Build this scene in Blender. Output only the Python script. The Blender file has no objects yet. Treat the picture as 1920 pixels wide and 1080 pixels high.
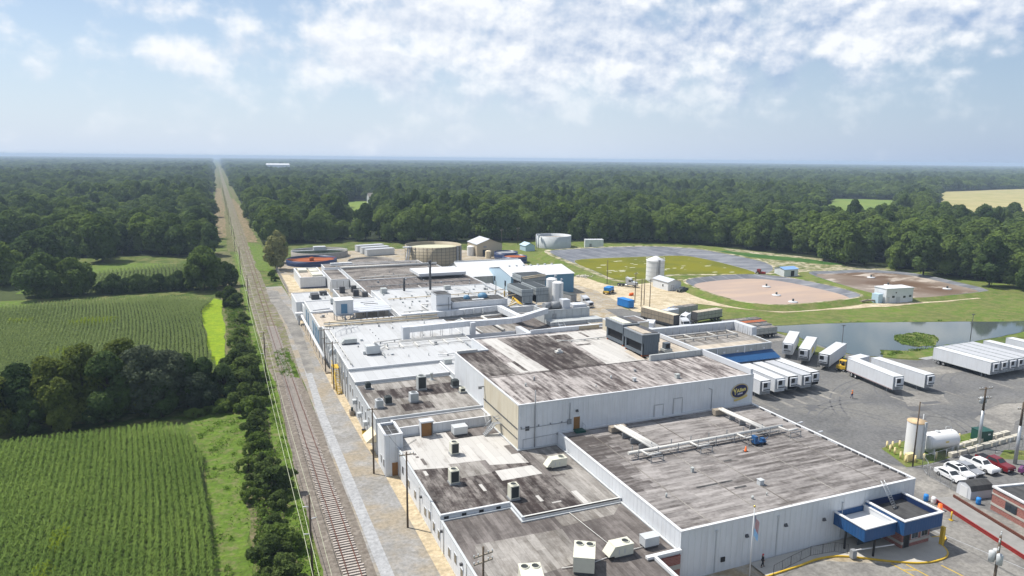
import bpy, bmesh, math, random
import numpy as np
from mathutils import Matrix, Vector
R = random.Random(7)
rad = math.radians
sc = bpy.context.scene
COL = sc.collection

# ------------------------------------------------------------ camera
# world frame: X runs across the plant, Y runs along the railway, Z up, metres; the drone hangs 50 m up
FPX, H0, E0, SL = 1325.0, 50.0, 297.0, 0.010
roll = math.atan(SL); pit = math.atan((540 - E0) * math.cos(roll) / FPX)
yaw = rad(22.5)
fwd = Vector((math.sin(yaw) * math.cos(pit), math.cos(yaw) * math.cos(pit), -math.sin(pit)))
r0 = Vector((math.cos(yaw), -math.sin(yaw), 0)); u0 = r0.cross(fwd)
rt = r0 * math.cos(roll) + u0 * math.sin(roll); up = u0 * math.cos(roll) - r0 * math.sin(roll)
cd = bpy.data.cameras.new('camera'); cam = bpy.data.objects.new('camera', cd); COL.objects.link(cam)
cd.sensor_width = 36; cd.lens = FPX / 1920 * 36; cd.clip_start = 0.5; cd.clip_end = 40000
cam.matrix_world = Matrix(((rt.x, up.x, -fwd.x, 0), (rt.y, up.y, -fwd.y, 0), (rt.z, up.z, -fwd.z, H0), (0, 0, 0, 1)))
sc.camera = cam

# ------------------------------------------------------------ sky and sun
SUN_EL, SUN_AZ = rad(58), rad(-46)          # azimuth from +Y towards +X
w = bpy.data.worlds.new('World'); sc.world = w; w.use_nodes = True
nt = w.node_tree; N = nt.nodes; L = nt.links; N.clear()
def nd(t, **k):
    n = N.new(t)
    for a, b in k.items(): setattr(n, a, b)
    return n
def mth(op, a, b=None, c=None):
    n = nd('ShaderNodeMath', operation=op)
    for i, v in enumerate((a, b, c)):
        if v is None: continue
        if isinstance(v, (int, float)): n.inputs[i].default_value = v
        else: L.new(v, n.inputs[i])
    return n.outputs[0]
sky = nd('ShaderNodeTexSky', sky_type='NISHITA'); sky.sun_disc = False
sky.sun_elevation = SUN_EL; sky.sun_rotation = SUN_AZ; sky.air_density = 1.0; sky.dust_density = 0.3; sky.ozone_density = 1.6; sky.altitude = 50
bg1 = nd('ShaderNodeBackground'); bg1.inputs[1].default_value = 0.10; L.new(sky.outputs[0], bg1.inputs[0])
tc = nd('ShaderNodeTexCoord'); sep = nd('ShaderNodeSeparateXYZ'); L.new(tc.outputs['Generated'], sep.inputs[0])
az = mth('MULTIPLY', mth('SUBTRACT', mth('ARCTAN2', sep.outputs[0], sep.outputs[1]), yaw), 180 / math.pi)
el = mth('MULTIPLY', mth('ARCSINE', sep.outputs[2]), 180 / math.pi)
comb = nd('ShaderNodeCombineXYZ'); L.new(az, comb.inputs[0]); L.new(el, comb.inputs[1])
# ragged cloud edges: warp and break up
nz1 = nd('ShaderNodeTexNoise'); nz1.inputs['Scale'].default_value = 0.21; nz1.inputs['Detail'].default_value = 9; nz1.inputs['Roughness'].default_value = 0.54
mpn = nd('ShaderNodeMapping'); mpn.inputs['Scale'].default_value = (1.0, 1.15, 1); L.new(comb.outputs[0], mpn.inputs[0]); L.new(mpn.outputs[0], nz1.inputs['Vector'])
nz2 = nd('ShaderNodeTexNoise'); nz2.inputs['Scale'].default_value = 0.09; nz2.inputs['Detail'].default_value = 4; L.new(mpn.outputs[0], nz2.inputs['Vector'])
# (azimuth, elevation, half-width, half-height, strength) of each cloud, degrees
CLOUDS = [(-29, 10.6, 3.4, .75, .9), (-25.2, 9.9, 3.0, .95, 1.1), (-21.9, 9.5, 2.2, .8, .7), (-17.5, 8.0, 1.6, 1.1, .85), (-14.3, 9.1, 2.4, 1.2, 1.1), (-11.2, 8.3, 2.6, .8, .7),
    (-10.5, 11.6, 4.2, 1.1, 1.1), (-3.5, 11.4, 5.5, 1.6, 1.2), (-8.5, 9.6, 2.6, 1.3, .8), (-1.2, 9.2, 4.5, 1.8, .9), (-3.2, 7.0, 5.0, 1.3, .75), (1.8, 9.8, 4.0, 2.0, 1.1),
    (5.5, 8.6, 3.6, 1.6, .8), (8, 11.8, 5.2, 1.2, 1.2), (4, 6.6, 7.0, 1.3, .75), (12, 7.2, 4.5, 1.3, 1.0), (15.5, 9.2, 2.6, 1.9, 1.2), (20, 8.6, 4.6, 1.2, 1.1), (25, 9.6, 4.6, 1.2, 1.1),
    (19, 11.6, 5.0, 1.0, .9), (29, 11.5, 6.0, .9, .9), (22.5, 5.8, 3.4, .9, .65), (33.2, 7.1, 1.6, .8, 1.0), (31, 5.9, 1.5, .5, .7), (-29, 5.6, 3.2, .6, .4), (-24.2, 5.6, 1.6, .6, .55),
    (-19, 5.5, 2.6, .9, .6), (-14.7, 6.0, 2.5, .9, .6), (-9, 5.6, 4.0, .8, .35), (16, 5.4, 9, 1.0, .4), (-38, 9.5, 4, .9, .8), (42, 9, 6, 1.6, 1.0), (4, 8.0, 15, 4.2, 1.35), (23, 9.6, 13, 3.0, 1.2), (-8, 9.8, 8, 3.0, 1.1), (-22, 6.8, 9, 2.0, .75), (-4, 5.6, 12, 1.5, .8), (20, 5.4, 12, 1.5, .8)]
dens = None
for (ca, ce, rx, ry, s) in CLOUDS:
    v1 = nd('ShaderNodeVectorMath', operation='SUBTRACT'); L.new(comb.outputs[0], v1.inputs[0]); v1.inputs[1].default_value = (ca, ce, 0)
    v2 = nd('ShaderNodeVectorMath', operation='MULTIPLY'); L.new(v1.outputs[0], v2.inputs[0]); v2.inputs[1].default_value = (.8 / rx, .78 / ry, 0)
    v3 = nd('ShaderNodeVectorMath', operation='LENGTH'); L.new(v2.outputs[0], v3.inputs[0])
    d = mth('MULTIPLY', mth('MAXIMUM', mth('SUBTRACT', 1.5, v3.outputs['Value']), 0.0), s)
    dens = d if dens is None else mth('SMOOTH_MAX', dens, d, 0.35)
# upper sky beyond the frame is broken cumulus too
hi = mth('MULTIPLY', mth('SMOOTH_MIN', mth('MAXIMUM', mth('DIVIDE', mth('SUBTRACT', el, 13), 8), 0), 1.0, .1), .55)
dens = mth('ADD', dens, hi)
dd = mth('ADD', dens, mth('MULTIPLY', mth('SUBTRACT', nz1.outputs[0], 0.50), 4.2))
dd = mth('ADD', dd, mth('MULTIPLY', mth('SUBTRACT', nz2.outputs[0], 0.5), 1.2))
cm = nd('ShaderNodeMapRange', interpolation_type='SMOOTHERSTEP'); L.new(dd, cm.inputs[0]); cm.inputs[1].default_value = 0.25; cm.inputs[2].default_value = 1.45
dsel = mth('MULTIPLY', mth('GREATER_THAN', dens, 0.02), cm.outputs[0])
fade = nd('ShaderNodeMapRange'); L.new(el, fade.inputs[0]); fade.inputs[1].default_value = 2.5; fade.inputs[2].default_value = 7.0; fade.inputs[3].default_value = 0.3; fade.inputs[4].default_value = 0.93
cmask = mth('MULTIPLY', dsel, fade.outputs[0])
# grey undersides where the cloud is deep
nz3 = nd('ShaderNodeTexNoise'); nz3.inputs['Scale'].default_value = 0.22; nz3.inputs['Detail'].default_value = 5
mp3 = nd('ShaderNodeMapping'); mp3.inputs['Location'].default_value = (3.1, .35, 4); mp3.inputs['Scale'].default_value = (.7, 1.6, 1); L.new(comb.outputs[0], mp3.inputs[0]); L.new(mp3.outputs[0], nz3.inputs['Vector'])
shd = nd('ShaderNodeMapRange', interpolation_type='SMOOTHSTEP'); L.new(nz3.outputs[0], shd.inputs[0]); shd.inputs[1].default_value = 0.42; shd.inputs[2].default_value = 0.60
azf = nd('ShaderNodeMapRange'); L.new(az, azf.inputs[0]); azf.inputs[1].default_value = -22; azf.inputs[2].default_value = 14; azf.inputs[3].default_value = 0.35; azf.inputs[4].default_value = 1.0
ccol = nd('ShaderNodeMix', data_type='RGBA'); nzb = nd('ShaderNodeTexNoise'); nzb.inputs['Scale'].default_value = 0.21; nzb.inputs['Detail'].default_value = 5; nzb.inputs['Roughness'].default_value = 0.6
mpb = nd('ShaderNodeMapping'); mpb.inputs['Scale'].default_value = (1.0, 1.15, 1); mpb.inputs['Location'].default_value = (-.25, .75, 0); L.new(comb.outputs[0], mpb.inputs[0]); L.new(mpb.outputs[0], nzb.inputs['Vector'])
under = mth('ADD', mth('MULTIPLY', mth('SUBTRACT', nzb.outputs[0], nz1.outputs[0]), 3.6), mth('MULTIPLY', shd.outputs[0], .55))
L.new(mth('MULTIPLY', mth('MINIMUM', mth('MAXIMUM', mth('ADD', under, .12), 0), 1), azf.outputs[0]), ccol.inputs[0])
ccol.inputs[6].default_value = (0.87, 0.89, 0.92, 1); ccol.inputs[7].default_value = (0.33, 0.44, 0.63, 1)
bg2 = nd('ShaderNodeBackground'); L.new(ccol.outputs[2], bg2.inputs[0]); bg2.inputs[1].default_value = 0.98
# pale summer haze band near the horizon
hz = mth('POWER', 2.718, mth('MULTIPLY', mth('MAXIMUM', el, 0), -0.095))
hcol = nd('ShaderNodeMix', data_type='RGBA'); hcol.inputs[6].default_value = (0.545, 0.635, 0.775, 1); hcol.inputs[7].default_value = (0.36, 0.46, 0.63, 1)
hf = nd('ShaderNodeMapRange'); L.new(az, hf.inputs[0]); hf.inputs[1].default_value = 4; hf.inputs[2].default_value = 34; L.new(hf.outputs[0], hcol.inputs[0])
bg3 = nd('ShaderNodeBackground'); L.new(hcol.outputs[2], bg3.inputs[0]); bg3.inputs[1].default_value = 1.0
mx1 = nd('ShaderNodeMixShader'); L.new(mth('MULTIPLY', hz, 0.97), mx1.inputs[0]); L.new(bg1.outputs[0], mx1.inputs[1]); L.new(bg3.outputs[0], mx1.inputs[2])
mx2 = nd('ShaderNodeMixShader'); L.new(cmask, mx2.inputs[0]); L.new(mx1.outputs[0], mx2.inputs[1]); L.new(bg2.outputs[0], mx2.inputs[2])
wo = nd('ShaderNodeOutputWorld'); L.new(mx2.outputs[0], wo.inputs[0])
w.cycles.sampling_method = 'MANUAL'; w.cycles.sample_map_resolution = 512

sd = bpy.data.lights.new('sun', 'SUN'); sun = bpy.data.objects.new('sun', sd); COL.objects.link(sun)
sd.energy = 5.0; sd.angle = rad(0.53); sd.color = (1.0, 0.955, 0.88)
sdir = Vector((math.sin(SUN_AZ) * math.cos(SUN_EL), math.cos(SUN_AZ) * math.cos(SUN_EL), math.sin(SUN_EL)))
sun.rotation_euler = sdir.to_track_quat('Z', 'Y').to_euler(); sun.location = (-200, 200, 300)
sc.view_settings.view_transform = 'Standard'; sc.view_settings.look = 'None'; sc.view_settings.exposure = 0.25; sc.view_settings.gamma = 1
sc.cycles.use_denoising = True
sc.cycles.max_bounces = 6; sc.cycles.diffuse_bounces = 3; sc.cycles.glossy_bounces = 3; sc.cycles.transmission_bounces = 2; sc.cycles.volume_bounces = 0; sc.cycles.transparent_max_bounces = 4
sc.cycles.caustics_reflective = False; sc.cycles.caustics_refractive = False

# ------------------------------------------------------------ helpers
def tag(o, label=None, cat=None, group=None, kind=None):
    if label: o['label'] = label
    if cat: o['category'] = cat
    if group: o['group'] = group
    if kind: o['kind'] = kind
    return o
def thing(name, label, cat, loc=(0, 0, 0), rz=0, group=None):
    o = bpy.data.objects.new(name, None); COL.objects.link(o); o.empty_display_size = 0.5
    o.location = loc; o.rotation_euler = (0, 0, rz)
    return tag(o, label, cat, group)
def base(o):
    v = Vector((0, 0, 0))
    while o: v += Vector(o.location); o = o.parent
    return v
def kids(o): return [c for c in bpy.data.objects if c.parent == o]
KID = {}
def dup(root, loc, rz=None, label=None, group=None, scale=None):
    def cp(o, par):
        c = o.copy(); COL.objects.link(c); c.parent = par
        for ch in KID.get(o.name, ()): KID.setdefault(c.name, []).append(cp(ch, c))
        return c
    r = cp(root, None); r.location = loc
    if rz is not None: r.rotation_euler = (0, 0, rz)
    if label: r['label'] = label
    if group: r['group'] = group
    if scale is not None: r.scale = scale if hasattr(scale, '__len__') else (scale,) * 3
    return r
class MB:
    """collects faces, then links them as one mesh object"""
    def __init__(s): s.v = []; s.f = []; s.m = []; s.sm = []
    def face(s, pts, m=0, sm=False):
        i = len(s.v); s.v += [tuple(p) for p in pts]; s.f.append(tuple(range(i, i + len(pts)))); s.m.append(m); s.sm.append(sm); return s
    def box(s, x0, x1, y0, y1, z0, z1, m=0, skip=''):
        p = [(x0, y0, z0), (x1, y0, z0), (x1, y1, z0), (x0, y1, z0), (x0, y0, z1), (x1, y0, z1), (x1, y1, z1), (x0, y1, z1)]
        i = len(s.v); s.v += p
        for k, q in (('b', (0, 3, 2, 1)), ('t', (4, 5, 6, 7)), ('s', (0, 1, 5, 4)), ('e', (1, 2, 6, 5)), ('n', (2, 3, 7, 6)), ('w', (3, 0, 4, 7))):
            if k in skip: continue
            s.f.append(tuple(i + a for a in q)); s.m.append(m); s.sm.append(False)
        return s
    def cbox(s, c, d, m=0, rz=0, ry=0):
        """box by centre and size, turned about z and then tilted about its own y"""
        M = Matrix.Translation(c) @ Matrix.Rotation(rz, 4, 'Z') @ Matrix.Rotation(ry, 4, 'Y')
        i = len(s.v)
        for z in (-.5, .5):
            for (x, y) in ((-.5, -.5), (.5, -.5), (.5, .5), (-.5, .5)): s.v.append(tuple(M @ Vector((x * d[0], y * d[1], z * d[2]))))
        for q in ((0, 3, 2, 1), (4, 5, 6, 7), (0, 1, 5, 4), (1, 2, 6, 5), (2, 3, 7, 6), (3, 0, 4, 7)):
            s.f.append(tuple(i + a for a in q)); s.m.append(m); s.sm.append(False)
        return s
    def prism(s, poly, z0, z1, m=0, top=None, cap=True, bottom=False):
        n = len(poly); i = len(s.v)
        a = sum(poly[k][0] * poly[(k + 1) % n][1] - poly[(k + 1) % n][0] * poly[k][1] for k in range(n))
        if a < 0: poly = poly[::-1]
        s.v += [(x, y, z0) for x, y in poly] + [(x, y, z1) for x, y in poly]
        for k in range(n):
            j = (k + 1) % n; s.f.append((i + k, i + j, i + n + j, i + n + k)); s.m.append(m); s.sm.append(False)
        if cap: s.f.append(tuple(i + n + k for k in range(n))); s.m.append(m if top is None else top); s.sm.append(False)
        if bottom: s.f.append(tuple(i + k for k in range(n))[::-1]); s.m.append(m); s.sm.append(False)
        return s
    def cyl(s, p, q, r, n=10, m=0, r2=None, cap=True, mc=None, sm=True):
        p = Vector(p); q = Vector(q); d = (q - p).normalized(); r2 = r if r2 is None else r2
        a = d.orthogonal().normalized(); b = d.cross(a); i = len(s.v)
        for c, rr in ((p, r), (q, r2)):
            for k in range(n):
                t = 2 * math.pi * k / n; s.v.append(tuple(c + (a * math.cos(t) + b * math.sin(t)) * rr))
        for k in range(n):
            j = (k + 1) % n; s.f.append((i + k, i + j, i + n + j, i + n + k)); s.m.append(m); s.sm.append(sm)
        if cap:
            mc = m if mc is None else mc
            s.f.append(tuple(i + k for k in range(n))[::-1]); s.m.append(mc); s.sm.append(False)
            s.f.append(tuple(i + n + k for k in range(n))); s.m.append(mc); s.sm.append(False)
        return s
    def tube(s, pts, r, n=6, m=0):
        for a, b in zip(pts[:-1], pts[1:]): s.cyl(a, b, r, n, m)
        return s
    def lathe(s, prof, c=(0, 0, 0), n=28, m=0, sm=True):
        """profile of (radius, z) turned about the vertical through c"""
        i = len(s.v)
        for r, z in prof:
            for k in range(n):
                t = 2 * math.pi * k / n; s.v.append((c[0] + r * math.cos(t), c[1] + r * math.sin(t), c[2] + z))
        for a in range(len(prof) - 1):
            for k in range(n):
                j = (k + 1) % n; s.f.append((i + a * n + k, i + a * n + j, i + (a + 1) * n + j, i + (a + 1) * n + k)); s.m.append(m); s.sm.append(sm)
        return s
    def ball(s, c, r, m=0, n=10, k=7):
        rr = r if hasattr(r, '__len__') else (r,) * 3; i = len(s.v)
        for a in range(k + 1):
            t = math.pi * a / k
            for b in range(n):
                q = 2 * math.pi * b / n; s.v.append((c[0] + rr[0] * math.sin(t) * math.cos(q), c[1] + rr[1] * math.sin(t) * math.sin(q), c[2] - rr[2] * math.cos(t)))
        for a in range(k):
            for b in range(n):
                j = (b + 1) % n; s.f.append((i + a * n + b, i + a * n + j, i + (a + 1) * n + j, i + (a + 1) * n + b)); s.m.append(m); s.sm.append(True)
        return s
    def build(s, name, mats, parent=None, world=False, bevel=0):
        me = bpy.data.meshes.new(name); o = bpy.data.objects.new(name, me); COL.objects.link(o)
        v = s.v
        if parent is not None:
            o.parent = parent; KID.setdefault(parent.name, []).append(o)
            if world:
                b = base(parent); v = [(x - b.x, y - b.y, z - b.z) for x, y, z in v]
        me.from_pydata(v, [], s.f)
        for m in (mats if isinstance(mats, (list, tuple)) else [mats]): me.materials.append(MT(m))
        me.polygons.foreach_set('material_index', s.m); me.polygons.foreach_set('use_smooth', s.sm); me.update()
        if bevel:
            md = o.modifiers.new('bevel', 'BEVEL'); md.width = bevel; md.segments = 2; md.limit_method = 'ANGLE'
        return o
def structure(name, mb, mats, kind='structure'):
    o = mb.build(name, mats); o['kind'] = kind; return o
def sheet(name, polys, z, m, kind='structure'):
    b = MB()
    for p in (polys if isinstance(polys[0][0], (tuple, list)) else [polys]):
        n = len(p); a = sum(p[k][0] * p[(k + 1) % n][1] - p[(k + 1) % n][0] * p[k][1] for k in range(n))
        b.face([(x, y, z) for x, y in (p if a > 0 else p[::-1])])
    return structure(name, b, m, kind)
def wobble(p, step=6, amp=.6, seed=1):
    """a ragged outline for soft ground edges"""
    rr = random.Random(seed); out = []
    for k in range(len(p)):
        a = Vector(p[k]); b = Vector(p[(k + 1) % len(p)]); n = max(1, int((b - a).length / step)); nn = Vector((-(b - a).y, (b - a).x)).normalized() if (b - a).length else Vector((0, 0))
        for i in range(n):
            q = a.lerp(b, i / n) + nn * (rr.uniform(-amp, amp) if i else 0); out.append((q.x, q.y))
    return out

def line(pts, w_=.13, z=.075):
    b = MB()
    for a, c in zip(pts[:-1], pts[1:]):
        a = Vector(a); c = Vector(c); n_ = Vector((-(c - a).y, (c - a).x)).normalized() * w_ / 2; b.face([(*(a - n_), z), (*(c - n_), z), (*(c + n_), z), (*(a + n_), z)])
    return b
# ------------------------------------------------------------ materials
MATS = {}
def MT(n): return MATS[n] if isinstance(n, str) else n
class Mat:
    def __init__(s, name, rough=.7, spec=.3, metal=0):
        s.m = bpy.data.materials.new(name); MATS[name] = s.m; s.m.use_nodes = True
        s.t = s.m.node_tree; s.b = s.t.nodes['Principled BSDF']
        s.b.inputs['Roughness'].default_value = rough; s.b.inputs['Specular IOR Level'].default_value = spec; s.b.inputs['Metallic'].default_value = metal
        s.pos = None
    def n(s, t, **k):
        n = s.t.nodes.new(t)
        for a, b in k.items():
            setattr(n, a, b)
        return n
    def l(s, a, b): s.t.links.new(a, b)
    def P(s):
        if s.pos is None: s.pos = s.n('ShaderNodeNewGeometry').outputs['Position']
        return s.pos
    def OB(s): return s.n('ShaderNodeTexCoord').outputs['Object']
    def noise(s, scale, detail=5, stretch=(1, 1, 1), vec=None, rough=.55, off=(0, 0, 0)):
        mp = s.n('ShaderNodeMapping'); mp.inputs['Scale'].default_value = stretch; mp.inputs['Location'].default_value = off; s.l(vec or s.P(), mp.inputs[0])
        t = s.n('ShaderNodeTexNoise'); t.inputs['Scale'].default_value = scale; t.inputs['Detail'].default_value = detail; t.inputs['Roughness'].default_value = rough
        s.l(mp.outputs[0], t.inputs['Vector']); return t.outputs[0]
    def ramp(s, f, a, b, lo=0., hi=1.):
        mr = s.n('ShaderNodeMapRange', interpolation_type='SMOOTHSTEP'); s.l(f, mr.inputs[0])
        mr.inputs[1].default_value = a; mr.inputs[2].default_value = b; mr.inputs[3].default_value = lo; mr.inputs[4].default_value = hi; return mr.outputs[0]
    def mix(s, f, a, b, mode='MIX'):
        n = s.n('ShaderNodeMix', data_type='RGBA', blend_type=mode)
        for i, v in ((0, f), (6, a), (7, b)):
            if isinstance(v, (int, float)): n.inputs[i].default_value = v
            elif isinstance(v, tuple): n.inputs[i].default_value = v + (1,) if len(v) == 3 else v
            else: s.l(v, n.inputs[i])
        return n.outputs[2]
    def math(s, op, a, b=0.0):
        n = s.n('ShaderNodeMath', operation=op)
        for i, v in enumerate((a, b)):
            if isinstance(v, (int, float)): n.inputs[i].default_value = v
            else: s.l(v, n.inputs[i])
        return n.outputs[0]
    def color(s, c):
        if isinstance(c, tuple): s.b.inputs['Base Color'].default_value = c + (1,)
        else: s.l(c, s.b.inputs['Base Color'])
        return s
    def bump(s, h, dist=.05, strength=.6):
        b = s.n('ShaderNodeBump'); b.inputs['Distance'].default_value = dist; b.inputs['Strength'].default_value = strength; s.l(h, b.inputs['Height']); s.l(b.outputs[0], s.b.inputs['Normal']); return s
def plain(name, c, rough=.6, var=.18, scale=1.5, spec=.3, metal=0, bump=0):
    m = Mat(name, rough, spec, metal); f = m.noise(scale, 6)
    m.color(m.mix(f, tuple(x * (1 - var) for x in c), tuple(min(1, x * (1 + var)) for x in c)))
    if bump: m.bump(f, bump)
    return m
def ground(name, cols, scales, bumpd=.08, rough=.95):
    """layers of patchy colour: cols[0] then each further colour laid on by noise"""
    m = Mat(name, rough, .1); c = cols[0]
    for k, col in enumerate(cols[1:]):
        f = m.noise(scales[k], 7, off=(k * 7.3, k * 3.1, 0), rough=.62); c = m.mix(m.ramp(f, .42, .62), c, col)
    f = m.noise(1.7, 8, rough=.7); c = m.mix(m.ramp(f, .25, .75), m.mix(.45, c, (0.02, 0.02, 0.01), 'MIX'), c)
    m.color(c)
    if bumpd: m.bump(f, bumpd, 1)
    return m
def roofm(name, light, dark, axis='y', amt=.5, sheetw=1.0, sheetl=9., lo=.40, hi=.62, tone=.25):
    """sheets of roofing felt laid along an axis: each sheet a slightly different tone, seams, and streaks of dirt along it"""
    m = Mat(name, .9, .15); sp = m.n('ShaderNodeSeparateXYZ'); m.l(m.P(), sp.inputs[0]); cb = m.n('ShaderNodeCombineXYZ')
    a, b = (1, 0) if axis == 'y' else (0, 1)
    m.l(sp.outputs[a], cb.inputs[0]); m.l(sp.outputs[b], cb.inputs[1])
    br = m.n('ShaderNodeTexBrick'); m.l(cb.outputs[0], br.inputs['Vector']); br.inputs['Scale'].default_value = 1; br.inputs['Brick Width'].default_value = sheetl; br.inputs['Row Height'].default_value = sheetw
    br.inputs['Mortar Size'].default_value = .022; br.inputs['Mortar Smooth'].default_value = .4; br.inputs['Bias'].default_value = 0
    br.inputs['Color1'].default_value = (1 - tone, 1 - tone, 1 - tone, 1); br.inputs['Color2'].default_value = (1, 1, 1, 1); br.inputs['Mortar'].default_value = (.62, .60, .58, 1)
    f1 = m.noise(1, 7, (.10, 1.15, 1), cb.outputs[0], .65); f2 = m.noise(.06, 4, vec=cb.outputs[0]); f3 = m.noise(3, 5, (.5, 1, 1), cb.outputs[0], .7); sq = m.n('ShaderNodeSeparateXYZ'); m.l(cb.outputs[0], sq.inputs[0]); cq = m.n('ShaderNodeCombineXYZ'); m.l(m.math('MULTIPLY', sq.outputs[0], .16), cq.inputs[0]); m.l(m.math('MULTIPLY', m.math('FLOOR', m.math('DIVIDE', sq.outputs[1], sheetw * .5)), 3.7), cq.inputs[1]); f4 = m.noise(1, 6, vec=cq.outputs[0], rough=.62)
    s = m.math('ADD', m.math('MULTIPLY', f1, .22), m.math('ADD', m.math('MULTIPLY', f2, .22), m.math('ADD', m.math('MULTIPLY', f3, .16), m.math('MULTIPLY', f4, .40))))
    k = m.ramp(s, lo, hi, 1 - amt, 1)
    c = m.mix(k, dark, light); c = m.mix(1.0, c, br.outputs[0], 'MULTIPLY')
    m.color(c); m.bump(f3, .02, .5); return m
def clad(name, c, period=.9, grime=.22, depth=.03, gcol=(.30, .27, .22)):
    """ribbed metal wall sheeting with rain streaks"""
    m = Mat(name, .5, .35); sp = m.n('ShaderNodeSeparateXYZ'); m.l(m.P(), sp.inputs[0]); t = m.math('ADD', sp.outputs[0], sp.outputs[1])
    cb = m.n('ShaderNodeCombineXYZ'); m.l(t, cb.inputs[0]); m.l(sp.outputs[2], cb.inputs[2])
    f = m.noise(1, 6, (2.2, 1, .16), cb.outputs[0]); g = m.noise(.35, 5, (1, 1, 1))
    r = m.math('MULTIPLY', m.ramp(f, .45, .8), grime)
    w = m.math('FRACT', m.math('DIVIDE', t, period)); rib = m.ramp(m.math('ABSOLUTE', m.math('SUBTRACT', w, .5)), .40, .49)
    c2 = m.mix(m.ramp(g, .3, .7), tuple(x * .93 for x in c), c); c2 = m.mix(r, c2, gcol); c2 = m.mix(m.math('MULTIPLY', rib, .11), c2, tuple(x * .55 for x in c))
    m.color(c2); m.bump(m.math('MULTIPLY', rib, -1.0), depth, 1); return m
# ---- plain surfaces
plain('white_paint', (.53, .55, .58), .45, .06, .8); plain('white_trim', (.62, .63, .64), .45, .04, 1)
plain('cream_paint', (.70, .60, .42), .6, .12, .6); plain('light_grey', (.48, .50, .51), .6, .15, .7); plain('mid_grey', (.26, .27, .28), .6, .25, 1)
plain('dark_grey', (.075, .075, .08), .6, .35, 2); plain('black', (.012, .012, .014), .5, .3, 3); plain('black_gap', (.02, .02, .022), .8, .3, 3)
plain('galvanized', (.42, .44, .46), .42, .2, 2.5, .5, .55); plain('steel_pipe', (.58, .57, .54), .5, .22, 1.4); plain('beige_pipe', (.62, .52, .36), .6, .2, 1.2)
plain('tin_roof', (.50, .52, .55), .45, .1, .4); plain('bright_roof', (.60, .61, .62), .55, .04, .3)
plain('unit_beige', (.60, .59, .49), .55, .1, 2); plain('unit_grey', (.40, .42, .41), .5, .2, 2); plain('unit_dark', (.06, .07, .07), .6, .3, 4); plain('coil', (.035, .04, .04), .5, .4, 9)
plain('blue_metal', (.018, .085, .22), .4, .2, 1, .4); plain('navy_metal', (.012, .03, .10), .4, .2, 1, .4); plain('tarp_blue', (.02, .20, .55), .5, .2, 1)
plain('blue_grey', (.10, .22, .34), .5, .1, 1); plain('pale_blue', (.42, .56, .66), .5, .08, 1); plain('blue_roof', (.20, .34, .58), .5, .1, 1)
plain('yellow', (.58, .38, .035), .5, .15, 3); plain('red_paint', (.24, .022, .018), .45, .25, 2); plain('orange', (.85, .16, .02), .5, .1, 4); plain('brown_door', (.24, .12, .04), .6, .2, 3)
plain('bollard_cream', (.72, .60, .32), .6, .15, 4); plain('wood', (.11, .085, .065), .85, .35, 5, .1); plain('pale_wood', (.30, .26, .21), .85, .3, 5, .1); plain('bark', (.07, .055, .04), .9, .4, 6, .1)
plain('concrete', (.42, .40, .36), .85, .2, .9, .15); plain('scale_deck', (.25, .243, .232), .9, .3, .8, .1); plain('old_concrete', (.30, .28, .25), .9, .3, .8, .1); plain('block', (.50, .47, .40), .9, .18, 1.5, .1)
plain('rust', (.33, .10, .04), .85, .4, 2.2, .1, bump=.02); plain('brown_rail', (.12, .045, .03), .7, .3, 8, .3); plain('sleeper', (.43, .385, .345), .9, .35, 1.3, .1)
plain('tyre', (.014, .014, .015), .85, .3, 6); plain('chrome', (.55, .56, .58), .25, .1, 2, .5, .8); plain('rubber', (.03, .03, .03), .8)
plain('car_white', (.78, .79, .80), .22, .02, 1, .5); plain('car_silver', (.36, .37, .39), .28, .03, 1, .5, .3); plain('car_red', (.16, .012, .016), .22, .05, 1, .5); plain('car_purple', (.15, .04, .13), .22, .05, 1, .5)
plain('glass', (.02, .026, .03), .06, .2, 1, .8); plain('window_dark', (.035, .045, .055), .12, .3, .5, .7); plain('headlight', (.7, .72, .74), .15, .05, 2, .6); plain('taillight', (.35, .01, .01), .2)
plain('wire_pale', (.46, .48, .34), .5, .1, 1); plain('trailer_roof', (.58, .59, .60), .5, .08, .5); plain('trailer_roof_grey', (.44, .45, .47), .5, .12, .5)
plain('trailer_under', (.03, .03, .033), .7, .4, 3); plain('cage', (.33, .28, .21), .8, .3, 1.2); plain('cage_top', (.62, .55, .42), .8, .2, .9); plain('aluminium', (.46, .46, .45), .4, .2, 1.2, .5, .4)
plain('skin', (.45, .26, .17), .6); plain('hair', (.03, .02, .015), .7); plain('jeans', (.05, .06, .17), .8); plain('dark_cloth', (.018, .016, .02), .85); plain('hi_vis', (.95, .22, .03), .7); plain('red_cloth', (.42, .02, .04), .8)
plain('cloth_blue', (.02, .03, .16), .7); plain('cloth_lightblue', (.30, .52, .78), .7); plain('gold', (.7, .5, .12), .3, .1, 2, .5, .6); plain('sign_navy', (.012, .016, .075), .4, .05); plain('sign_gold', (.62, .48, .16), .5, .25, 4); plain('sign_yellow', (.85, .72, .22), .5, .05); plain('sign_white', (.75, .72, .82), .5, .05); plain('sign_ring', (.40, .40, .42), .5)
plain('green_box', (.015, .07, .055), .45, .2, 2); plain('tan_sheet', (.34, .29, .20), .55, .12, .5); plain('tan_bldg', (.44, .38, .28), .6, .1, .5); plain('tank_white', (.72, .72, .71), .45, .05, .6); plain('stain_top', (.55, .40, .24), .8, .5, .9)
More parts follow.
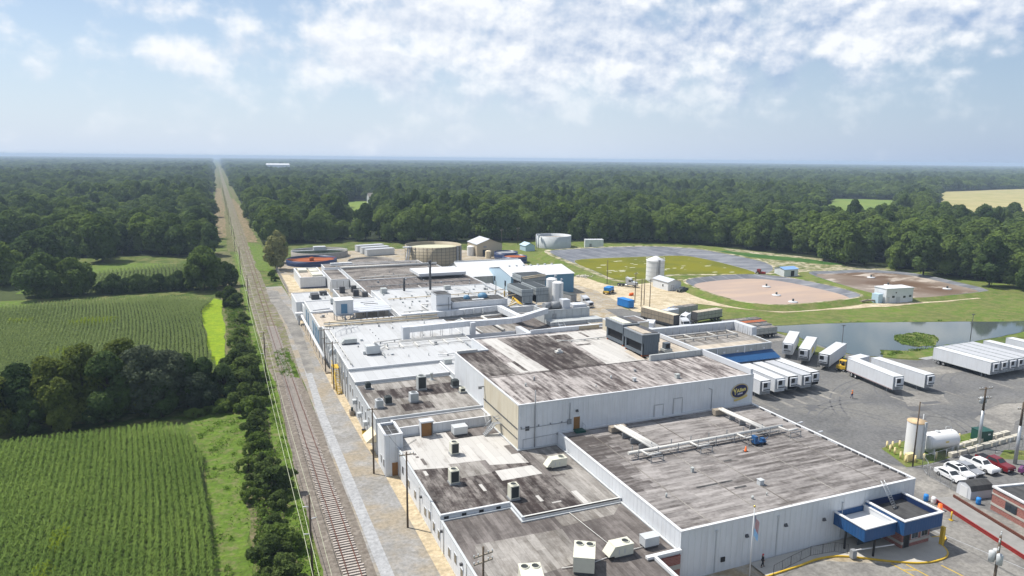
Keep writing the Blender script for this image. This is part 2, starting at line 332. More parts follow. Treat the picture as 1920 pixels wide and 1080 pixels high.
# ---- walls
clad('white_wall', (.66, .68, .705), .92, .22); clad('old_white_wall', (.50, .52, .54), 1.2, .40); clad('cream_wall', (.60, .545, .43), 1.3, .45, gcol=(.36, .26, .13)); clad('grey_wall', (.40, .40, .38), 1.1, .6, gcol=(.16, .14, .11))
clad('stained_wall', (.46, .48, .48), 1.6, .55, gcol=(.12, .12, .11)); clad('tower_panel', (.115, .14, .165), .55, .35, gcol=(.05, .055, .06)); clad('condenser_panel', (.30, .33, .34), .8, .6, gcol=(.10, .10, .09)); clad('blue_clad', (.10, .24, .36), .5, .1); clad('blue_fascia', (.016, .08, .22), .45, .05, .05)
clad('trailer_white', (.60, .62, .65), 1.2, .22, .012, (.36, .33, .29)); clad('corrugated', (.56, .58, .59), .4, .2)
m = Mat('brick', .85, .15); sp = m.n('ShaderNodeSeparateXYZ'); m.l(m.P(), sp.inputs[0]); cb = m.n('ShaderNodeCombineXYZ'); m.l(m.math('ADD', sp.outputs[0], sp.outputs[1]), cb.inputs[0]); m.l(sp.outputs[2], cb.inputs[1])
br = m.n('ShaderNodeTexBrick'); m.l(cb.outputs[0], br.inputs['Vector']); br.inputs['Scale'].default_value = 1; br.inputs['Brick Width'].default_value = .4; br.inputs['Row Height'].default_value = .2; br.inputs['Mortar Size'].default_value = .018
br.inputs['Color1'].default_value = (.24, .075, .06, 1); br.inputs['Color2'].default_value = (.33, .12, .095, 1); br.inputs['Mortar'].default_value = (.30, .24, .21, 1); m.color(br.outputs[0])
# ---- roofs
roofm('roof_warehouse', (.34, .318, .305), (.085, .074, .069), 'x', .95, 1.05, 7, .41, .58, .25)
roofm('roof_warehouse_dark', (.27, .25, .24), (.075, .064, .06), 'x', .95, 1.05, 7, .46, .62, .2)
roofm('roof_freezer', (.46, .425, .405), (.075, .06, .057), 'y', .97, 1.0, 6, .42, .57, .25)
roofm('roof_dark', (.30, .275, .255), (.040, .030, .028), 'y', .98, 1.2, 12, .45, .62, .3)
roofm('roof_grey', (.37, .35, .325), (.13, .115, .10), 'y', .95, 1.3, 10, .40, .60, .2)
roofm('roof_brown', (.24, .218, .205), (.085, .073, .068), 'y', .95, 1.1, 10, .40, .62, .22)
roofm('roof_white', (.46, .47, .48), (.25, .235, .21), 'y', .8, 1.8, 14, .34, .49, .10)
roofm('roof_white_old', (.50, .485, .46), (.20, .175, .155), 'y', .8, 1.2, 12, .36, .50, .1)
roofm('roof_tan', (.52, .46, .38), (.24, .20, .16), 'y', .8, 1.5, 10, .36, .58, .12)
roofm('roof_tar', (.10, .10, .10), (.03, .03, .032), 'y', .9, 1.4, 8, .38, .6, .2)
roofm('roof_stain', (.34, .31, .28), (.075, .065, .06), 'x', .95, 1.5, 6, .44, .56, .3)
# ---- ground covers
ground('ground', [(0.09, 0.143, 0.03), (0.128, 0.18, 0.039), (0.0675, 0.105, 0.024), (0.18, 0.188, 0.0675)], (.03, .08, .22), .15)
ground('grass_bright', [(.135, .225, .028), (.165, .25, .035), (.095, .15, .025), (.19, .20, .08), (.11, .19, .025)], (.12, .35, .5, .9), .18)
ground('grass_yellow', [(.25, .36, .016), (.29, .38, .018), (.19, .30, .018)], (.25, .5), .12)
ground('grass_lawn', [(.115, .185, .028), (.155, .225, .034), (.135, .165, .045), (.20, .21, .07)], (.05, .09, .3), .08)
ground('scrub', [(.125, .155, .045), (.19, .17, .085), (.085, .12, .03), (.23, .195, .12)], (.15, .35, .8), .25)
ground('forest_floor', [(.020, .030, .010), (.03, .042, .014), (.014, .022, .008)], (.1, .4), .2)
ground('field_soil', [(.062, .085, .028), (.075, .10, .032)], (.3,), .1)
ground('gravel_lot', [(.34, .335, .33), (.40, .39, .375), (.29, .28, .265), (.36, .31, .24)], (.08, .25, .11), .03)
ground('gravel_pale', [(.40, .405, .415), (.44, .445, .455)], (.3,), .02)
ground('ballast', [(.24, .21, .18), (.29, .255, .22), (.185, .158, .135)], (.35, 1.2), .08)
ground('ballast_grey', [(.27, .235, .205), (.33, .285, .25), (.20, .17, .145), (.16, .17, .06)], (.1, .3, .5), .06)
ground('asphalt', [(.175, .175, .178), (.195, .193, .194), (.152, .152, .155), (.215, .21, .20)], (.03, .10, .07), .01)
ground('asphalt_pale', [(0.281, 0.269, 0.25), (0.35, 0.331, 0.3), (0.213, 0.204, 0.194)], (.06, .2), .015)
ground('yard_concrete', [(0.462, 0.418, 0.352), (0.55, 0.495, 0.407), (0.341, 0.308, 0.259), (0.396, 0.319, 0.209)], (.05, .13, .3), .02)
ground('sand', [(.62, .52, .36), (.70, .61, .45), (.50, .41, .27)], (.08, .3), .04)
ground('sandy_grass', [(.46, .40, .28), (.20, .21, .07), (.62, .55, .42), (.10, .13, .03)], (.06, .16, .3), .05)
ground('sidewalk', [(.58, .47, .31), (.64, .54, .38), (.50, .41, .28)], (.3, .8), .01)
ground('hay', [(.46, .40, .19), (.52, .45, .22), (.38, .36, .15)], (.01, .03), .05)
ground('crop_light', [(.17, .25, .05), (.21, .28, .06)], (.02,), .05)
ground('earth_track', [(.34, .24, .17), (.42, .30, .21), (.24, .19, .12), (.12, .13, .04)], (.1, .3, .5), .05)
m = Mat('pond_water', .05, .5); m.color((.075, .092, .085)); m.bump(m.noise(.9, 3), .02, .25)
m = Mat('lagoon_green', .6, .08); f = m.noise(.05, 5); m.color(m.mix(m.ramp(f, .4, .62), (.165, .160, .003), (.120, .128, .006))); m.bump(m.noise(.6, 3), .02, .2)
m = Mat('lagoon_brown', .35, .3); f = m.noise(.10, 7, (.35, 1.5, 1)); m.color(m.mix(m.ramp(f, .42, .62), (.40, .29, .22), (.47, .335, .235))); m.bump(m.noise(.8, 3), .02, .3)
m = Mat('lagoon_foam', .5, .3); f = m.noise(.055, 8, (.6, 1.4, 1), rough=.68); g = m.noise(.018, 3); m.color(m.mix(m.ramp(f, .50, .58), m.mix(m.ramp(g, .42, .58), (.24, .19, .15), (.125, .075, .042)), (.46, .40, .34)))
m = Mat('liner', .5, .4); sp = m.n('ShaderNodeSeparateXYZ'); m.l(m.P(), sp.inputs[0]); wv = m.math('FRACT', m.math('DIVIDE', m.math('ADD', sp.outputs[0], m.math('MULTIPLY', sp.outputs[1], .6)), 7.0))
f = m.noise(.15, 6); m.color(m.mix(m.ramp(m.math('ABSOLUTE', m.math('SUBTRACT', wv, .5)), .46, .49), m.mix(m.ramp(f, .35, .65), (.115, .12, .135), (.18, .185, .20)), (.33, .33, .34)))
m = Mat('algae', .7, .2); f = m.noise(.09, 6); m.color(m.mix(m.ramp(f, .45, .6), (.035, .10, .015), (.06, .13, .02)))
plain('patch_tar', (.115, .115, .118), .9, .25, .5, .1); plain('tyre_film', (.125, .125, .129), .9, .35, .3, .1); m = Mat('froth', .7, .2); m.color((.50, .49, .36))

# ============================================================ THE GROUND
g = MB(); REARTH = 7.4e6   # the ground follows the earth's curve out to the horizon
def drop(d): return -d * d / (2 * REARTH)
RR = [0, 150, 400, 900, 1800, 3000, 4500, 6000, 8000, 10000, 12000, 13000]
for i in range(len(RR) - 1):
    for k in range(48):
        a0, a1 = 6.28319 * k / 48, 6.28319 * (k + 1) / 48; P_ = [(RR[i], a0), (RR[i], a1), (RR[i + 1], a1), (RR[i + 1], a0)]
        g.face([(r * math.cos(a), r * math.sin(a), drop(r)) for r, a in (P_ if i else P_[1:])])
structure('ground', g, 'ground')
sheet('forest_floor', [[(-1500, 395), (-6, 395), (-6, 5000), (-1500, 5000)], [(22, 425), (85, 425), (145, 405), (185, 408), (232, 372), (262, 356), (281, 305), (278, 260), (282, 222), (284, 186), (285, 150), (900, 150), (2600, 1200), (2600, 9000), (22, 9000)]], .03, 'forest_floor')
# fields and verges left of the railway
sheet('field_ground', [[(-60, 60), (-2.2, 60), (-3.4, 92), (-4.4, 110), (-5.2, 124), (-8.5, 135.5), (-13, 138.3), (-60, 139)], [(-90, 150), (-2, 150), (-2.6, 169), (-5.8, 208), (-7.3, 243), (-4.2, 260), (-21, 271), (-45, 271), (-90, 262)], [(-75, 287), (-13, 287), (-13.5, 352), (-58, 350), (-80, 340)]], .04, 'field_soil')
sheet('grass_verge', wobble([(-2.4, 55), (1.2, 55), (1.0, 84), (1.4, 112), (3.2, 135), (2.5, 141), (-3.5, 146), (-8, 141), (-5.4, 125), (-4.2, 110), (-3.2, 92)], 4, .5, 3), .05, 'grass_bright')
sheet('yellow_grass_strip', wobble([(-6.6, 254), (-3.6, 268), (-.6, 262), (-.9, 230), (-.4, 181), (-3.2, 174), (-5.3, 208), (-7, 240)], 5, .6, 4), .06, 'grass_yellow')
sheet('headland_grass', [wobble([(-60, 338), (-40, 345), (-26, 352), (-22, 362), (-40, 372), (-60, 366)], 6, 1, 5), wobble([(-70, 300), (-48, 296), (-47, 322), (-66, 330)], 6, 1, 6), wobble([(-90, 262), (-62, 268), (-60, 284), (-90, 290)], 6, 1, 7)], .06, 'grass_bright')
sheet('scrub_verge', wobble([(1.2, 55), (6.2, 55), (6.5, 110), (6.4, 150), (6.0, 260), (4, 400), (-5, 400), (-3.5, 300), (-1, 262), (-.4, 181), (2.6, 141), (1.4, 112)], 6, .5, 8), .045, 'scrub')
sheet('track_grass', [wobble([(6.0, 55), (8.9, 55), (8.6, 114), (9.2, 145), (9.0, 165), (7.6, 190), (7.6, 390), (5.6, 390), (6.2, 250), (6.4, 150)], 5, .4, 9), wobble([(11.2, 166), (14.8, 162), (14.6, 186), (11.0, 188)], 3, .5, 10), wobble([(14.4, 330), (21, 318), (21, 425), (14.2, 440)], 8, .8, 12)], .07, 'grass_bright')
sheet('ballast_ground', wobble([(8.9, 40), (15.4, 40), (15.3, 150), (15.0, 170), (9.4, 168), (8.8, 115)], 5, .25, 13), .065, 'ballast')
sheet('old_ballast_ground', wobble([(8.4, 162), (15.6, 160), (16.6, 215), (15.4, 260), (14.6, 330), (14, 600), (13.6, 1600), (12.6, 5200), (8.6, 5200), (7.4, 1600), (7.8, 600), (7.8, 250)], 12, .4, 14), .06, 'ballast_grey')
sheet('corridor_earth', [wobble([(13.8, 440), (20, 440), (20, 760), (16.5, 900), (13.5, 900)], 9, .9, 15), wobble([(-5, 470), (3, 470), (5, 780), (4, 1200), (-3, 1200)], 11, 1, 16)], .055, 'earth_track')
sheet('corridor_grass', [wobble([(3, 400), (7.6, 400), (7.6, 1800), (3.6, 1800)], 20, .6, 17), [(16, 900), (21, 900), (21, 3500), (14, 3500)], [(-5, 1200), (4, 1200), (4, 3500), (-5, 3500)]], .05, 'scrub')
sheet('gravel_strip', [(15.45, 40), (17.0, 40), (17.0, 136), (18.0, 172), (16.6, 172), (15.45, 136)], .085, 'gravel_pale')
sheet('service_road', wobble([(16.6, 165), (18.6, 165), (20.0, 205), (20.3, 232), (18.6, 255), (18.6, 275), (14.6, 278), (14.6, 255), (16.4, 230), (16.9, 200)], 6, .15, 18), .09, 'asphalt_pale')
sheet('gravel_ground', wobble([(15.0, 40), (22.6, 40), (22.2, 106), (21.2, 122), (20.8, 140), (20.6, 215), (21.5, 262), (20.8, 285), (14.8, 285), (16, 220), (15.2, 165)], 9, .15, 19), .075, 'gravel_lot')
sheet('sidewalk', [(22.5, 40), (23.9, 40), (23.9, 105), (22.3, 108), (22.3, 215), (20.9, 235), (20.6, 215), (20.6, 150), (21.2, 120), (21.9, 108)], .10, 'sidewalk')
# plant yards
sheet('plant_yard', [(21.4, 45), (88, 45), (88, 124), (122, 140), (124, 200), (146, 212), (150, 240), (140, 258), (131, 288), (140, 330), (150, 352), (95, 384), (60, 384), (24, 352), (21.6, 330), (21.6, 235), (22, 215)], .05, 'yard_concrete')
sheet('sand_yard', [wobble([(22.4, 271), (36, 269), (29.5, 288), (26.2, 312), (22.4, 314)], 5, .3, 20), wobble([(126, 198), (131, 192), (146, 199), (160, 203), (175, 222), (178, 238), (176, 252), (160, 256), (148, 256), (140, 268), (134, 285), (131, 262), (133, 235)], 6, .6, 21), wobble([(50, 322), (84, 322), (78, 340), (56, 340)], 6, .8, 30)], .07, 'sand')
sheet('asphalt_pavement', wobble([(87.9, 30), (87.9, 124.5), (121, 124.5), (123, 140), (121, 160), (116, 185), (119, 205), (125, 203), (128, 192), (139, 164), (150, 158), (151, 143), (150, 134), (156, 127.5), (163, 122), (240, 121), (260, 60), (240, 30)], 14, .4, 22), .075, 'asphalt')
sheet('worn_pavement', [wobble([(122, 146), (139, 150), (150, 150), (150, 158), (139, 163), (125, 188), (121, 172)], 6, .7, 23), wobble([(143, 112), (165, 111), (166, 116), (145, 119)], 5, .5, 24), wobble([(130, 98), (140, 96), (146, 102), (138, 106)], 4, .6, 25), wobble([(132, 80), (142, 84), (160, 90), (150, 92), (136, 88)], 5, .8, 31)], .09, 'asphalt_pale')
sheet('side_road', [(88, 25), (104, 25), (103.8, 60), (104.6, 75), (98, 84), (88, 96)], .095, 'asphalt_pale')
sheet('tank_verge', [wobble([(105.9, 84), (103.2, 76.8), (107, 76.4), (114, 76.9), (122, 77.6), (128, 80), (131, 82.5), (121, 84), (112.7, 85)], 3, .3, 26), wobble([(121, 73.5), (128, 69.5), (134, 67), (134, 71), (126, 75.6)], 3, .3, 27)], .10, 'grass_lawn')
sheet('parking_lot', [(101.2, 55), (101.2, 63), (104.2, 74.6), (114.5, 75.6), (122, 75.8), (135, 75.6), (140, 60), (140, 40), (104, 40)], .098, 'asphalt')
# grass round the ponds
sheet('pond_grass', wobble([(125, 203), (140, 199), (165, 187), (210, 181), (276, 178), (306, 180), (300, 236), (262, 356), (232, 372), (185, 404), (150, 395), (131, 330), (150, 240), (176, 215), (160, 205)], 14, 1, 28), .055, 'grass_lawn')
sheet('bank_grass', wobble([(139.5, 164.5), (156, 165.5), (182, 160.5), (207, 152.5), (237, 142), (260, 137), (300, 136), (312, 150), (310, 180), (276, 181), (210, 184), (165, 190), (140, 201), (126, 205), (128, 193)], 9, .7, 29), .06, 'grass_lawn')
sheet('hillside_grass', wobble([(141, 352), (153, 348), (164, 318), (150, 262), (145, 264), (141, 300)], 7, .6, 32), .062, 'grass_lawn')
sheet('pond_water', wobble([(139, 164), (156, 165), (182.5, 160), (207, 152), (233, 143.5), (260, 138), (300, 136), (300, 126), (226, 133), (209, 131), (196, 130), (181, 129.5), (170, 129), (163, 133), (158, 127.6), (152, 131), (150.5, 144), (154, 155), (151, 160), (141, 162)], 4, .35, 33), .066, 'pond_water')
sheet('pond_bank', [wobble([(146, 129), (150.5, 133), (149.5, 146), (153, 156), (151, 158), (147, 148), (141, 142), (143, 132)], 3, .4, 34), wobble([(158, 127.8), (163.5, 132), (171, 128.6), (181, 129.2), (188, 128.5), (188, 123), (166, 122), (160, 125)], 3, .3, 35), wobble([(226, 133.4), (262, 131), (262, 124), (222, 126), (209, 130.5)], 4, .4, 36)], .08, 'grass_lawn')
sheet('lot_kerb_path', [(166, 121.5), (182, 122.4), (182, 124), (165, 123.2)], .09, 'gravel_pale')
# ---- the lagoons: liner slopes up to a raised rim, water below
def ring(name, outer, inner, zo, zi, m):
    b = MB(); n = len(outer)
    for k in range(n):
        j = (k + 1) % n
        za = zo[k] if hasattr(zo, '__len__') else zo; zb = zo[j] if hasattr(zo, '__len__') else zo
        b.face([(*outer[k], za), (*outer[j], zb), (*inner[j], zi), (*inner[k], zi)])
    return structure(name, b, m)
def smooth(p, it=2):
    for _ in range(it):
        q = []
        for k in range(len(p)):
            a = p[k]; b = p[(k + 1) % len(p)]
            q += [tuple(a[i] * .75 + b[i] * .25 for i in range(len(a))), tuple(a[i] * .25 + b[i] * .75 for i in range(len(a)))]
        p = q
    return p
def grow(p, d):
    n = len(p); cx = sum(q[0] for q in p) / n; cy = sum(q[1] for q in p) / n; out = []
    for q in p:
        r = math.hypot(q[0] - cx, q[1] - cy); out.append((cx + (q[0] - cx) * (r + d) / r, cy + (q[1] - cy) * (r + d) / r))
    return out
LW = [(152.5, 254), (160, 250.5), (182, 257.5), (205, 250), (221, 247.5), (227, 272), (228, 300), (222, 309), (200, 311.5), (168, 313), (159, 303), (155.6, 280)]
LT = [(150.5, 251, .9), (160, 248.5, .9), (182, 254, .9), (205, 247.5, .9), (225, 244.4, .9), (239, 262, 2.4), (238, 302, 3), (232, 318, 3), (213, 331, 3), (171, 332, 3), (155, 324, 3), (154, 284, 1.1)]
def catmull(p, k=5):
    n = len(p); out = []
    for i in range(n):
        a, b, c, d = (Vector(p[(i + j - 1) % n]) for j in range(4))
        for s in range(k):
            t = s / k; out.append(tuple(.5 * ((2 * b) + (c - a) * t + (2 * a - 5 * b + 4 * c - d) * t * t + (3 * b - a - 3 * c + d) * t ** 3)))
    return out
lw = catmull(LW, 4); lt = catmull(LT, 4)
sheet('green_lagoon_water', lw, .30, 'lagoon_green')
ring('green_lagoon_liner', [q[:2] for q in lt], lw, [q[2] for q in lt], .27, 'liner')
ring('green_lagoon_ledge', grow(lw, .9), lw, [.30 + .04] * len(lw), .32, 'gravel_pale')
gt = [q[:2] for q in lt]; go = grow(gt, 3.2); goo = grow(gt, 9)
b = MB()
for k in range(len(lt)):
    j = (k + 1) % len(lt); b.face([(*go[k], lt[k][2] + .01), (*go[j], lt[j][2] + .01), (*gt[j], lt[j][2] + .01), (*gt[k], lt[k][2] + .01)][::1])
structure('berm_path', b, 'sandy_grass')
b = MB()
for k in range(len(lt)):
    j = (k + 1) % len(lt); b.face([(*goo[k], .02), (*goo[j], .02), (*go[j], lt[j][2]), (*go[k], lt[k][2])])
structure('berm_bank', b, 'grass_lawn')
b = MB(); rr = random.Random(5)
for k in range(46):
    while True:
        x = rr.uniform(158, 226); y = rr.uniform(254, 309)
        if x > 157 + (y - 280) * .12 and (x < 222): break
    l = rr.uniform(.5, 2.0); n = 8
    b.face([(x + l * math.cos(t * 6.283 / n) * rr.uniform(.7, 1.1), y + .6 * l * math.sin(t * 6.283 / n) * rr.uniform(.5, 1.0), .335) for t in range(n)])
structure('lagoon_scum', b, 'froth', 'stuff')
L2 = [(168.5, 217), (174.5, 236), (191, 242), (211, 241), (220.5, 230), (222.5, 206), (218.5, 189.5), (209, 185), (185, 184), (176.5, 185), (169.5, 190.5), (167, 200)]
l2 = catmull(L2, 4); l2w = grow(l2, -3.6)
sheet('brown_lagoon_water', l2w, .12, 'lagoon_brown'); ring('brown_lagoon_liner', l2, l2w, 1.5, .10, 'liner')
ring('brown_lagoon_bank', grow(l2, 1.2), l2, 1.49, 1.51, 'sandy_grass'); ring('brown_lagoon_slope', grow(l2, 5.5), grow(l2, 1.2), .05, 1.49, 'grass_lawn')
L3 = [(228.5, 194.5), (241.5, 237), (258, 239), (276, 236), (288, 221), (283.5, 195.5), (279, 183), (271, 179.5), (234, 180)]
l3 = catmull(L3, 5); l3w = grow(l3, -3.2)
sheet('foamy_lagoon_water', l3w, .12, 'lagoon_foam'); ring('foamy_lagoon_liner', l3, l3w, .9, .10, 'liner'); ring('foamy_lagoon_slope', grow(l3, 5), l3, .05, .9, 'grass_lawn')
sheet('algae_pond', wobble([(252, 322), (262, 318), (282, 275), (284, 256), (276, 258), (262, 285), (250, 305)], 6, 1, 40), .10, 'algae')
sheet('sandy_bank', [wobble([(243, 300), (246, 252), (240, 241), (276, 238), (288, 226), (294, 245), (286, 252), (262, 280), (250, 300)], 6, 1, 41), wobble([(262, 312), (284, 262), (290, 250), (294, 256), (288, 280), (268, 330)], 7, .7, 42)], .09, 'sandy_grass')
sheet('lagoon_road', [wobble([(160, 243), (182, 250), (205, 245.5), (226, 241.5), (245, 240), (245, 237), (226, 238.2), (205, 242.5), (182, 246.2), (166, 240)], 6, .3, 43), wobble([(150, 222), (165, 199), (167.5, 190), (175, 182.6), (186, 180.6), (210, 181.2), (222, 178), (236, 176.5), (262, 176), (262, 173), (220, 174), (186, 177.5), (172, 179), (160, 193), (146, 212)], 5, .5, 44)], 1.2 * 0 + .12, 'sand')
# island of reeds in the pond sits further down with the plants
def arcs(name, items, w_, z, m):
    b = MB()
    for cx, cy, r, a0, a1 in items:
        for dr in (0, 1.9):
            for k in range(14):
                t0, t1 = rad(a0 + (a1 - a0) * k / 14), rad(a0 + (a1 - a0) * (k + 1) / 14); q = [(r + dr - w_, t0), (r + dr + w_, t0), (r + dr + w_, t1), (r + dr - w_, t1)]; b.face([(cx + rr_ * math.cos(t), cy + rr_ * math.sin(t), z) for rr_, t in q])
    structure(name, b, m)
arcs('tyre_marks', [(104, 92, 14, 10, 80), (118, 88, 16, 40, 130), (128, 96, 12, 200, 300), (150, 92, 22, 60, 150), (140, 84, 30, 100, 150), (112, 96, 20, 300, 370), (165, 92, 18, 70, 160)], .16, .083, 'tyre_film')
b = MB(); [b.face([(x, 106 + k * .3, .086), (x + .9, 106 + k * .3, .086), (x + .9, 124, .086), (x, 124, .086)]) for k, x in enumerate((102.6, 106.8, 110.7, 114.4, 118.0, 121.8))]; [b.face([(x, 98, .086), (x + .8, 98, .086), (x + .8, 104, .086), (x, 104, .086)]) for x in (131.8, 138.6, 146.2, 163)]; structure('dock_strips', b, 'asphalt_pale')
b = MB(); rr = random.Random(8)
for k in range(16): x = rr.uniform(92, 165); y = rr.uniform(80, 104); a, c = rr.uniform(1.2, 5), rr.uniform(.8, 3); t = rr.uniform(-.3, .1); b.face([(x + u * a * math.cos(t) - v * c * math.sin(t), y + u * a * math.sin(t) + v * c * math.cos(t), .088 + .0004 * k) for u, v in ((0, 0), (1, 0), (1, 1), (0, 1))])
structure('pavement_patch', b, 'patch_tar')
b = MB()
for k in range(26):
    x = rr.uniform(95, 160); y = rr.uniform(78, 106); q = []
    for i in range(9): q.append((x, y)); x += rr.uniform(-1.2, 2.2); y += rr.uniform(-1.6, 1.2)
    l_ = line(q, .07, .097); i = len(b.v); b.v += l_.v; b.f += [tuple(i + a for a in f) for f in l_.f]; b.m += l_.m; b.sm += l_.sm
structure('pavement_crack', b, 'patch_tar')
# far clearings
sheet('far_field', [[(440, 322), (480, 285), (900, 450), (2000, 1000), (1500, 930), (1165, 862)]], .12, 'hay')
sheet('far_crop', [[(350, 333), (375, 307), (840, 690), (770, 735)], [(900, 1600), (1500, 1700), (1500, 1900), (900, 1850)]], .12, 'crop_light')
sheet('house_lawn', [[(71, 455), (89, 455), (168, 815), (128, 815)]], .1, 'crop_light')
# ============================================================ BUILDINGS
def offset(poly, d):
    n = len(poly); a = sum(poly[k][0] * poly[(k + 1) % n][1] - poly[(k + 1) % n][0] * poly[k][1] for k in range(n))
    if a < 0: poly = poly[::-1]
    out = []
    for k in range(n):
        p0, p1, p2 = Vector(poly[k - 1]), Vector(poly[k]), Vector(poly[(k + 1) % n])
        e1 = (p1 - p0).normalized(); e2 = (p2 - p1).normalized(); n1 = Vector((-e1.y, e1.x)); n2 = Vector((-e2.y, e2.x))
        m = (n1 + n2); m = m / m.length_squared * 2 if m.length_squared > 1e-6 else n1
        q = p1 + m * d; out.append((q.x, q.y))
    return out
def rect(x0, x1, y0, y1): return [(x0, y0), (x1, y0), (x1, y1), (x0, y1)]
def shell(root, poly, z0, z1, wallm, roofm_, par=.25, th=.25, trim='white_trim', names=('wall', 'roof', 'coping')):
    """walls with a parapet, a roof sheet set inside it and a metal coping on top"""
    n = len(poly); a = sum(poly[k][0] * poly[(k + 1) % n][1] - poly[(k + 1) % n][0] * poly[k][1] for k in range(n))
    if a < 0: poly = poly[::-1]
    inn = offset(poly, th); zt = z1 + par
    b = MB().prism(poly, z0, zt, cap=False)
    for k in range(n):
        j = (k + 1) % n; b.face([(*inn[j], z1 - .05), (*inn[k], z1 - .05), (*inn[k], zt), (*inn[j], zt)])
    wl = b.build(names[0], wallm, root, True)
    r = MB(); r.face([(x, y, z1) for x, y in inn]); rf = r.build(names[1], roofm_, root, True)
    c = MB(); po = offset(poly, -.04); pi = offset(poly, th + .04)
    for k in range(n):
        j = (k + 1) % n
        c.face([(*po[k], zt + .06), (*po[j], zt + .06), (*pi[j], zt + .06), (*pi[k], zt + .06)]); c.face([(*po[k], zt - .12), (*po[j], zt - .12), (*po[j], zt + .06), (*po[k], zt + .06)]); c.face([(*pi[j], zt - .04), (*pi[k], zt - .04), (*pi[k], zt + .06), (*pi[j], zt + .06)])
    c.build(names[2], trim, root, True)
    return wl, rf
ONE = {'parapet_bracket', 'wall_pipe', 'branch_pipe', 'fascia_gap', 'roof_conduit', 'roof_seam', 'wall_lamp', 'wall_unit', 'roof_vent', 'fan_unit', 'vent_stub', 'hanger', 'roof_fan', 'skylight', 'louvre', 'dock_door', 'wall_panel', 'post', 'leg', 'flue', 'cover', 'roof_unit', 'window', 'stand', 'pipe_stand', 'bracket', 'duct_drop', 'pipe', 'roof_pipes', 'round_tank', 'end_box', 'conduit', 'parapet_duct', 'roof_box', 'wall_light_arm', 'wall_light', 'downpipe', 'main_pipe', 'loop_pipe', 'mast', 'base_beam', 'wall_rail', 'parapet_rail', 'east_parapet', 'stair', 'tread'}
def part(root, name, m, fn, bevel=0):
    b = MB(); fn(b)
    if name not in ONE: return b.build(name, m, root, True, bevel)
    # pieces that touch stay together, separate pieces become parts of their own
    n = len(b.f); par_ = list(range(n)); bb = [(min(b.v[i][0] for i in f), min(b.v[i][1] for i in f), min(b.v[i][2] for i in f), max(b.v[i][0] for i in f), max(b.v[i][1] for i in f), max(b.v[i][2] for i in f)) for f in b.f]
    def fd(i):
        while par_[i] != i: i = par_[i]
        return i
    for i in range(n):
        for j in range(i):
            if all(bb[i][k] <= bb[j][k + 3] + .02 and bb[j][k] <= bb[i][k + 3] + .02 for k in range(3)): par_[fd(i)] = fd(j)
    gr = {}
    for i in range(n): gr.setdefault(fd(i), []).append(i)
    for g_ in gr.values():
        q = MB()
        for i in g_: q.face([b.v[k] for k in b.f[i]], b.m[i], b.sm[i])
        o = q.build(name, m, root, True, bevel)
        if any(b.sm[i] for i in g_): bm_ = bmesh.new(); bm_.from_mesh(o.data); bmesh.ops.remove_doubles(bm_, verts=bm_.verts, dist=.001); bm_.to_mesh(o.data); bm_.free()
    return o
def patch(root, polys, z, m, name='roof_patch'):
    for p in polys: b = MB(); n = len(p); a = sum(p[k][0] * p[(k + 1) % n][1] - p[(k + 1) % n][0] * p[k][1] for k in range(n)); b.face([(x, y, z) for x, y in (p if a > 0 else p[::-1])]); b.build(name, m, root, True)
def win_w(root, x, y, z, wy=1.0, hz=1.1, name='window'):
    f = part(root, name, 'white_trim', lambda b: b.box(x - .05, x + .02, y - wy / 2 - .08, y + wy / 2 + .08, z - .08, z + hz + .08))
    MB().box(x - .075, x - .052, y - wy / 2, y + wy / 2, z, z + hz).build('pane', 'window_dark', f, True)
def win_s(root, x, y, z, wx=1.2, hz=1.2, name='window', frame='white_trim'):
    f = part(root, name, frame, lambda b: b.box(x - wx / 2 - .08, x + wx / 2 + .08, y - .05, y + .02, z - .08, z + hz + .08))
    MB().box(x - wx / 2, x - .03, y - .075, y - .052, z, z + hz).box(x + .03, x + wx / 2, y - .075, y - .052, z, z + hz).build('pane', 'window_dark', f, True)
def door_s(root, x, y, z, w_=1.0, h=2.15, m='brown_door', frame='white_trim', handle=True):
    d = part(root, 'door', m, lambda b: b.box(x - w_ / 2, x + w_ / 2, y - .07, y + .02, z, z + h))
    MB().box(x - w_ / 2 - .1, x - w_ / 2, y - .09, y + .01, z, z + h + .1).box(x + w_ / 2, x + w_ / 2 + .1, y - .09, y + .01, z, z + h + .1).box(x - w_ / 2, x + w_ / 2, y - .09, y + .01, z + h, z + h + .1).build('frame', frame, d, True)
    if handle: MB().box(x + w_ / 2 - .18, x + w_ / 2 - .08, y - .13, y - .07, z + 1, z + 1.08).build('handle', 'chrome', d, True)
def door_w(root, x, y, z, w_=1.0, h=2.15, m='brown_door', frame='white_trim'):
    d = part(root, 'door', m, lambda b: b.box(x - .07, x + .02, y - w_ / 2, y + w_ / 2, z, z + h))
    MB().box(x - .09, x + .01, y - w_ / 2 - .1, y - w_ / 2, z, z + h + .1).box(x - .09, x + .01, y + w_ / 2, y + w_ / 2 + .1, z, z + h + .1).box(x - .09, x + .01, y - w_ / 2, y + w_ / 2, z + h, z + h + .1).build('frame', frame, d, True)
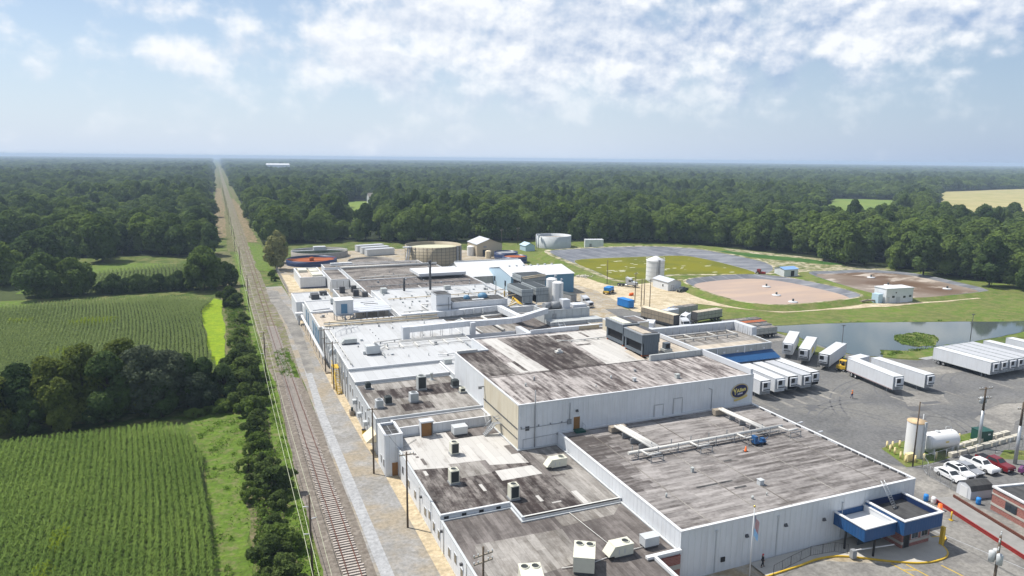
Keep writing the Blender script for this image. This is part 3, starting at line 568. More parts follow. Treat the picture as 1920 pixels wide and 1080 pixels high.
def walllight_s(root, x, y, z):
    l = part(root, 'wall_light', 'dark_grey', lambda b: b.face([(x - .22, y, z), (x + .22, y, z), (x + .22, y - .3, z + .05), (x - .22, y - .3, z + .05)]).face([(x - .22, y - .3, z + .05), (x + .22, y - .3, z + .05), (x + .22, y - .05, z + .38), (x - .22, y - .05, z + .38)]).face([(x - .22, y, z), (x - .22, y - .3, z + .05), (x - .22, y - .05, z + .38), (x - .22, y, z + .38)]).face([(x + .22, y, z), (x + .22, y, z + .38), (x + .22, y - .05, z + .38), (x + .22, y - .3, z + .05)]).face([(x - .22, y - .05, z + .38), (x + .22, y - .05, z + .38), (x + .22, y, z + .38), (x - .22, y, z + .38)]))
def downpipe_s(root, x, y, z0, z1):
    part(root, 'downpipe', 'light_grey', lambda b: b.box(x - .06, x + .06, y - .12, y - .003, z0, z1).box(x - .14, x + .14, y - .16, y - .003, z1, z1 + .22))

# --- A: the big flat warehouse in front
A = thing('warehouse', 'wide white front warehouse with a streaked grey roof, flagpole before its wall', 'warehouse', (48.4, 63.6, 0))
ZA = 6.4
shell(A, rect(48.4, 87.6, 63.6, 96.9), 0, ZA, 'white_wall', 'roof_warehouse', .22, .3)
part(A, 'roof_seam', 'roof_grey', lambda b: [b.box(x, x + .16, 64, 96.6, ZA + .01, ZA + .05) for x in (53.2, 61.0, 66.0, 74.5, 82.2)])
patch(A, [rect(57.5, 63.5, 72.6, 73.0), rect(62.2, 64.2, 70.6, 71.0), rect(66.5, 68.0, 78.2, 78.6)], ZA + .016, 'roof_tar')
patch(A, [rect(48.8, 48.8 + 1.6 + 4.6 * abs(math.sin(k * 2.3)) * (.45 + .04 * k), 74 + 1.05 * k, 75.05 + 1.05 * k) for k in range(20)], ZA + .012, 'roof_warehouse_dark')
part(A, 'parapet_bracket', 'dark_grey', lambda b: [b.box(87.05, 87.33, y, y + .9, ZA - .02, ZA + .24) for y in [65 + 1.35 * k for k in range(9)] + [79, 81.8, 84.6, 87.5, 90.4, 93.2]])
for x in (53.6, 63.2): downpipe_s(A, x, 63.6, .2, 5.6)
downpipe_s(A, 74.1, 63.6, .6, 5.4)
for x, z in ((58.3, 3.9), (64.5, 4.1), (71.0, 3.6)): walllight_s(A, x, 63.6, z)
part(A, 'wall_vent', 'black', lambda b: b.box(54.5, 55.1, 63.47, 63.59, 1.35, 1.95))
part(A, 'wall_light_arm', 'white_paint', lambda b: b.cyl((87.6, 86.6, 6.2), (89.0, 86.6, 6.35), .05, 6).cbox((89.3, 86.6, 6.35), (.7, .28, .12)).cyl((87.6, 82.2, 6.2), (89.0, 82.2, 6.35), .05, 6).cbox((89.3, 82.2, 6.35), (.7, .28, .12)))
# --- B: the low office wing
B = thing('office_wing', 'low white office wing with a patchwork roof beside the railway gravel', 'building', (23.9, 60, 0)); ZB = 4.5
shell(B, [(23.9, 81), (33.6, 81), (33.6, 77), (48.3, 77), (48.3, 96.9), (41.5, 96.9), (41.5, 108.9), (23.9, 108.9)], 0, ZB, 'white_wall', 'roof_dark', .12, .22, 'light_grey')
shell(B, [(23.9, 50), (44.7, 50), (44.7, 63.6), (48.3, 63.6), (48.3, 76.9), (33.7, 76.9), (33.7, 80.9), (23.9, 80.9)], 0, ZB - .45, 'white_wall', 'roof_brown', .12, .22, 'light_grey', names=('lower_wall', 'lower_roof', 'lower_coping'))
z = ZB + .012
patch(B, [[(24.3, 96), (41.3, 92.2), (41.3, 104.9), (33, 104.9), (33, 108.5), (24.3, 108.5)]], z, 'roof_white_old')
patch(B, [[(29.6, 96), (35.3, 95.5), (34.8, 90.9), (30.1, 90.8)], [(42.7, 77.3), (48, 77.3), (48, 96.5), (41.9, 96.5), (42.6, 86.6)]], z + .01, 'roof_grey')
patch(B, [[(35.4, 91.3), (41.3, 91.2), (41.6, 88.0), (35.2, 87.9)]], z + .014, 'roof_white_old')
patch(B, [rect(33.2, 41.2, 105.0, 108.6), rect(40.0, 41.4, 96.0, 99.5), rect(42.0, 42.8, 86.6, 97.2), rect(42.6, 44.6, 86.4, 86.9), rect(26.2, 26.7, 97, 99.4), rect(25.6, 26.1, 101, 101.7), rect(25.7, 26.2, 99.9, 100.5), rect(34.4, 35.4, 91.2, 95.4)], z + .02, 'roof_brown')
patch(B, [rect(31.6, 32.1, 85.8, 88.0), rect(37.7, 38.2, 80.2, 82), rect(42.9, 43.7, 77.6, 81.4), rect(25.4, 25.9, 93.4, 95), rect(39, 40.4, 79.2, 79.5)], z + .024, 'roof_white_old')
z = ZB - .45 + .012
patch(B, [[(38, 74), (45.6, 74.3), (48, 76.6), (38, 76.6)], [(24.4, 64.5), (37, 66.2), (37.6, 73.5), (26, 74)]], z, 'roof_grey')
patch(B, [[(38.5, 68), (45.4, 68.4), (45.6, 73.6), (37.6, 73.2)], [(38.0, 58), (44.4, 58), (44.5, 67.6), (38.3, 67.6)]], z + .01, 'roof_brown')
part(B, 'roof_curb', 'steel_pipe', lambda b: b.box(34, 48, 76.96, 77.2, ZB - .3, ZB + .2))
part(B, 'fascia', 'white_trim', lambda b: b.box(23.95, 33.6, 80.98, 81.3, ZB + .1, ZB + .34))
part(B, 'fascia_gap', 'black_gap', lambda b: [b.box(x, x + .6, 80.88, 80.985, ZB - .4, ZB + .06) for x in (24.4, 26.8, 29.2, 31.6)])
part(B, 'brick_wall', 'brick', lambda b: b.box(44.73, 48.36, 63.38, 63.62, 0, ZB - .75))
part(B, 'stone_band', 'concrete', lambda b: b.box(44.73, 48.37, 63.33, 63.379, 2.0, 2.6))
part(B, 'parapet_rail', 'white_trim', lambda b: b.box(43.6, 48.36, 63.2, 63.75, ZB - .3, ZB + .02).box(44.45, 44.8, 50, 63.2, ZB - .3, ZB + .02))
for k, y in enumerate((101, 97.3, 93.6, 88.2, 86.0, 83.9, 81.6, 77.1, 74.6, 72.2, 69.4, 66)): win_w(B, 23.9, y, 1.2 if k % 4 else 1.8, .85, 1.15)
part(B, 'wall_pipe', 'steel_pipe', lambda b: [b.cyl((23.84, y, .2), (23.84, y, 4.2), .05, 6) for y in (103, 91, 79.5, 70.5)])
for y in (90, 80, 72): part(B, 'wall_light', 'dark_grey', lambda b: b.box(23.55, 23.9, y - .15, y + .15, 3.0, 3.3))
part(B, 'door_hood', 'white_paint', lambda b: b.box(28.6, 30.6, 107.5, 108.85, ZB, ZB + 2.5, skip='s').box(28.5, 30.7, 107.3, 108.9, ZB + 2.5, ZB + 2.75))
part(B, 'hood_opening', 'brown_door', lambda b: b.box(28.75, 30.45, 107.8, 107.82, ZB + .02, ZB + 2.3))
part(B, 'roof_conduit', 'steel_pipe', lambda b: b.tube([(33.6, 65.5, 4.2), (36.5, 65.0, 4.2), (41.4, 65.8, 4.2), (45.5, 66, 4.2)], .06, 5).tube([(40.2, 77, 4.2), (41.4, 66, 4.2)], .05, 5).tube([(24.8, 104.6, 4.65), (27.6, 107.0, 4.65)], .06, 5))
# --- white stair block
S = thing('stair_block', 'small white tower-like block with a tar roof on the railway side of the plant', 'building', (21.9, 104.5, 0))
shell(S, rect(21.9, 24.75, 104.4, 110.0), 0, 6.6, 'white_wall', 'roof_tar', .35, .3)
door_s(S, 23.4, 104.4, 0.05, .95, 2.3); part(S, 'roof_seam', 'mid_grey', lambda b: b.box(23.3, 23.4, 104.8, 109.6, 6.61, 6.63).box(22.4, 24.3, 107.2, 107.3, 6.635, 6.65))
for y in (105.6, 107.4): win_w(S, 21.9, y, 1.4, .6, 1.2)
# --- D: two-storey block with rooftop fans
D = thing('processing_block', 'white block with a brown and grey striped roof covered in condenser units', 'building', (22.3, 109, 0)); ZD = 6.35
shell(D, rect(22.3, 41.4, 113.4, 132.7), 0, ZD, 'old_white_wall', 'roof_grey', .1, .2, 'light_grey')
shell(D, rect(24.8, 41.4, 109.0, 113.3), 0, ZD - .4, 'white_wall', 'roof_grey', .1, .25, 'white_trim', names=('front_wall', 'front_roof', 'front_coping'))
patch(D, [rect(25.5, 41, 122.6, 128.4), rect(28.0, 33.4, 115.6, 119.4)], ZD + .012, 'roof_dark'); patch(D, [rect(25.4, 33.8, 128.6, 132.2), rect(36.4, 41, 128.8, 132.2)], ZD + .014, 'roof_grey'); patch(D, [rect(22.8, 24.8, 128.8, 132), rect(25.4, 41, 109.5, 112.9)], ZD - .4 + .412, 'roof_brown') if 0 else None
patch(D, [rect(22.8, 24.8, 127.8, 132)], ZD + .016, 'roof_brown')
for y in (131, 128.4, 125.6, 122.4, 119.4, 116.4): win_w(D, 22.3, y, 3.2, .8, 1.5)
for y in (129, 124, 118.2): win_w(D, 22.3, y, .9, .8, 1.5)
part(D, 'awning', 'cream_paint', lambda b: b.face([(20.6, 113.2, 2.6), (22.3, 113.2, 3.9), (22.3, 117, 3.9), (20.6, 117, 2.6)]).face([(20.6, 113.2, 2.6), (20.6, 117, 2.6), (20.6, 117, 2.45), (20.6, 113.2, 2.45)]).face([(22.3, 113.2, 2.5), (22.3, 113.2, 3.9), (20.6, 113.2, 2.6), (20.6, 113.2, 2.45)]).face([(22.3, 117, 2.5), (20.6, 117, 2.45), (20.6, 117, 2.6), (22.3, 117, 3.9)]).face([(20.6, 113.2, 2.44), (22.3, 113.2, 2.44), (22.3, 117, 2.44), (20.6, 117, 2.44)]))
part(D, 'wall_unit', 'light_grey', lambda b: [b.box(21.6, 22.28, y - .5, y + .5, zz_, zz_ + .8) for y, zz_ in ((127.2, 2.1), (121.4, 2.5), (132.2, 3))])
part(D, 'wall_light', 'dark_grey', lambda b: b.box(36.4, 36.8, 108.75, 108.98, 5.0, 5.4))
# --- freezer building with its sign wall
F = thing('freezer_building', 'tall white cold store with a streaked roof and the oval sign on its wall', 'building', (41.5, 97, 0)); ZF = 11.75
shell(F, [(41.5, 97), (87.8, 97), (87.8, 139), (48.3, 139), (48.3, 129.6), (41.5, 129.6)], 0, ZF, 'white_wall', 'roof_freezer', .22, .25)
part(F, 'cream_panel', 'cream_wall', lambda b: b.box(41.455, 41.497, 97.0, 112.6, 4.4, 11.8))
part(F, 'wall_rail', 'dark_grey', lambda b: b.box(41.36, 41.45, 97.2, 112.6, 7.9, 8.05).box(41.36, 41.45, 97.2, 108, 6.3, 6.4))
z = ZF + .012
patch(F, [[(42, 113), (48, 113), (48.6, 129.2), (42, 129.2)], [(54.8, 112.8), (65.2, 112.4), (67.4, 136.6), (53.6, 137.6)]], z, 'roof_dark')
patch(F, [[(50.6, 113.2), (54.4, 112.9), (53.6, 138), (50.2, 138)], [(66.2, 112.6), (74.6, 112.4), (79.6, 122), (79.6, 130.4), (68.0, 131)], [(64.8, 131), (79.4, 131), (79.6, 137.4), (65, 137.4)], [(48.8, 113.2), (50.4, 113.2), (50.0, 120), (48.8, 120)]], z + .01, 'roof_white_old')
patch(F, [[(64.8, 131.4), (69.2, 131.4), (69.6, 136.2), (65.2, 136.2)], rect(49.8, 50.6, 114.0, 120.5), rect(72.6, 73.4, 132.2, 136.6), rect(67.2, 70.6, 126.4, 127.4)], z + .016, 'roof_dark')
patch(F, [[(75, 112.6), (87, 112.6), (87, 131), (80, 131), (79.4, 121), (75.4, 118)], [(73.4, 113), (75.8, 113), (76.4, 120), (74.2, 119.4)]], z + .02, 'roof_tan')
patch(F, [rect(42, 75, 112.2, 112.55)], z + .026, 'roof_dark')
part(F, 'roof_curb', 'steel_pipe', lambda b: b.box(41.9, 46.2, 129.2, 129.6, ZF, ZF + .55))
part(F, 'roof_wall', 'stained_wall', lambda b: b.box(75.2, 87.5, 111.4, 111.9, ZF, ZF + 1.15))
part(F, 'east_parapet', 'white_paint', lambda b: b.box(87.25, 87.77, 97.26, 112, ZF + .1, ZF + 1.15).box(87.25, 87.77, 112.02, 138.9, ZF + .1, ZF + .9))
part(F, 'north_parapet', 'white_wall', lambda b: b.box(62, 79.2, 138.6, 138.98, ZF, ZF + .95)); part(F, 'north_panel', 'tan_bldg', lambda b: b.box(74, 79.2, 138.5, 138.598, ZF, ZF + .9))
part(F, 'pipe_run', 'steel_pipe', lambda b: [b.tube([(64.6, 131.0, ZF + .35), (66.6, 129.8, ZF + .35), (79.4, 129.8, ZF + .35)], .13, 6)] + [b.box(x, x + .3, 129.6, 130, ZF, ZF + .35) for x in (67.4, 70.6, 73.8, 77)])
part(F, 'roof_scuttle', 'steel_pipe', lambda b: b.box(60.6, 62.0, 122.6, 123.6, ZF, ZF + .4).box(61, 61.7, 122.8, 123.3, ZF + .4, ZF + .75))
door_s(F, 51.8, 97, ZA + .05, 1.15, 2.3); walllight_s(F, 51.8, 97, 9.6)
for x, h in ((67.6, 2.3), (71.5, 3.0)):
    part(F, 'panel_door', 'white_wall', lambda b: b.box(x - .85, x + .85, 96.95, 96.998, ZA + .1, ZA + h))
    part(F, 'door_frame', 'galvanized', lambda b: b.box(x - .97, x - .85, 96.9, 96.99, ZA + .1, ZA + h + .12).box(x + .85, x + .97, 96.9, 96.99, ZA + .1, ZA + h + .12).box(x - .85, x + .85, 96.9, 96.99, ZA + h, ZA + h + .12))
part(F, 'conduit', 'mid_grey', lambda b: b.cyl((44.3, 96.85, 4.6), (44.3, 96.85, 14.2), .09, 6).tube([(41.9, 96.9, 8.0), (50.3, 96.9, 8.1)], .05, 5).box(50.1, 50.8, 96.8, 96.99, 7.7, 8.5).cyl((50.5, 96.9, 8.5), (50.5, 96.9, 11.3), .06, 5).tube([(42.3, 96.9, 4.7), (42.3, 96.9, 6.2), (48.6, 96.9, 6.4)], .03, 5).tube([(78.6, 96.9, 6.6), (78.6, 96.9, 10.2), (77.9, 96.9, 10.5)], .05, 5))
part(F, 'wall_vent', 'dark_grey', lambda b: b.box(42.7, 43.35, 96.9, 96.995, 7.6, 8.3))
part(F, 'wall_lamp', 'mid_grey', lambda b: [b.box(x, x + .14, 96.8, 96.99, 8.1, 8.35) for x in (41.9, 44.9, 47, 49)] + [b.box(48.2, 48.34, 96.8, 96.99, 6.2, 6.5)])
part(F, 'wall_arm', 'mid_grey', lambda b: b.box(41.0, 41.45, 112.4, 112.7, 10.2, 10.4).box(40.4, 41.0, 112.4, 112.7, 9.9, 10.4))
part(F, 'door_step', 'green_box', lambda b: b.box(51.1, 52.8, 95.6, 96.85, ZA + .01, ZA + .35)); part(F, 'step_rail', 'galvanized', lambda b: b.tube([(52.8, 96.9, ZA + .3), (52.8, 96.9, ZA + 1.2), (52.8, 95.8, ZA + 1.2), (52.8, 95.8, ZA + .3)], .035, 5))
# the oval sign on the freezer wall
SG = thing('oval_sign', 'navy oval company sign with yellow lettering and a gold ribbon on the tall white wall', 'sign', (84.75, 96.98, 9.2)); SG.scale = (.86, 1, .86)
def oval(rx, ry, y0, y1, cx=0, cz=0, tilt=rad(9), n=40):
    ps = []
    for k in range(n):
        t = 2 * math.pi * k / n; a, c = rx * math.cos(t), ry * math.sin(t); ps.append((cx + a * math.cos(tilt) - c * math.sin(tilt), cz + a * math.sin(tilt) + c * math.cos(tilt)))
    b = MB(); b.face([(x, y0, z) for x, z in ps])
    for k in range(n): b.face([(*(ps[k][0],), y0, ps[k][1]), (ps[k][0], y1, ps[k][1]), (ps[(k + 1) % n][0], y1, ps[(k + 1) % n][1]), (ps[(k + 1) % n][0], y0, ps[(k + 1) % n][1])])
    return b
oval(2.32, 1.62, -.05, 0).build('outer_ring', 'sign_ring', SG); oval(2.16, 1.48, -.07, -.05).build('rim', 'sign_gold', SG); oval(2.02, 1.36, -.09, -.07).build('panel', 'sign_navy', SG)
rb = MB(); c_, s_ = math.cos(rad(13)), math.sin(rad(13)); pts = []
for k in range(9):
    x = -1.75 + 3.5 * k / 8; zc = -1.55 - .18 * (1 - (x / 1.9) ** 2); pts.append((x, zc))
for k in range(8):
    (xa, za), (xb, zb) = pts[k], pts[k + 1]; q = [(xa, za - .24), (xb, zb - .24), (xb, zb + .24), (xa, za + .24)]
    rb.face([(x * c_ - z_ * s_, -.11, x * s_ + z_ * c_) for x, z_ in q])
rb.build('ribbon', 'sign_gold', SG)
def lettering(txt, size, m, parent, loc, tilt=rad(9), shear=0, ex=.012, name='lettering', rotz=0, sx=1.0, bold=0):
    cu = bpy.data.curves.new('letters', 'FONT'); cu.body = txt; cu.size = size; cu.extrude = ex; cu.align_x = 'CENTER'; cu.align_y = 'CENTER'; cu.shear = shear; cu.offset = bold
    t = bpy.data.objects.new('letters', cu); COL.objects.link(t); dg = bpy.context.evaluated_depsgraph_get(); me = bpy.data.meshes.new_from_object(t.evaluated_get(dg)); bpy.data.objects.remove(t); bpy.data.curves.remove(cu)
    me.name = name; o = bpy.data.objects.new(name, me); COL.objects.link(o); me.materials.clear(); me.materials.append(MT(m)); o.parent = parent; KID.setdefault(parent.name, []).append(o)
    o.matrix_local = Matrix.Translation(loc) @ Matrix.Rotation(rotz, 4, 'Z') @ Matrix.Rotation(-tilt, 4, 'Y') @ Matrix.Rotation(math.pi / 2, 4, 'X') @ Matrix.Diagonal((sx, 1, 1, 1)); return o
lettering('Allen', 1.15, 'sign_yellow', SG, (.32, -.11, .16), shear=.15, bold=.018); lettering('HARIM', .42, 'sign_white', SG, (.12, -.11, -.62), bold=.01)
tk = MB()
for q in ([(-1.62, .62), (-1.5, .68), (-1.18, -.05), (-1.05, -.75), (-1.22, -.72), (-1.3, -.1)], [(-1.3, -.1), (-1.0, .75), (-.86, .70), (-.98, .2), (-1.12, -.3)], [(-1.62, .62), (-1.66, .3), (-1.45, -.02), (-1.3, -.1), (-1.4, .3)]):
    tk.face([(x * .99, -.105, z_) for x, z_ in q])
tk.build('leaf_mark', 'sign_yellow', SG)
# --- E1 / E2: the long white roofs
E1 = thing('lower_white_annex', 'narrow flat annex with a clean white roof north of the striped roof', 'building', (22.3, 132.8, 0))
shell(E1, rect(22.3, 41.4, 132.8, 140), 0, 6.95, 'old_white_wall', 'roof_white', .08, .2, 'bright_roof'); 
for y in (138.4, 135.6): win_w(E1, 22.3, y, 3.4, .8, 1.5)
E2 = thing('white_roof_hall', 'long hall with a broad white roof, ducts and pipe racks along its far edge', 'building', (22.3, 140, 0)); ZE = 7.5
shell(E2, [(22.3, 140.1), (41.4, 140.1), (41.4, 132.9), (41.5, 129.7), (48.2, 129.7), (48.2, 139.1), (53.5, 139.1), (53.5, 177), (44, 179.4), (22.3, 179.4)] if 0 else [(22.3, 140.1), (48.2, 140.1), (53.5, 140.1), (53.5, 177), (44, 179.4), (22.3, 179.4)], 0, ZE, 'old_white_wall', 'roof_white', .08, .2, 'bright_roof')
E3 = thing('roof_link', 'small white-roofed link wedged between the cold store corner and the white halls', 'building', (41.5, 129.7, 0))
shell(E3, rect(41.5, 48.2, 129.75, 140), 0, 7.3, 'old_white_wall', 'roof_white', .08, .2, 'bright_roof'); part(E3, 'vent_box', 'unit_grey', lambda b: b.box(41.8, 43.4, 137.4, 138.4, 7.3, 8.3))
for y in (177, 173, 169, 165, 158, 154, 150, 146.5, 143): win_w(E2, 22.3, y, 3.6, .7, 1.6)
part(E2, 'wall_pipe', 'galvanized', lambda b: [b.cyl((22.2, y, .4), (22.2, y, 7.2), .07, 6) for y in (175, 171, 167, 156.5, 152, 148, 144.6, 141.4)])
part(E2, 'vent_stub', 'mid_grey', lambda b: [b.cyl((33 + .05 * k, 172 - 3.2 * k, ZE), (33 + .05 * k, 172 - 3.2 * k, ZE + .25), .1, 6) for k in range(7)])
part(E2, 'roof_pipes', 'steel_pipe', lambda b: [b.tube([(31.5, 153.5, ZE + .5), (34, 156.5, ZE + .5), (53, 156.2, ZE + .5)], .12, 6), b.tube([(31, 152.5, ZE + .3), (53, 152.8, ZE + .3)], .10, 6), b.tube([(37, 158, ZE + .35), (53, 157.8, ZE + .35)], .14, 6)] + [b.box(x, x + .3, 152.2, 156.6, ZE, ZE + .3) for x in (33, 36.5, 40, 43.6, 47, 50.6)])
part(E2, 'pipe_tree', 'galvanized', lambda b: [b.tube([(24 + 1.4 * k, 168 + k, ZE), (24 + 1.4 * k, 168 + k, ZE + 1.1), (27 + k, 172, ZE + 1.1), (27 + k, 177, ZE + 1.1)], .06, 5) for k in range(4)] + [b.tube([(29.6, 150 + k, ZE), (29.6, 150 + k, ZE + 1), (31.6, 152 + k * .6, ZE + 1)], .06, 5) for k in range(4)])
# beige pipe rack gutter between E2 and F
PG = thing('pipe_gallery', 'beige insulated pipes on low stands along the far edge of the white hall roof', 'pipe rack', (23, 178, ZE))
for k, (y, z_, r) in enumerate(((178.2, .45, .16), (178.9, .75, .13), (179.6, 1.0, .2), (180.3, .55, .14))): part(PG, 'pipe', 'beige_pipe' if k % 2 == 0 else 'steel_pipe', lambda b: b.cyl((22.8, y, ZE + z_), (52.5, y - .4, ZE + z_), r, 7))
part(PG, 'stand', 'mid_grey', lambda b: [b.box(x, x + .2, 177.9, 180.6, ZE + .08, ZE + .3).box(x, x + .15, 179, 179.15, ZE, ZE + 1.3) for x in range(24, 52, 4)])
# white duct bridges
def duct(root, pts, w_, h, m='white_wall', name='duct'):
    b = MB()
    for (x0, y0, z0), (x1, y1, z1) in zip(pts[:-1], pts[1:]):
        d = Vector((x1 - x0, y1 - y0, 0)).normalized(); nx, ny = -d.y * w_ / 2, d.x * w_ / 2
        c = [[(x + s * nx, y + s * ny, z + t * h) for s, t in ((-1, 0), (1, 0), (1, 1), (-1, 1))] for x, y, z in ((x0, y0, z0), (x1, y1, z1))]
        for i in range(4): j = (i + 1) % 4; b.face([c[0][j], c[0][i], c[1][i], c[1][j]])
        b.face(c[0][::-1]); b.face(c[1])
    o = b.build(name, m, root, True); return o
DB = thing('duct_bridge', 'white boxed duct raised on thin legs across the white roof, stepping up to the right', 'duct', (39, 159.5, ZE))
duct(DB, [(39.4, 160.1, ZE + 1.7), (55, 160.5, ZE + 1.9), (57, 160.6, ZE + 1.7), (66.6, 160.9, ZE + 1.6), (69, 161.4, ZE + 1.7), (74, 164, ZE + 1.9), (79.2, 167.3, ZE + 1.9)], 1.5, 1.35)
part(DB, 'duct_drop', 'white_paint', lambda b: b.box(38.3, 39.9, 159.2, 161, ZE, ZE + 3.1).box(55.0, 56.2, 158.6, 159.7, ZE, ZE + 3.0))
part(DB, 'leg', 'galvanized', lambda b: [b.cyl((x, y, ZE), (x, y, ZE + 1.9), .05, 5) for x in (41, 43, 45.5, 48, 50.4, 53) for y in (159.5, 161.1)])
DR = thing('duct_ring', 'white boxed duct running round the sunken grey roofs in the middle of the plant', 'duct', (43, 182, 7))
duct(DR, [(43.2, 181.2, 7.4), (57, 181.4, 7.4), (71.5, 182.6, 7.6), (71.9, 168, 7.6), (73, 165, 8.4)], 1.5, 1.5)
part(DR, 'seam', 'light_grey', lambda b: [b.box(44.5 + 2.7 * k, 44.56 + 2.7 * k, 180.42, 181.3 + .03 * k, 7.4, 8.8) for k in range(9)])
MC = thing('sunken_roofs', 'grey low roofs with pipe runs inside the white duct ring', 'building', (53.6, 139, 0))
shell(MC, [(53.6, 139.1), (90, 139.1), (90, 180.5), (53.6, 180.5)], 0, 6.6, 'grey_wall', 'roof_brown', .15, .3, 'steel_pipe')
patch(MC, [rect(54.2, 58.8, 162.2, 178)], 6.62, 'roof_white'); patch(MC, [rect(59.5, 64.6, 162.2, 178), rect(65.6, 70.6, 162.4, 177.5)], 6.625, 'roof_grey'); patch(MC, [rect(54, 67, 140, 158)], 6.625, 'roof_stain')
part(MC, 'pipe', 'steel_pipe', lambda b: b.tube([(64.9, 161.5, 7.2), (64.9, 178.2, 7.2), (71, 178.6, 7.2)], .35, 7).tube([(59.2, 161.5, 7), (59.2, 179, 7)], .2, 6).tube([(54, 141.0, 7.6), (68, 141.2, 7.6)], .16, 6).tube([(54, 142.2, 7.9), (68, 142.2, 7.9)], .14, 6).tube([(56, 143.6, 7.5), (68, 143.4, 7.5)], .16, 6).tube([(54, 140.2, 8.3), (66, 140.2, 8.3)], .12, 6))
part(MC, 'pipe_stand', 'mid_grey', lambda b: [b.box(x, x + .2, 140, 144, 6.6, 7.4).box(x, x + .15, 141, 141.2, 6.6, 8.4) for x in (55, 57.6, 60.2, 62.8, 65.4)])
part(MC, 'divider_wall', 'white_paint', lambda b: b.box(66.9, 68.3, 144, 159, 6.6, 8.6).box(54, 66.6, 158.6, 159.0, 6.6, 7.5).box(68, 82, 140.4, 140.9, 6.6, 12.3))
part(MC, 'rubble_gear', 'rust', lambda b: [b.cyl((70 + 1.1 * k, 148 + (k * 7 % 5), 6.9), (71.5 + 1.1 * k, 152 + (k * 5 % 4), 7.6), .13, 5) for k in range(8)] + [b.cbox((72.6, 154.5, 7.2), (2.6, 1.8, 1.1), 0, .4)])
part(MC, 'stair', 'galvanized', lambda b: [b.cbox((75.4 + .0 * k, 146 + .45 * k, 6.8 + .3 * k), (1.3, .4, .06)) for k in range(12)] + [b.tube([(74.7, 146, 7.8), (74.7, 151.4, 11.3)], .05, 5), b.tube([(76.1, 146, 7.8), (76.1, 151.4, 11.3)], .05, 5)])
part(MC, 'roof_unit', 'unit_grey', lambda b: b.box(56.5, 58.4, 174.2, 176.2, 6.6, 7.3).box(57, 57.9, 174.6, 175.8, 7.3, 7.6))
MW = thing('machine_house', 'stained grey machine house with round tanks on its roof beside two white silos', 'building', (78.8, 167, 0))
shell(MW, rect(78.8, 92.5, 167.4, 174.5), 0, 9.8, 'stained_wall', 'roof_stain', .2, .25, 'light_grey')
part(MW, 'front_step', 'stained_wall', lambda b: b.box(78.9, 94.5, 163.4, 167.36, 6.6, 7.6)); part(MW, 'roof_box', 'white_paint', lambda b: b.box(84.6, 86.8, 168, 170.4, 9.85, 12.4).box(88, 92, 168.4, 171.6, 9.85, 10.7))
part(MW, 'round_tank', 'mid_grey', lambda b: b.cyl((79.6, 169.6, 10.8), (81.4, 169.8, 10.8), .95, 12).cyl((81.8, 169.6, 10.8), (84.2, 169.6, 10.8), 1.05, 12)); part(MW, 'door', 'mid_grey', lambda b: b.box(81.2, 82.4, 167.3, 167.395, 6.7, 9))
# --- F2: building at the north-west corner with the tan roof, and its upper platform
F2 = thing('north_west_hall', 'white hall with a tan flat roof corner and a metal platform above it', 'building', (21.8, 181, 0))
shell(F2, rect(21.8, 43, 181.2, 199), 0, 6.9, 'old_white_wall', 'roof_tan', .12, .25, 'bright_roof'); shell(F2, rect(21.8, 43, 199.1, 215), 0, 7.2, 'old_white_wall', 'roof_white', .1, .25, 'bright_roof', names=('rear_wall', 'rear_roof', 'rear_coping'))
part(F2, 'wall_panel', 'blue_grey', lambda b: [b.box(21.7, 21.79, y, y + 1.7, 1.6, 6.0) for y in (182, 185.4, 189, 193, 204, 208.5)])
part(F2, 'pipe', 'white_paint', lambda b: b.tube([(22.4, 198.6, 7.9), (27.2, 199.4, 7.9), (29.4, 190, 7.6), (29.4, 183, 7.6)], .2, 7).tube([(31.5, 188, 7.2), (34, 183.0, 7.2), (43, 182.4, 7.2)], .25, 7))
PF = thing('roof_platform', 'grey metal deck on steel legs above the tan and white flat roof', 'platform', (31, 183, 7))
part(PF, 'deck', 'tin_roof', lambda b: b.prism([(31.2, 186.2), (41.8, 186.6), (42.2, 200), (33, 199.6)], 9.0, 9.25, bottom=True)); part(PF, 'skylight', 'bright_roof', lambda b: b.box(36, 39.6, 193.6, 194.8, 9.26, 9.36).box(36, 39.6, 196.2, 197.4, 9.26, 9.36))
part(PF, 'louvre', 'dark_grey', lambda b: b.box(36, 39.8, 194.9, 195.8, 9.27, 9.33).box(35.6, 39.4, 197.6, 198.4, 9.27, 9.33)); part(PF, 'leg', 'mid_grey', lambda b: [b.box(x, x + .2, y, y + .2, 7, 9) for x in (32, 35, 38, 41) for y in (186.6, 192, 198)])
part(PF, 'guard_rail', 'galvanized', lambda b: [b.tube([(31.3, 186.3, 9.25 + h), (41.8, 186.7, 9.25 + h), (42.1, 199.8, 9.25 + h)], .04, 4) for h in (.5, 1.0)]); part(PF, 'lower_deck', 'tin_roof', lambda b: [b.box(32 + 1.5 * k, 33.1 + 1.5 * k, 183.6, 185.8, 7.25, 7.5) for k in range(7)])
PH = thing('penthouse', 'white rooftop cabin on stilts with a blue-grey shutter and outside stairs', 'cabin', (26.4, 184, 7)); 
part(PH, 'wall', 'white_wall', lambda b: b.box(26.6, 31.2, 184.6, 189.2, 9.2, 12.8)); part(PH, 'roof', 'bright_roof', lambda b: b.box(26.45, 31.35, 184.45, 189.35, 12.8, 12.98)); part(PH, 'shutter', 'blue_grey', lambda b: b.box(28.0, 29.6, 184.5, 184.595, 9.5, 12.0)); part(PH, 'floor', 'mid_grey', lambda b: b.box(26.5, 31.3, 183.6, 189.3, 9.0, 9.19))
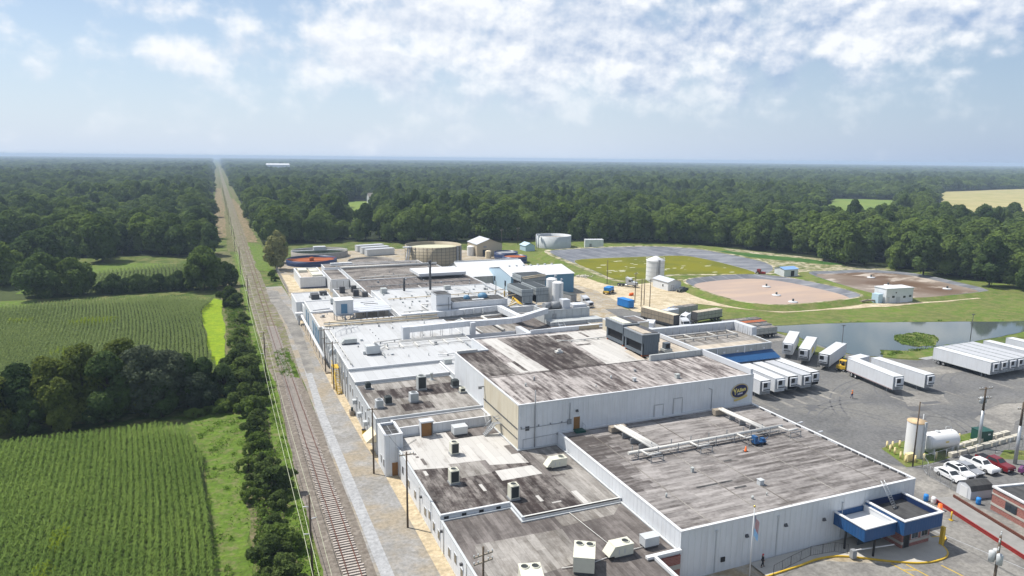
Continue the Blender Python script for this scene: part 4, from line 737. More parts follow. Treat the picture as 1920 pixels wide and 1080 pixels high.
part(PH, 'leg', 'mid_grey', lambda b: [b.box(x, x + .18, y, y + .18, 6.9, 9) for x in (26.7, 28.9, 31) for y in (184, 189)]); part(PH, 'stair', 'mid_grey', lambda b: [b.cbox((31.4 - .34 * k, 183.2, 9 - .24 * k), (.36, 1.0, .05)) for k in range(9)] + [b.tube([(31.6, 182.7, 10), (28.4, 182.7, 8)], .05, 5), b.tube([(31.6, 182.7, 9), (28.4, 182.7, 7)], .09, 5), b.tube([(31.6, 183.7, 9), (28.4, 183.7, 7)], .09, 5)])
WP = thing('wall_gangway', 'long pale pipe sloping along the white outer wall above a brown footing', 'pipe', (20.6, 162, 0)); part(WP, 'pipe', 'white_trim', lambda b: b.tube([(20.9, 217, 3.2), (21.0, 190, 2.9), (21.2, 168, 2.6)], .38, 8)); part(WP, 'bracket', 'mid_grey', lambda b: [b.box(20.9, 21.8, y, y + .15, 2.3, 2.5).box(20.9, 21.05, y, y + .15, .1, 2.5) for y in range(170, 216, 6)])
part(WP, 'footing', 'pale_wood', lambda b: b.box(20.7, 21.9, 163, 216, .1, .45))
# --- G: far corner building
G = thing('corner_building', 'low white building at the far railway corner of the plant with two roof units', 'building', (19.6, 217, 0))
shell(G, rect(20.2, 31.5, 222.4, 238.2), 0, 5.6, 'white_wall', 'roof_white', .1, .25, 'bright_roof'); shell(G, rect(21.9, 33, 215.2, 222.3), 0, 5.2, 'white_wall', 'roof_white', .1, .25, 'bright_roof', names=('side_wall', 'side_roof', 'side_coping'))
part(G, 'hopper', 'white_trim', lambda b: b.box(19.2, 21.3, 214.6, 216.6, 3.0, 3.9).cyl((20.2, 215.6, 0), (20.2, 215.6, 3), .3, 8)); part(G, 'roof_unit', 'dark_grey', lambda b: b.box(25.2, 27.6, 225.4, 229, 5.6, 7.2).box(28.6, 30.8, 231.5, 233.6, 5.6, 6.9))
G2 = thing('grey_roof_annex', 'grey-roofed annex with dark square fan units between the white roofs', 'building', (33.2, 215.2, 0)); shell(G2, rect(33.2, 43, 215.2, 236), 0, 6.4, 'stained_wall', 'roof_grey', .3, .3, 'bright_roof')
part(G2, 'fan_unit', 'dark_grey', lambda b: [b.box(x, x + 1.6, y, y + 1.8, 6.4, 8.5) for x, y in ((34.6, 229), (38.4, 229.5), (37.8, 222), (39.8, 217.4))])
# --- J: large white roof
J = thing('main_white_hall', 'largest white-roofed hall in the middle distance with small roof vents', 'building', (43.2, 182, 0))
shell(J, [(43.2, 182.2), (84, 182.8), (84, 222), (43.2, 222)], 0, 7.9, 'white_wall', 'roof_white', .15, .3, 'bright_roof')
part(J, 'roof_vent', 'unit_grey', lambda b: [b.box(x, x + .5, y, y + .5, 7.9, 8.3) for x in (48, 53, 58, 64, 70) for y in (192, 200, 209)] + [b.box(45.4, 47.2, 216, 218.5, 7.9, 9.5), b.box(66, 68, 216, 217.6, 7.9, 9.2)])
part(J, 'roof_gantry', 'galvanized', lambda b: [b.tube([(58.5, 213, 8.5), (62.5, 192, 8.5)], .12, 5), b.tube([(69, 214, 8.5), (75, 194, 8.5)], .12, 5)] + [b.box(58.6 + .55 * k, 58.9 + .55 * k, 212.4 - 3 * k, 212.8 - 3 * k, 7.9, 8.5) for k in range(7)])
part(J, 'flue', 'dark_grey', lambda b: b.cyl((61.6, 217.8, 8), (61.6, 217.8, 16.8), .38, 8).cyl((61.6, 217.8, 16.8), (61.6, 217.8, 17.6), .55, 8).cyl((53.2, 218.6, 8), (53.2, 218.6, 12.2), .36, 8))
J2 = thing('elevator_tower', 'square white tower with a dark flat roof rising from the white hall', 'tower', (53.2, 182.4, 7.9)); shell(J2, rect(53.2, 57.4, 182.3, 187.4), 7.9, 13.2, 'white_wall', 'roof_tar', .05, .2, 'mid_grey'); part(J2, 'ledge', 'mid_grey', lambda b: b.box(53.1, 57.5, 181.8, 182.28, 10.2, 10.35).box(56.6, 56.75, 182.2, 182.29, 8, 12.4))
J3 = thing('roof_shed', 'long white shed with a dark roof and round fans on the white hall', 'building', (58, 182.4, 7.9)); shell(J3, rect(58, 74.4, 182.9, 190), 7.9, 10.6, 'white_wall', 'roof_tar', .05, .2, 'white_trim')
part(J3, 'roof_fan', 'blue_grey', lambda b: b.lathe([(.9, 0), (1.0, .5), (.5, 1.0), (0, 1.1)], (63.6, 187.2, 10.6), 12).lathe([(1.3, 0), (1.5, .6), (.8, 1.3), (0, 1.4)], (68.6, 187.6, 10.6), 12)); part(J3, 'skylight', 'bright_roof', lambda b: b.box(64.6, 68, 184.6, 185.8, 10.62, 10.75)); part(J3, 'pipe', 'mid_grey', lambda b: b.tube([(57.6, 182.7, 9), (74.5, 182.7, 9.2)], .05, 5))
# --- far low buildings
K = thing('tank_court', 'open white court with pumps and pale green covers beside the yellow sand yard', 'building', (27, 275, 0)); shell(K, rect(27, 36.5, 277, 302), 0, 3.6, 'white_wall', 'roof_tan', .7, .5, 'bright_roof'); part(K, 'cover', 'unit_beige', lambda b: b.box(28.2, 31.6, 294, 300, 3.6, 4.6).box(32.4, 35.6, 292, 299, 3.6, 4.4).box(32, 35.8, 280, 288, 3.62, 4.7)); part(K, 'footing', 'navy_metal', lambda b: b.box(26.98, 36.52, 276.9, 277.0, 0, .5))
K2 = thing('white_annex_house', 'small white annex with a stained flat roof next to the open court', 'building', (37, 268, 0)); shell(K2, rect(37, 43.6, 266, 291), 0, 4.6, 'white_wall', 'roof_stain', .15, .25, 'bright_roof'); part(K2, 'rail_frame', 'mid_grey', lambda b: [b.box(36.4 + 2.4 * k, 36.55 + 2.4 * k, 264, 264.2, 0, 4.4) for k in range(3)])
Mb = thing('long_stained_house', 'long white house with a stained dark flat roof in front of the rusty tank', 'building', (38.4, 292.4, 0)); shell(Mb, rect(38.4, 80.2, 293.4, 304), 0, 5.0, 'white_wall', 'roof_stain', .1, .25, 'white_trim'); part(Mb, 'roof_hatch', 'bright_roof', lambda b: b.box(42, 51, 301.4, 303.2, 5, 5.7))
Nb = thing('tar_roof_hall', 'hall with a plain dark grey tar roof and white edges behind the white hall', 'building', (43, 222, 0)); shell(Nb, rect(43.1, 86, 222.2, 254), 0, 6.0, 'white_wall', 'roof_brown', .2, .4, 'bright_roof')
Nc = thing('stained_roof_hall', 'hall with a blotched grey roof between the tar roof and the long white house', 'building', (44, 256, 0)); shell(Nc, rect(44, 84, 256, 288), 0, 5.2, 'white_wall', 'roof_stain', .2, .3, 'light_grey'); part(Nc, 'pipe', 'steel_pipe', lambda b: b.cyl((44, 286.8, 5.9), (84, 287, 5.9), .5, 8))
Nd = thing('white_canopy', 'flat bright white canopy roof beside the gable hall', 'canopy', (64, 246, 0)); part(Nd, 'roof', 'bright_roof', lambda b: b.box(66, 84, 248, 262, 7.2, 8.2)); part(Nd, 'leg', 'mid_grey', lambda b: [b.box(x, x + .3, y, y + .3, 5.8, 7.2) for x in (67, 83) for y in (249, 261)])
# --- gable halls
def gable(root, x0, x1, y0, y1, ze, zr, wallm, roofm_, ax='x', over=.3, th=.12):
    """ridge along an axis"""
    if ax == 'x':
        ym = (y0 + y1) / 2
        part(root, 'wall', wallm, lambda b: b.face([(x0, y0, 0), (x1, y0, 0), (x1, y0, ze), (x0, y0, ze)]).face([(x1, y1, 0), (x0, y1, 0), (x0, y1, ze), (x1, y1, ze)]).face([(x0, y1, 0), (x0, y0, 0), (x0, y0, ze), (x0, ym, zr), (x0, y1, ze)]).face([(x1, y0, 0), (x1, y1, 0), (x1, y1, ze), (x1, ym, zr), (x1, y0, ze)]))
        e = over * (zr - ze) / (ym - y0)
        part(root, 'roof', roofm_, lambda b: [b.face([(x0 - over, ya, ze - e), (x1 + over, ya, ze - e), (x1 + over, ym, zr + o), (x0 - over, ym, zr + o)] if o else [(x0 - over, ym, zr), (x1 + over, ym, zr), (x1 + over, ya, ze - e), (x0 - over, ya, ze - e)]) for ya in (y0 - over, y1 + over) for o in (0, th)])
    else:
        xm = (x0 + x1) / 2
        part(root, 'wall', wallm, lambda b: b.face([(x0, y1, 0), (x0, y0, 0), (x0, y0, ze), (x0, y1, ze)]).face([(x1, y0, 0), (x1, y1, 0), (x1, y1, ze), (x1, y0, ze)]).face([(x0, y0, 0), (x1, y0, 0), (x1, y0, ze), (xm, y0, zr), (x0, y0, ze)]).face([(x1, y1, 0), (x0, y1, 0), (x0, y1, ze), (xm, y1, zr), (x1, y1, ze)]))
        e = over * (zr - ze) / (xm - x0)
        part(root, 'roof', roofm_, lambda b: [b.face([(xa, y0 - over, ze - e + o), (xm, y0 - over, zr + o), (xm, y1 + over, zr + o), (xa, y1 + over, ze - e + o)]) for xa in (x0 - over, x1 + over) for o in (0, th)])
Pg = thing('gable_hall', 'white hall with a bright pitched metal roof behind the dark tar roof', 'building', (85, 254, 0)); gable(Pg, 85.4, 113.5, 254.5, 278, 5.0, 9.0, 'grey_wall', 'bright_roof'); part(Pg, 'ridge_vent', 'light_grey', lambda b: b.box(85.5, 113, 266.3, 266.8, 9.12, 9.5))
Qb = thing('blue_hall', 'blue-walled hall with a low bright white pitched roof near the twin silos', 'building', (97, 236, 0)); gable(Qb, 97.5, 123.2, 236, 259, 7.4, 9.2, 'blue_clad', 'bright_roof')
part(Qb, 'gable_panel', 'pale_blue', lambda b: b.face([(97.4, 258.9, .1), (97.4, 236.1, .1), (97.4, 236.1, 7.3), (97.4, 247.5, 9.0), (97.4, 258.9, 7.3)])); part(Qb, 'window', 'window_dark', lambda b: b.box(97.3, 97.39, 241, 242.4, 3, 5).box(97.3, 97.39, 252, 253.4, 3.2, 5)); part(Qb, 'roof_vent', 'light_grey', lambda b: [b.box(x, x + .6, 247.2, 247.9, 9.3, 9.75) for x in range(101, 121, 3)])
# --- dock building with the blue awning
E = thing('dock_building', 'loading dock building with a long blue awning over the backed-in trailers', 'building', (88, 124, 0))
shell(E, [(88.1, 127), (119.6, 127), (121.4, 142.3), (88.1, 142.3)], 0, 7.4, 'grey_wall', 'roof_grey', .2, .3, 'light_grey'); patch(E, [rect(92, 118, 128, 131)], 7.415, 'roof_tan')
part(E, 'awning', 'blue_metal', lambda b: b.face([(96, 124.4, 4.6), (120.2, 124.4, 4.6), (119.8, 126.96, 6.0), (96, 126.96, 6.0)]).face([(96, 124.4, 4.45), (120.2, 124.4, 4.45), (120.2, 124.4, 4.6), (96, 124.4, 4.6)]).face([(120.2, 124.4, 4.45), (119.8, 126.96, 4.45), (119.8, 126.96, 6.0), (120.2, 124.4, 4.6)]).face([(96, 126.96, 4.44), (120.2, 126.96, 4.44), (120.2, 124.4, 4.44), (96, 124.4, 4.44)]))
part(E, 'awning_rib', 'blue_metal', lambda b: [b.face([(x, 124.38, 4.66), (x + .07, 124.38, 4.66), (x + .07, 126.95, 6.07), (x, 126.95, 6.07)]) for x in [96.6 + .8 * k for k in range(29)]])
part(E, 'downpipe', 'white_trim', lambda b: [b.box(x, x + .22, 126.8, 126.99, 5.9, 7.4) for x in (103.6, 111.4)]); part(E, 'wall_light', 'white_trim', lambda b: [b.box(x, x + .5, 126.8, 126.99, 6.3, 6.6) for x in (105.4, 109.2, 113.2, 117)])
part(E, 'dock_door', 'dark_grey', lambda b: [b.box(x - 1.2, x + 1.2, 126.9, 126.99, 1.2, 4.2) for x in (105, 109.3, 113, 116.6, 119)])
part(E, 'parapet_duct', 'white_paint', lambda b: b.box(94, 121.6, 141.2, 142.5, 7.4, 9.5).box(120.0, 121.5, 134.4, 141.19, 7.4, 9.5).box(88.2, 90.4, 118, 142, 7.6, 9.4)); part(E, 'hanger', 'mid_grey', lambda b: [b.cyl((x, 140.6, 7.4), (x, 140.6, 9.4), .05, 4) for x in range(95, 121, 2)] + [b.cyl((119.6, y, 7.4), (119.6, y, 9.4), .05, 4) for y in (135.5, 137.2, 139)])
part(E, 'roof_frame', 'steel_pipe', lambda b: b.tube([(97.4, 135, 8.1), (97.4, 138.8, 8.1), (116, 139, 8.1), (116, 135, 8.1), (97.4, 135, 8.1)], .16, 6).tube([(103, 135, 8.1), (103, 139, 8.1)], .14, 6).tube([(110, 135, 8.1), (110, 139, 8.1)], .14, 6)); part(E, 'frame_stand', 'mid_grey', lambda b: [b.box(x, x + .2, y, y + .2, 7.4, 8) for x in (97.4, 100.5, 103, 106.5, 110, 113, 116) for y in (135, 139)])
E4 = thing('tan_roof_house', 'small beige-walled roof house behind the two grey cooling towers', 'building', (79.4, 132, ZF)); shell(E4, rect(79.5, 88, 131.6, 137.6), ZF + .02, ZF + 2.4, 'cream_wall', 'roof_brown', .05, .2, 'white_trim')
E5 = thing('yard_office', 'low white yard office in the loading yard behind the beige roof house', 'building', (92, 152, 0)); shell(E5, rect(93, 103, 146, 160), 0, 4.4, 'white_wall', 'roof_grey', .2, .25, 'light_grey'); part(E5, 'porch', 'white_paint', lambda b: b.box(95, 98, 160.1, 166, 0, 4.2).box(103.1, 110.5, 152, 158, 2.6, 4.0)); part(E5, 'pipe_rack', 'steel_pipe', lambda b: [b.tube([(91 + k, 163, 3 + .4 * k), (91 + k, 147, 3 + .4 * k)], .12, 5) for k in range(4)])
# --- right-hand entrance: canopies and gatehouse
C2 = thing('entrance_lobby', 'brick entrance lobby under a dark flat roof with a deep blue fascia', 'building', (78, 57.4, 0))
part(C2, 'fascia', 'blue_fascia', lambda b: b.prism(rect(78.2, 85.2, 57.5, 63.5), 3.1, 5.0, cap=False)); part(C2, 'fascia_inside', 'navy_metal', lambda b: [b.face(q) for q in ([(78.45, 57.75, 4.2), (78.45, 57.75, 5), (84.95, 57.75, 5), (84.95, 57.75, 4.2)][::-1], [(84.95, 57.75, 4.2), (84.95, 57.75, 5), (84.95, 63.3, 5), (84.95, 63.3, 4.2)], [(78.45, 63.3, 4.2), (78.45, 63.3, 5), (78.45, 57.75, 5), (78.45, 57.75, 4.2)], [(78.45, 63.3, 4.2), (84.95, 63.3, 4.2), (84.95, 63.3, 5), (78.45, 63.3, 5)])])
part(C2, 'roof', 'roof_tar', lambda b: b.face([(x, y, 4.22) for x, y in rect(78.4, 85, 57.7, 63.4)])); part(C2, 'soffit', 'light_grey', lambda b: b.face([(x, y, 3.1) for x, y in rect(78.2, 85.2, 57.5, 63.5)][::-1])); part(C2, 'coping', 'white_trim', lambda b: b.box(78.1, 85.3, 57.4, 57.8, 5.0, 5.14).box(78.1, 78.5, 57.8, 63.5, 5.0, 5.14).box(84.9, 85.3, 57.8, 63.5, 5.0, 5.14))
part(C2, 'wall', 'brick', lambda b: b.box(79.9, 85.0, 58.9, 63.4, 0, 3.1)); part(C2, 'stone_band', 'concrete', lambda b: b.box(79.86, 85.04, 58.84, 63.4, .75, 1.1)); win_s(C2, 82.2, 58.9, 1.3, 1.1, 1.1); win_s(C2, 84.0, 58.9, 1.3, 1.1, 1.1); door_s(C2, 80.7, 58.9, .1, .9, 2.2, 'black', 'dark_grey')
C1 = thing('entrance_canopy', 'smaller entrance canopy with a white roof and ribbed blue fascia against the warehouse wall', 'canopy', (72.6, 58.4, 0))
part(C1, 'fascia', 'blue_fascia', lambda b: b.prism(rect(72.7, 78.1, 58.6, 63.5), 2.8, 4.5, cap=False)); part(C1, 'fascia_inside', 'bright_roof', lambda b: [b.face(q) for q in ([(72.95, 58.85, 3.6), (72.95, 58.85, 4.5), (77.85, 58.85, 4.5), (77.85, 58.85, 3.6)][::-1], [(77.85, 58.85, 3.6), (77.85, 58.85, 4.5), (77.85, 63.4, 4.5), (77.85, 63.4, 3.6)], [(72.95, 63.4, 3.6), (72.95, 63.4, 4.5), (72.95, 58.85, 4.5), (72.95, 58.85, 3.6)])]); part(C1, 'roof', 'bright_roof', lambda b: b.face([(x, y, 3.75) for x, y in rect(72.9, 77.9, 58.8, 63.4)])); part(C1, 'soffit', 'light_grey', lambda b: b.face([(x, y, 2.8) for x, y in rect(72.7, 78.1, 58.6, 63.5)][::-1])); part(C1, 'coping', 'white_trim', lambda b: b.box(72.6, 78.15, 58.5, 58.9, 4.5, 4.62).box(72.6, 73, 58.9, 63.5, 4.5, 4.62).box(77.8, 78.15, 58.9, 63.5, 4.5, 4.62))
part(C1, 'post', 'black', lambda b: b.box(72.8, 73.0, 61.5, 61.7, 0, 2.8).box(74.8, 75.0, 58.8, 59.0, 0, 2.8)); part(C1, 'glazing', 'window_dark', lambda b: b.box(75.2, 79.5, 61.6, 61.7, .2, 2.7))
GH = thing('gatehouse', 'brick gatehouse with stone bands and a tar roof beside the truck scale', 'building', (100, 55, 0), rad(-11))
def GHp(n, m, fn): b = MB(); fn(b); return b.build(n, m, GH)
GHp('wall', 'brick', lambda b: b.box(.6, 12, -8, 7.2, 0, 3.5)); GHp('stone_band', 'concrete', lambda b: b.box(.54, 12.05, -8.05, 7.26, .9, 1.25).box(.54, 12.05, -8.05, 7.26, 2.55, 2.75)); GHp('roof', 'roof_tar', lambda b: b.face([(x, y, 3.52) for x, y in rect(.6, 12, -8, 7.2)])); GHp('coping', 'white_trim', lambda b: b.box(.45, .85, -8, 7.3, 3.5, 3.75).box(.85, 12, 6.9, 7.3, 3.5, 3.75))
for y in (4.0, .2, -3.6):
    f = GHp('window', 'dark_grey', lambda b: b.box(.5, .62, y - .9, y + .9, 1.3, 2.5)); MB().box(.46, .499, y - .8, y - .04, 1.36, 2.44).box(.46, .499, y + .04, y + .8, 1.36, 2.44).build('pane', 'window_dark', f)
GHp('roof_unit', 'unit_grey', lambda b: b.box(5.2, 6.6, 2.6, 4.0, 3.55, 4.8)); GHp('fan', 'black', lambda b: b.cyl((5.9, 3.3, 4.8), (5.9, 3.3, 4.86), .5, 12))
SH = thing('garden_shed', 'white shed with a curved dark shingle roof by the parked cars', 'shed', (104.0, 65.9, 0), rad(-9)); SH.scale = (.84, .84, .9)
b = MB(); pr = [(-1.5, 0), (1.5, 0), (1.5, 1.7), (1.15, 2.35), (0, 2.75), (-1.15, 2.35), (-1.5, 1.7)]
for x in (-2.3, 2.3): b.face([(x, y, z_) for y, z_ in (pr if x > 0 else pr[::-1])])
b.face([(-2.3, -1.5, 0), (2.3, -1.5, 0), (2.3, -1.5, 1.7), (-2.3, -1.5, 1.7)]).face([(2.3, 1.5, 0), (-2.3, 1.5, 0), (-2.3, 1.5, 1.7), (2.3, 1.5, 1.7)]); b.build('wall', 'white_paint', SH)
b = MB(); q = [(-1.68, 1.62), (-1.25, 2.42), (0, 2.86), (1.25, 2.42), (1.68, 1.62)]
for (ya, za), (yb, zb) in zip(q[:-1], q[1:]): b.face([(-2.45, yb, zb), (-2.45, ya, za), (2.45, ya, za), (2.45, yb, zb)])
b.build('roof', 'roof_tar', SH); MB().box(-2.36, -2.31, -.8, .8, .05, 1.95).build('door', 'white_trim', SH)
# --- lagoon buildings
def small_house(name, label, x0, x1, y0, y1, h, wallm, roofm_, rise, ax, z0=0):
    t = thing(name, label, 'shed', ((x0 + x1) / 2, (y0 + y1) / 2, z0)); gable(t, x0, x1, y0, y1, h, h + rise, wallm, roofm_, ax); return t
SR = small_house('tank_shed', 'white shed with a grey pitched roof at the foot of the white silo tank', 158.8, 164.8, 225.6, 236, 3.4, 'white_wall', 'tin_roof', 1.0, 'y'); door_s(SR, 160.8, 225.6, .05, 1.0, 2.1, 'white_trim', 'mid_grey'); win_w(SR, 158.8, 229, 1.3, .8, .9)
BS = small_house('blue_roof_shed', 'small white shed with a blue roof on the road between the lagoons', 226.8, 234.6, 236.6, 242.6, 3.4, 'white_wall', 'blue_roof', .7, 'x', 0); part(BS, 'door', 'black', lambda b: b.box(230.6, 232.4, 236.5, 236.58, .1, 2.6)); part(BS, 'plinth', 'concrete', lambda b: b.box(226.5, 234.9, 236.3, 242.9, 0, .2))
CT = thing('pump_house', 'white flat-roofed pump house beside the foamy brown lagoon', 'building', (218, 178, 0)); part(CT, 'wall', 'white_wall', lambda b: b.prism([(219.2, 178.6), (231.2, 177.4), (232.0, 183), (220, 184.4)], 0, 5.2, cap=False)); part(CT, 'roof', 'bright_roof', lambda b: b.prism([(219.0, 178.4), (231.4, 177.2), (232.2, 183.2), (219.8, 184.6)], 5.2, 5.45, bottom=True))
dv = Vector((12, -1.2, 0)).normalized()
for f, w_, z0, z1, m_, nm in ((.08, 1.0, .1, 2.4, 'light_grey', 'door'), (.27, 1.0, 2.0, 2.7, 'window_dark', 'window'), (.45, 1.7, .1, 2.3, 'light_grey', 'door'), (.68, 1.0, 1.8, 2.5, 'window_dark', 'window'), (.9, 1.0, 2.0, 2.7, 'window_dark', 'window'), (.36, .4, 3.6, 4.1, 'dark_grey', 'wall_light')):
    p = Vector((219.2, 178.55, 0)) + dv * 12 * f; part(CT, nm, m_, lambda b: b.cbox((p.x, p.y, (z0 + z1) / 2), (w_, .14, z1 - z0), 0, math.atan2(dv.y, dv.x)))
part(CT, 'cabinet', 'pale_blue', lambda b: b.box(216.6, 218.8, 179.6, 182.4, 0, 3.4)); part(CT, 'pipe', 'pale_wood', lambda b: b.tube([(211, 181.8, .9), (214, 181.6, 1.1), (217, 181, .8)], .35, 7))
GS = small_house('gable_workshop', 'beige workshop with a pale pitched roof beyond the blue tanks', 121.5, 135.4, 341, 356, 6.2, 'tan_bldg', 'tin_roof', 2.6, 'y'); part(GS, 'door', 'window_dark', lambda b: b.box(124.6, 127.4, 340.85, 340.99, .2, 3.4)); part(GS, 'gable_vent', 'mid_grey', lambda b: b.box(125, 126.8, 340.9, 340.99, 4.4, 5.4))
BH = small_house('pale_blue_hut', 'tiny pale blue hut with a pitched roof beside the grey concrete tank', 153.6, 159.2, 352, 360, 3.0, 'pale_blue', 'pale_blue', 1.4, 'y')
WH = thing('white_pump_hut', 'plain white flat hut at the far edge of the green lagoon', 'building', (192, 352, 0)); shell(WH, [(192, 355.2), (202.2, 352), (204, 357), (194, 360)], 0, 4.6, 'white_wall', 'bright_roof', .1, .25); part(WH, 'door', 'mid_grey', lambda b: b.cbox((195, 354.1, 1.3), (1.3, .2, 2.4), 0, -.3))
# --- far farm buildings
BN = small_house('far_barn', 'long low barn with a grey metal roof on the far bright green field', 702, 728, 566, 578, 6, 'white_wall', 'tin_roof', 4, 'x'); BN.rotation_euler.z = 0
for k, (x, y, l) in enumerate(((105, 768, 'pale house with a grey roof showing between the far trees, left of a lawn'), (152, 778, 'white house half hidden by trees beside the bright far lawn'))):
    hs = small_house('far_house', l, x, x + 15, y, y + 12, 7, 'old_white_wall', 'roof_grey', 4, 'x'); hs['category'] = 'house'; hs['group'] = 'houses in the far woods'
    for i in range(3): win_s(hs, x + 3 + 4.5 * i, y, 4, 1.4, 1.6)
FW = small_house('far_white_roof', 'bright white long roof far off in the woods right of the railway', 165, 245, 2700, 2740, 19, 'white_wall', 'bright_roof', 5, 'x'); FW['category'] = 'building'

# --- pipe runs, vents and rails that crowd the middle roofs
def pipe_run(label, pts, r, z, m='steel_pipe', step=3.2, cat='pipe', name='pipe_run'):
    t = thing(name, label, cat, (pts[0][0], pts[0][1], z)); q = [(p[0], p[1], z + (p[2] if len(p) > 2 else .45)) for p in pts]; b = MB().tube(q, r, 6, 0); b.build('pipe', m, t, True)
    for a, c_ in zip(q[:-1], q[1:]):
        a = Vector(a); c_ = Vector(c_); n = max(1, int((c_ - a).length / step))
        for k in range(n): p = a.lerp(c_, (k + .5) / n); MB().box(p.x - .12, p.x + .12, p.y - .12, p.y + .12, z + .02, p.z - r * .8).build('stand', 'mid_grey', t, True)
pipe_run('thin pale pipe running along the left edge of the white hall roof', [(23.4, 142), (23.4, 176), (26, 177)], .12, ZE); pipe_run('pale pipe crossing the white hall roof towards the duct bridge', [(31, 146), (31, 158, .5), (37.8, 158.8, .5)], .14, ZE); pipe_run('grey pipe bent round the right part of the white hall roof', [(42, 143), (51, 143), (51, 152)], .11, ZE, 'galvanized'); pipe_run('pale pipe on stands across the front of the largest white roof', [(45, 186), (52, 186.4), (52, 194), (60, 194)], .15, 7.9); pipe_run('grey pipe along the right side of the largest white roof', [(80.5, 185), (80.5, 219)], .16, 7.9, 'galvanized'); pipe_run('beige pipe crossing the largest white roof in the distance', [(45, 205), (79, 206)], .15, 7.9, 'beige_pipe'); pipe_run('dark pipe crossing the tar roof behind the tall flue', [(45, 238), (84, 239)], .16, 6.0, 'mid_grey'); pipe_run('pale pipe along the near edge of the tar roof', [(45, 225), (62, 225.4), (62, 234)], .16, 6.0); pipe_run('pipe running along the blotched grey roof beyond the tar roof', [(47, 262), (80, 264)], .2, 5.2); pipe_run('white pipe crossing the long stained house roof', [(41, 297), (77, 297.5)], .15, 5.0, 'white_trim'); pipe_run('grey pipe beside the silver fans on the grey annex roof', [(35, 219), (41.5, 219.6), (41.5, 233)], .14, 6.4, 'galvanized'); pipe_run('pale pipe round the sunken yard behind the cold store', [(56, 147), (66, 147), (66, 157)], .16, 6.6)
for (rt_, z_, x0_, x1_, y0_, y1_, n_) in ((E2, ZE, 24, 52, 143, 176, 16), (J, 7.9, 45, 82, 188, 219, 22), (F2, 6.9, 23, 26, 183, 197, 3), (G, 5.6, 21, 31, 224, 237, 6), (Nb, 6.0, 45, 84, 224, 252, 14), (Nc, 5.2, 46, 82, 258, 286, 12), (Mb, 5.0, 40, 78, 294, 302, 8), (F, ZF + .03, 46, 84, 99, 110, 7), (A, ZA, 52, 84, 67, 80, 5), (MC, 6.6, 60, 70, 164, 176, 4)):
    for k in range(n_):
        x = R.uniform(x0_, x1_); y = R.uniform(y0_, y1_); s = R.uniform(.16, .34); h = R.uniform(.3, .9); q = MB()
        if k % 3: q.cyl((x, y, z_ + .01), (x, y, z_ + h), s * .5, 8)
        else: q.box(x - s, x + s, y - s, y + s, z_ + .01, z_ + h * .8).box(x - s - .06, x + s + .06, y - s - .06, y + s + .06, z_ + h * .8, z_ + h * .8 + .06)
        q.build('roof_vent', R.choice(['unit_grey', 'mid_grey', 'light_grey']), rt_, True)
# ============================================================ TANKS AND PLANT MACHINERY
def tank(name, label, c, r, h, m, cat='tank', inner=None, level=None, ribs=0, ribm='dark_grey', n=40, wallth=.25, group=None):
    t = thing(name, label, cat, c, 0, group)
    MB().lathe([(r, 0), (r, h), (r - wallth, h), (r - wallth, .1)] if inner else [(r, 0), (r, h)], n=n).build('wall', m, t)
    if inner: MB().face([((r - wallth) * math.cos(6.2832 * k / n), (r - wallth) * math.sin(6.2832 * k / n), level) for k in range(n)]).build('contents', inner, t)
    if ribs:
        b = MB()
        for k in range(ribs): b.lathe([(r + .02, h * (k + .5) / ribs - .06), (r + .07, h * (k + .5) / ribs - .04), (r + .07, h * (k + .5) / ribs + .04), (r + .02, h * (k + .5) / ribs + .06)], n=n)
        b.build('hoop', ribm, t)
    return t
T = tank('digester_tank', 'big tan bolted steel tank, open on top, behind the long stained house', (94.5, 328, 0), 13.6, 8.8, 'tan_sheet', inner='froth', level=7.2, ribs=6, n=56)
b = MB()
for k in range(40): t = 6.2832 * k / 40; b.cbox((13.62 * math.cos(t), 13.62 * math.sin(t), 4.4), (.06, .12, 8.7), 0, t)
b.build('seam', 'dark_grey', T)
MB().tube([(-14.5, -6, 0), (-12.5, -5, 8.6)], .3, 6).tube([(-15.6, -6, 0), (-13.4, -4.6, 8.6)], .3, 6).box(-16, -12, -6, -4, 8.4, 8.8).build('stair_frame', 'white_paint', T); MB().box(8.2, 9.2, -11.2, -10.3, 0, 9).box(10.6, 11.4, -9, -8.2, 0, 8.6).build('pipe_chase', 'mid_grey', T)
tank('rusty_clarifier', 'open round clarifier with a rust red inside and a dark blue wall', (39, 342, 0), 11.6, 2.6, 'navy_metal', inner='rust', level=1.5, ribs=1, n=44)
RC = [o for o in bpy.data.objects if o.name == 'rusty_clarifier'][0]; MB().box(-11.3, 11.3, -.5, .5, 2.5, 2.65).cyl((0, 0, 1.2), (0, 0, 3.2), 1, 10).build('bridge', 'rust', RC)
T = tank('far_clarifier', 'grey walled clarifier with a walkway bridge behind the rusty round tank', (46, 368, 0), 14, 3.0, 'old_concrete', inner='pond_water', level=2.2, n=44); MB().box(-14, 14, -.7, .7, 3.0, 3.2).box(-3, 3, -2, 2, 3.2, 5).build('bridge', 'light_grey', T); MB().tube([(-14, .7, 4.1), (14, .7, 4.1)], .06, 4).tube([(-14, -.7, 4.1), (14, -.7, 4.1)], .06, 4).build('guard_rail', 'galvanized', T)
tank('shallow_clarifier', 'shallow brown basin with a low concrete rim between the rusty tank and the tan tank', (65.5, 334, 0), 11, 1.8, 'old_concrete', inner='roof_stain', level=1.0, n=40)
tank('concrete_tank', 'pale grey round concrete tank at the forest edge beyond the white flat hut', (177.2, 366, 0), 10.2, 6.8, 'light_grey', inner='old_concrete', level=5.2, n=44)
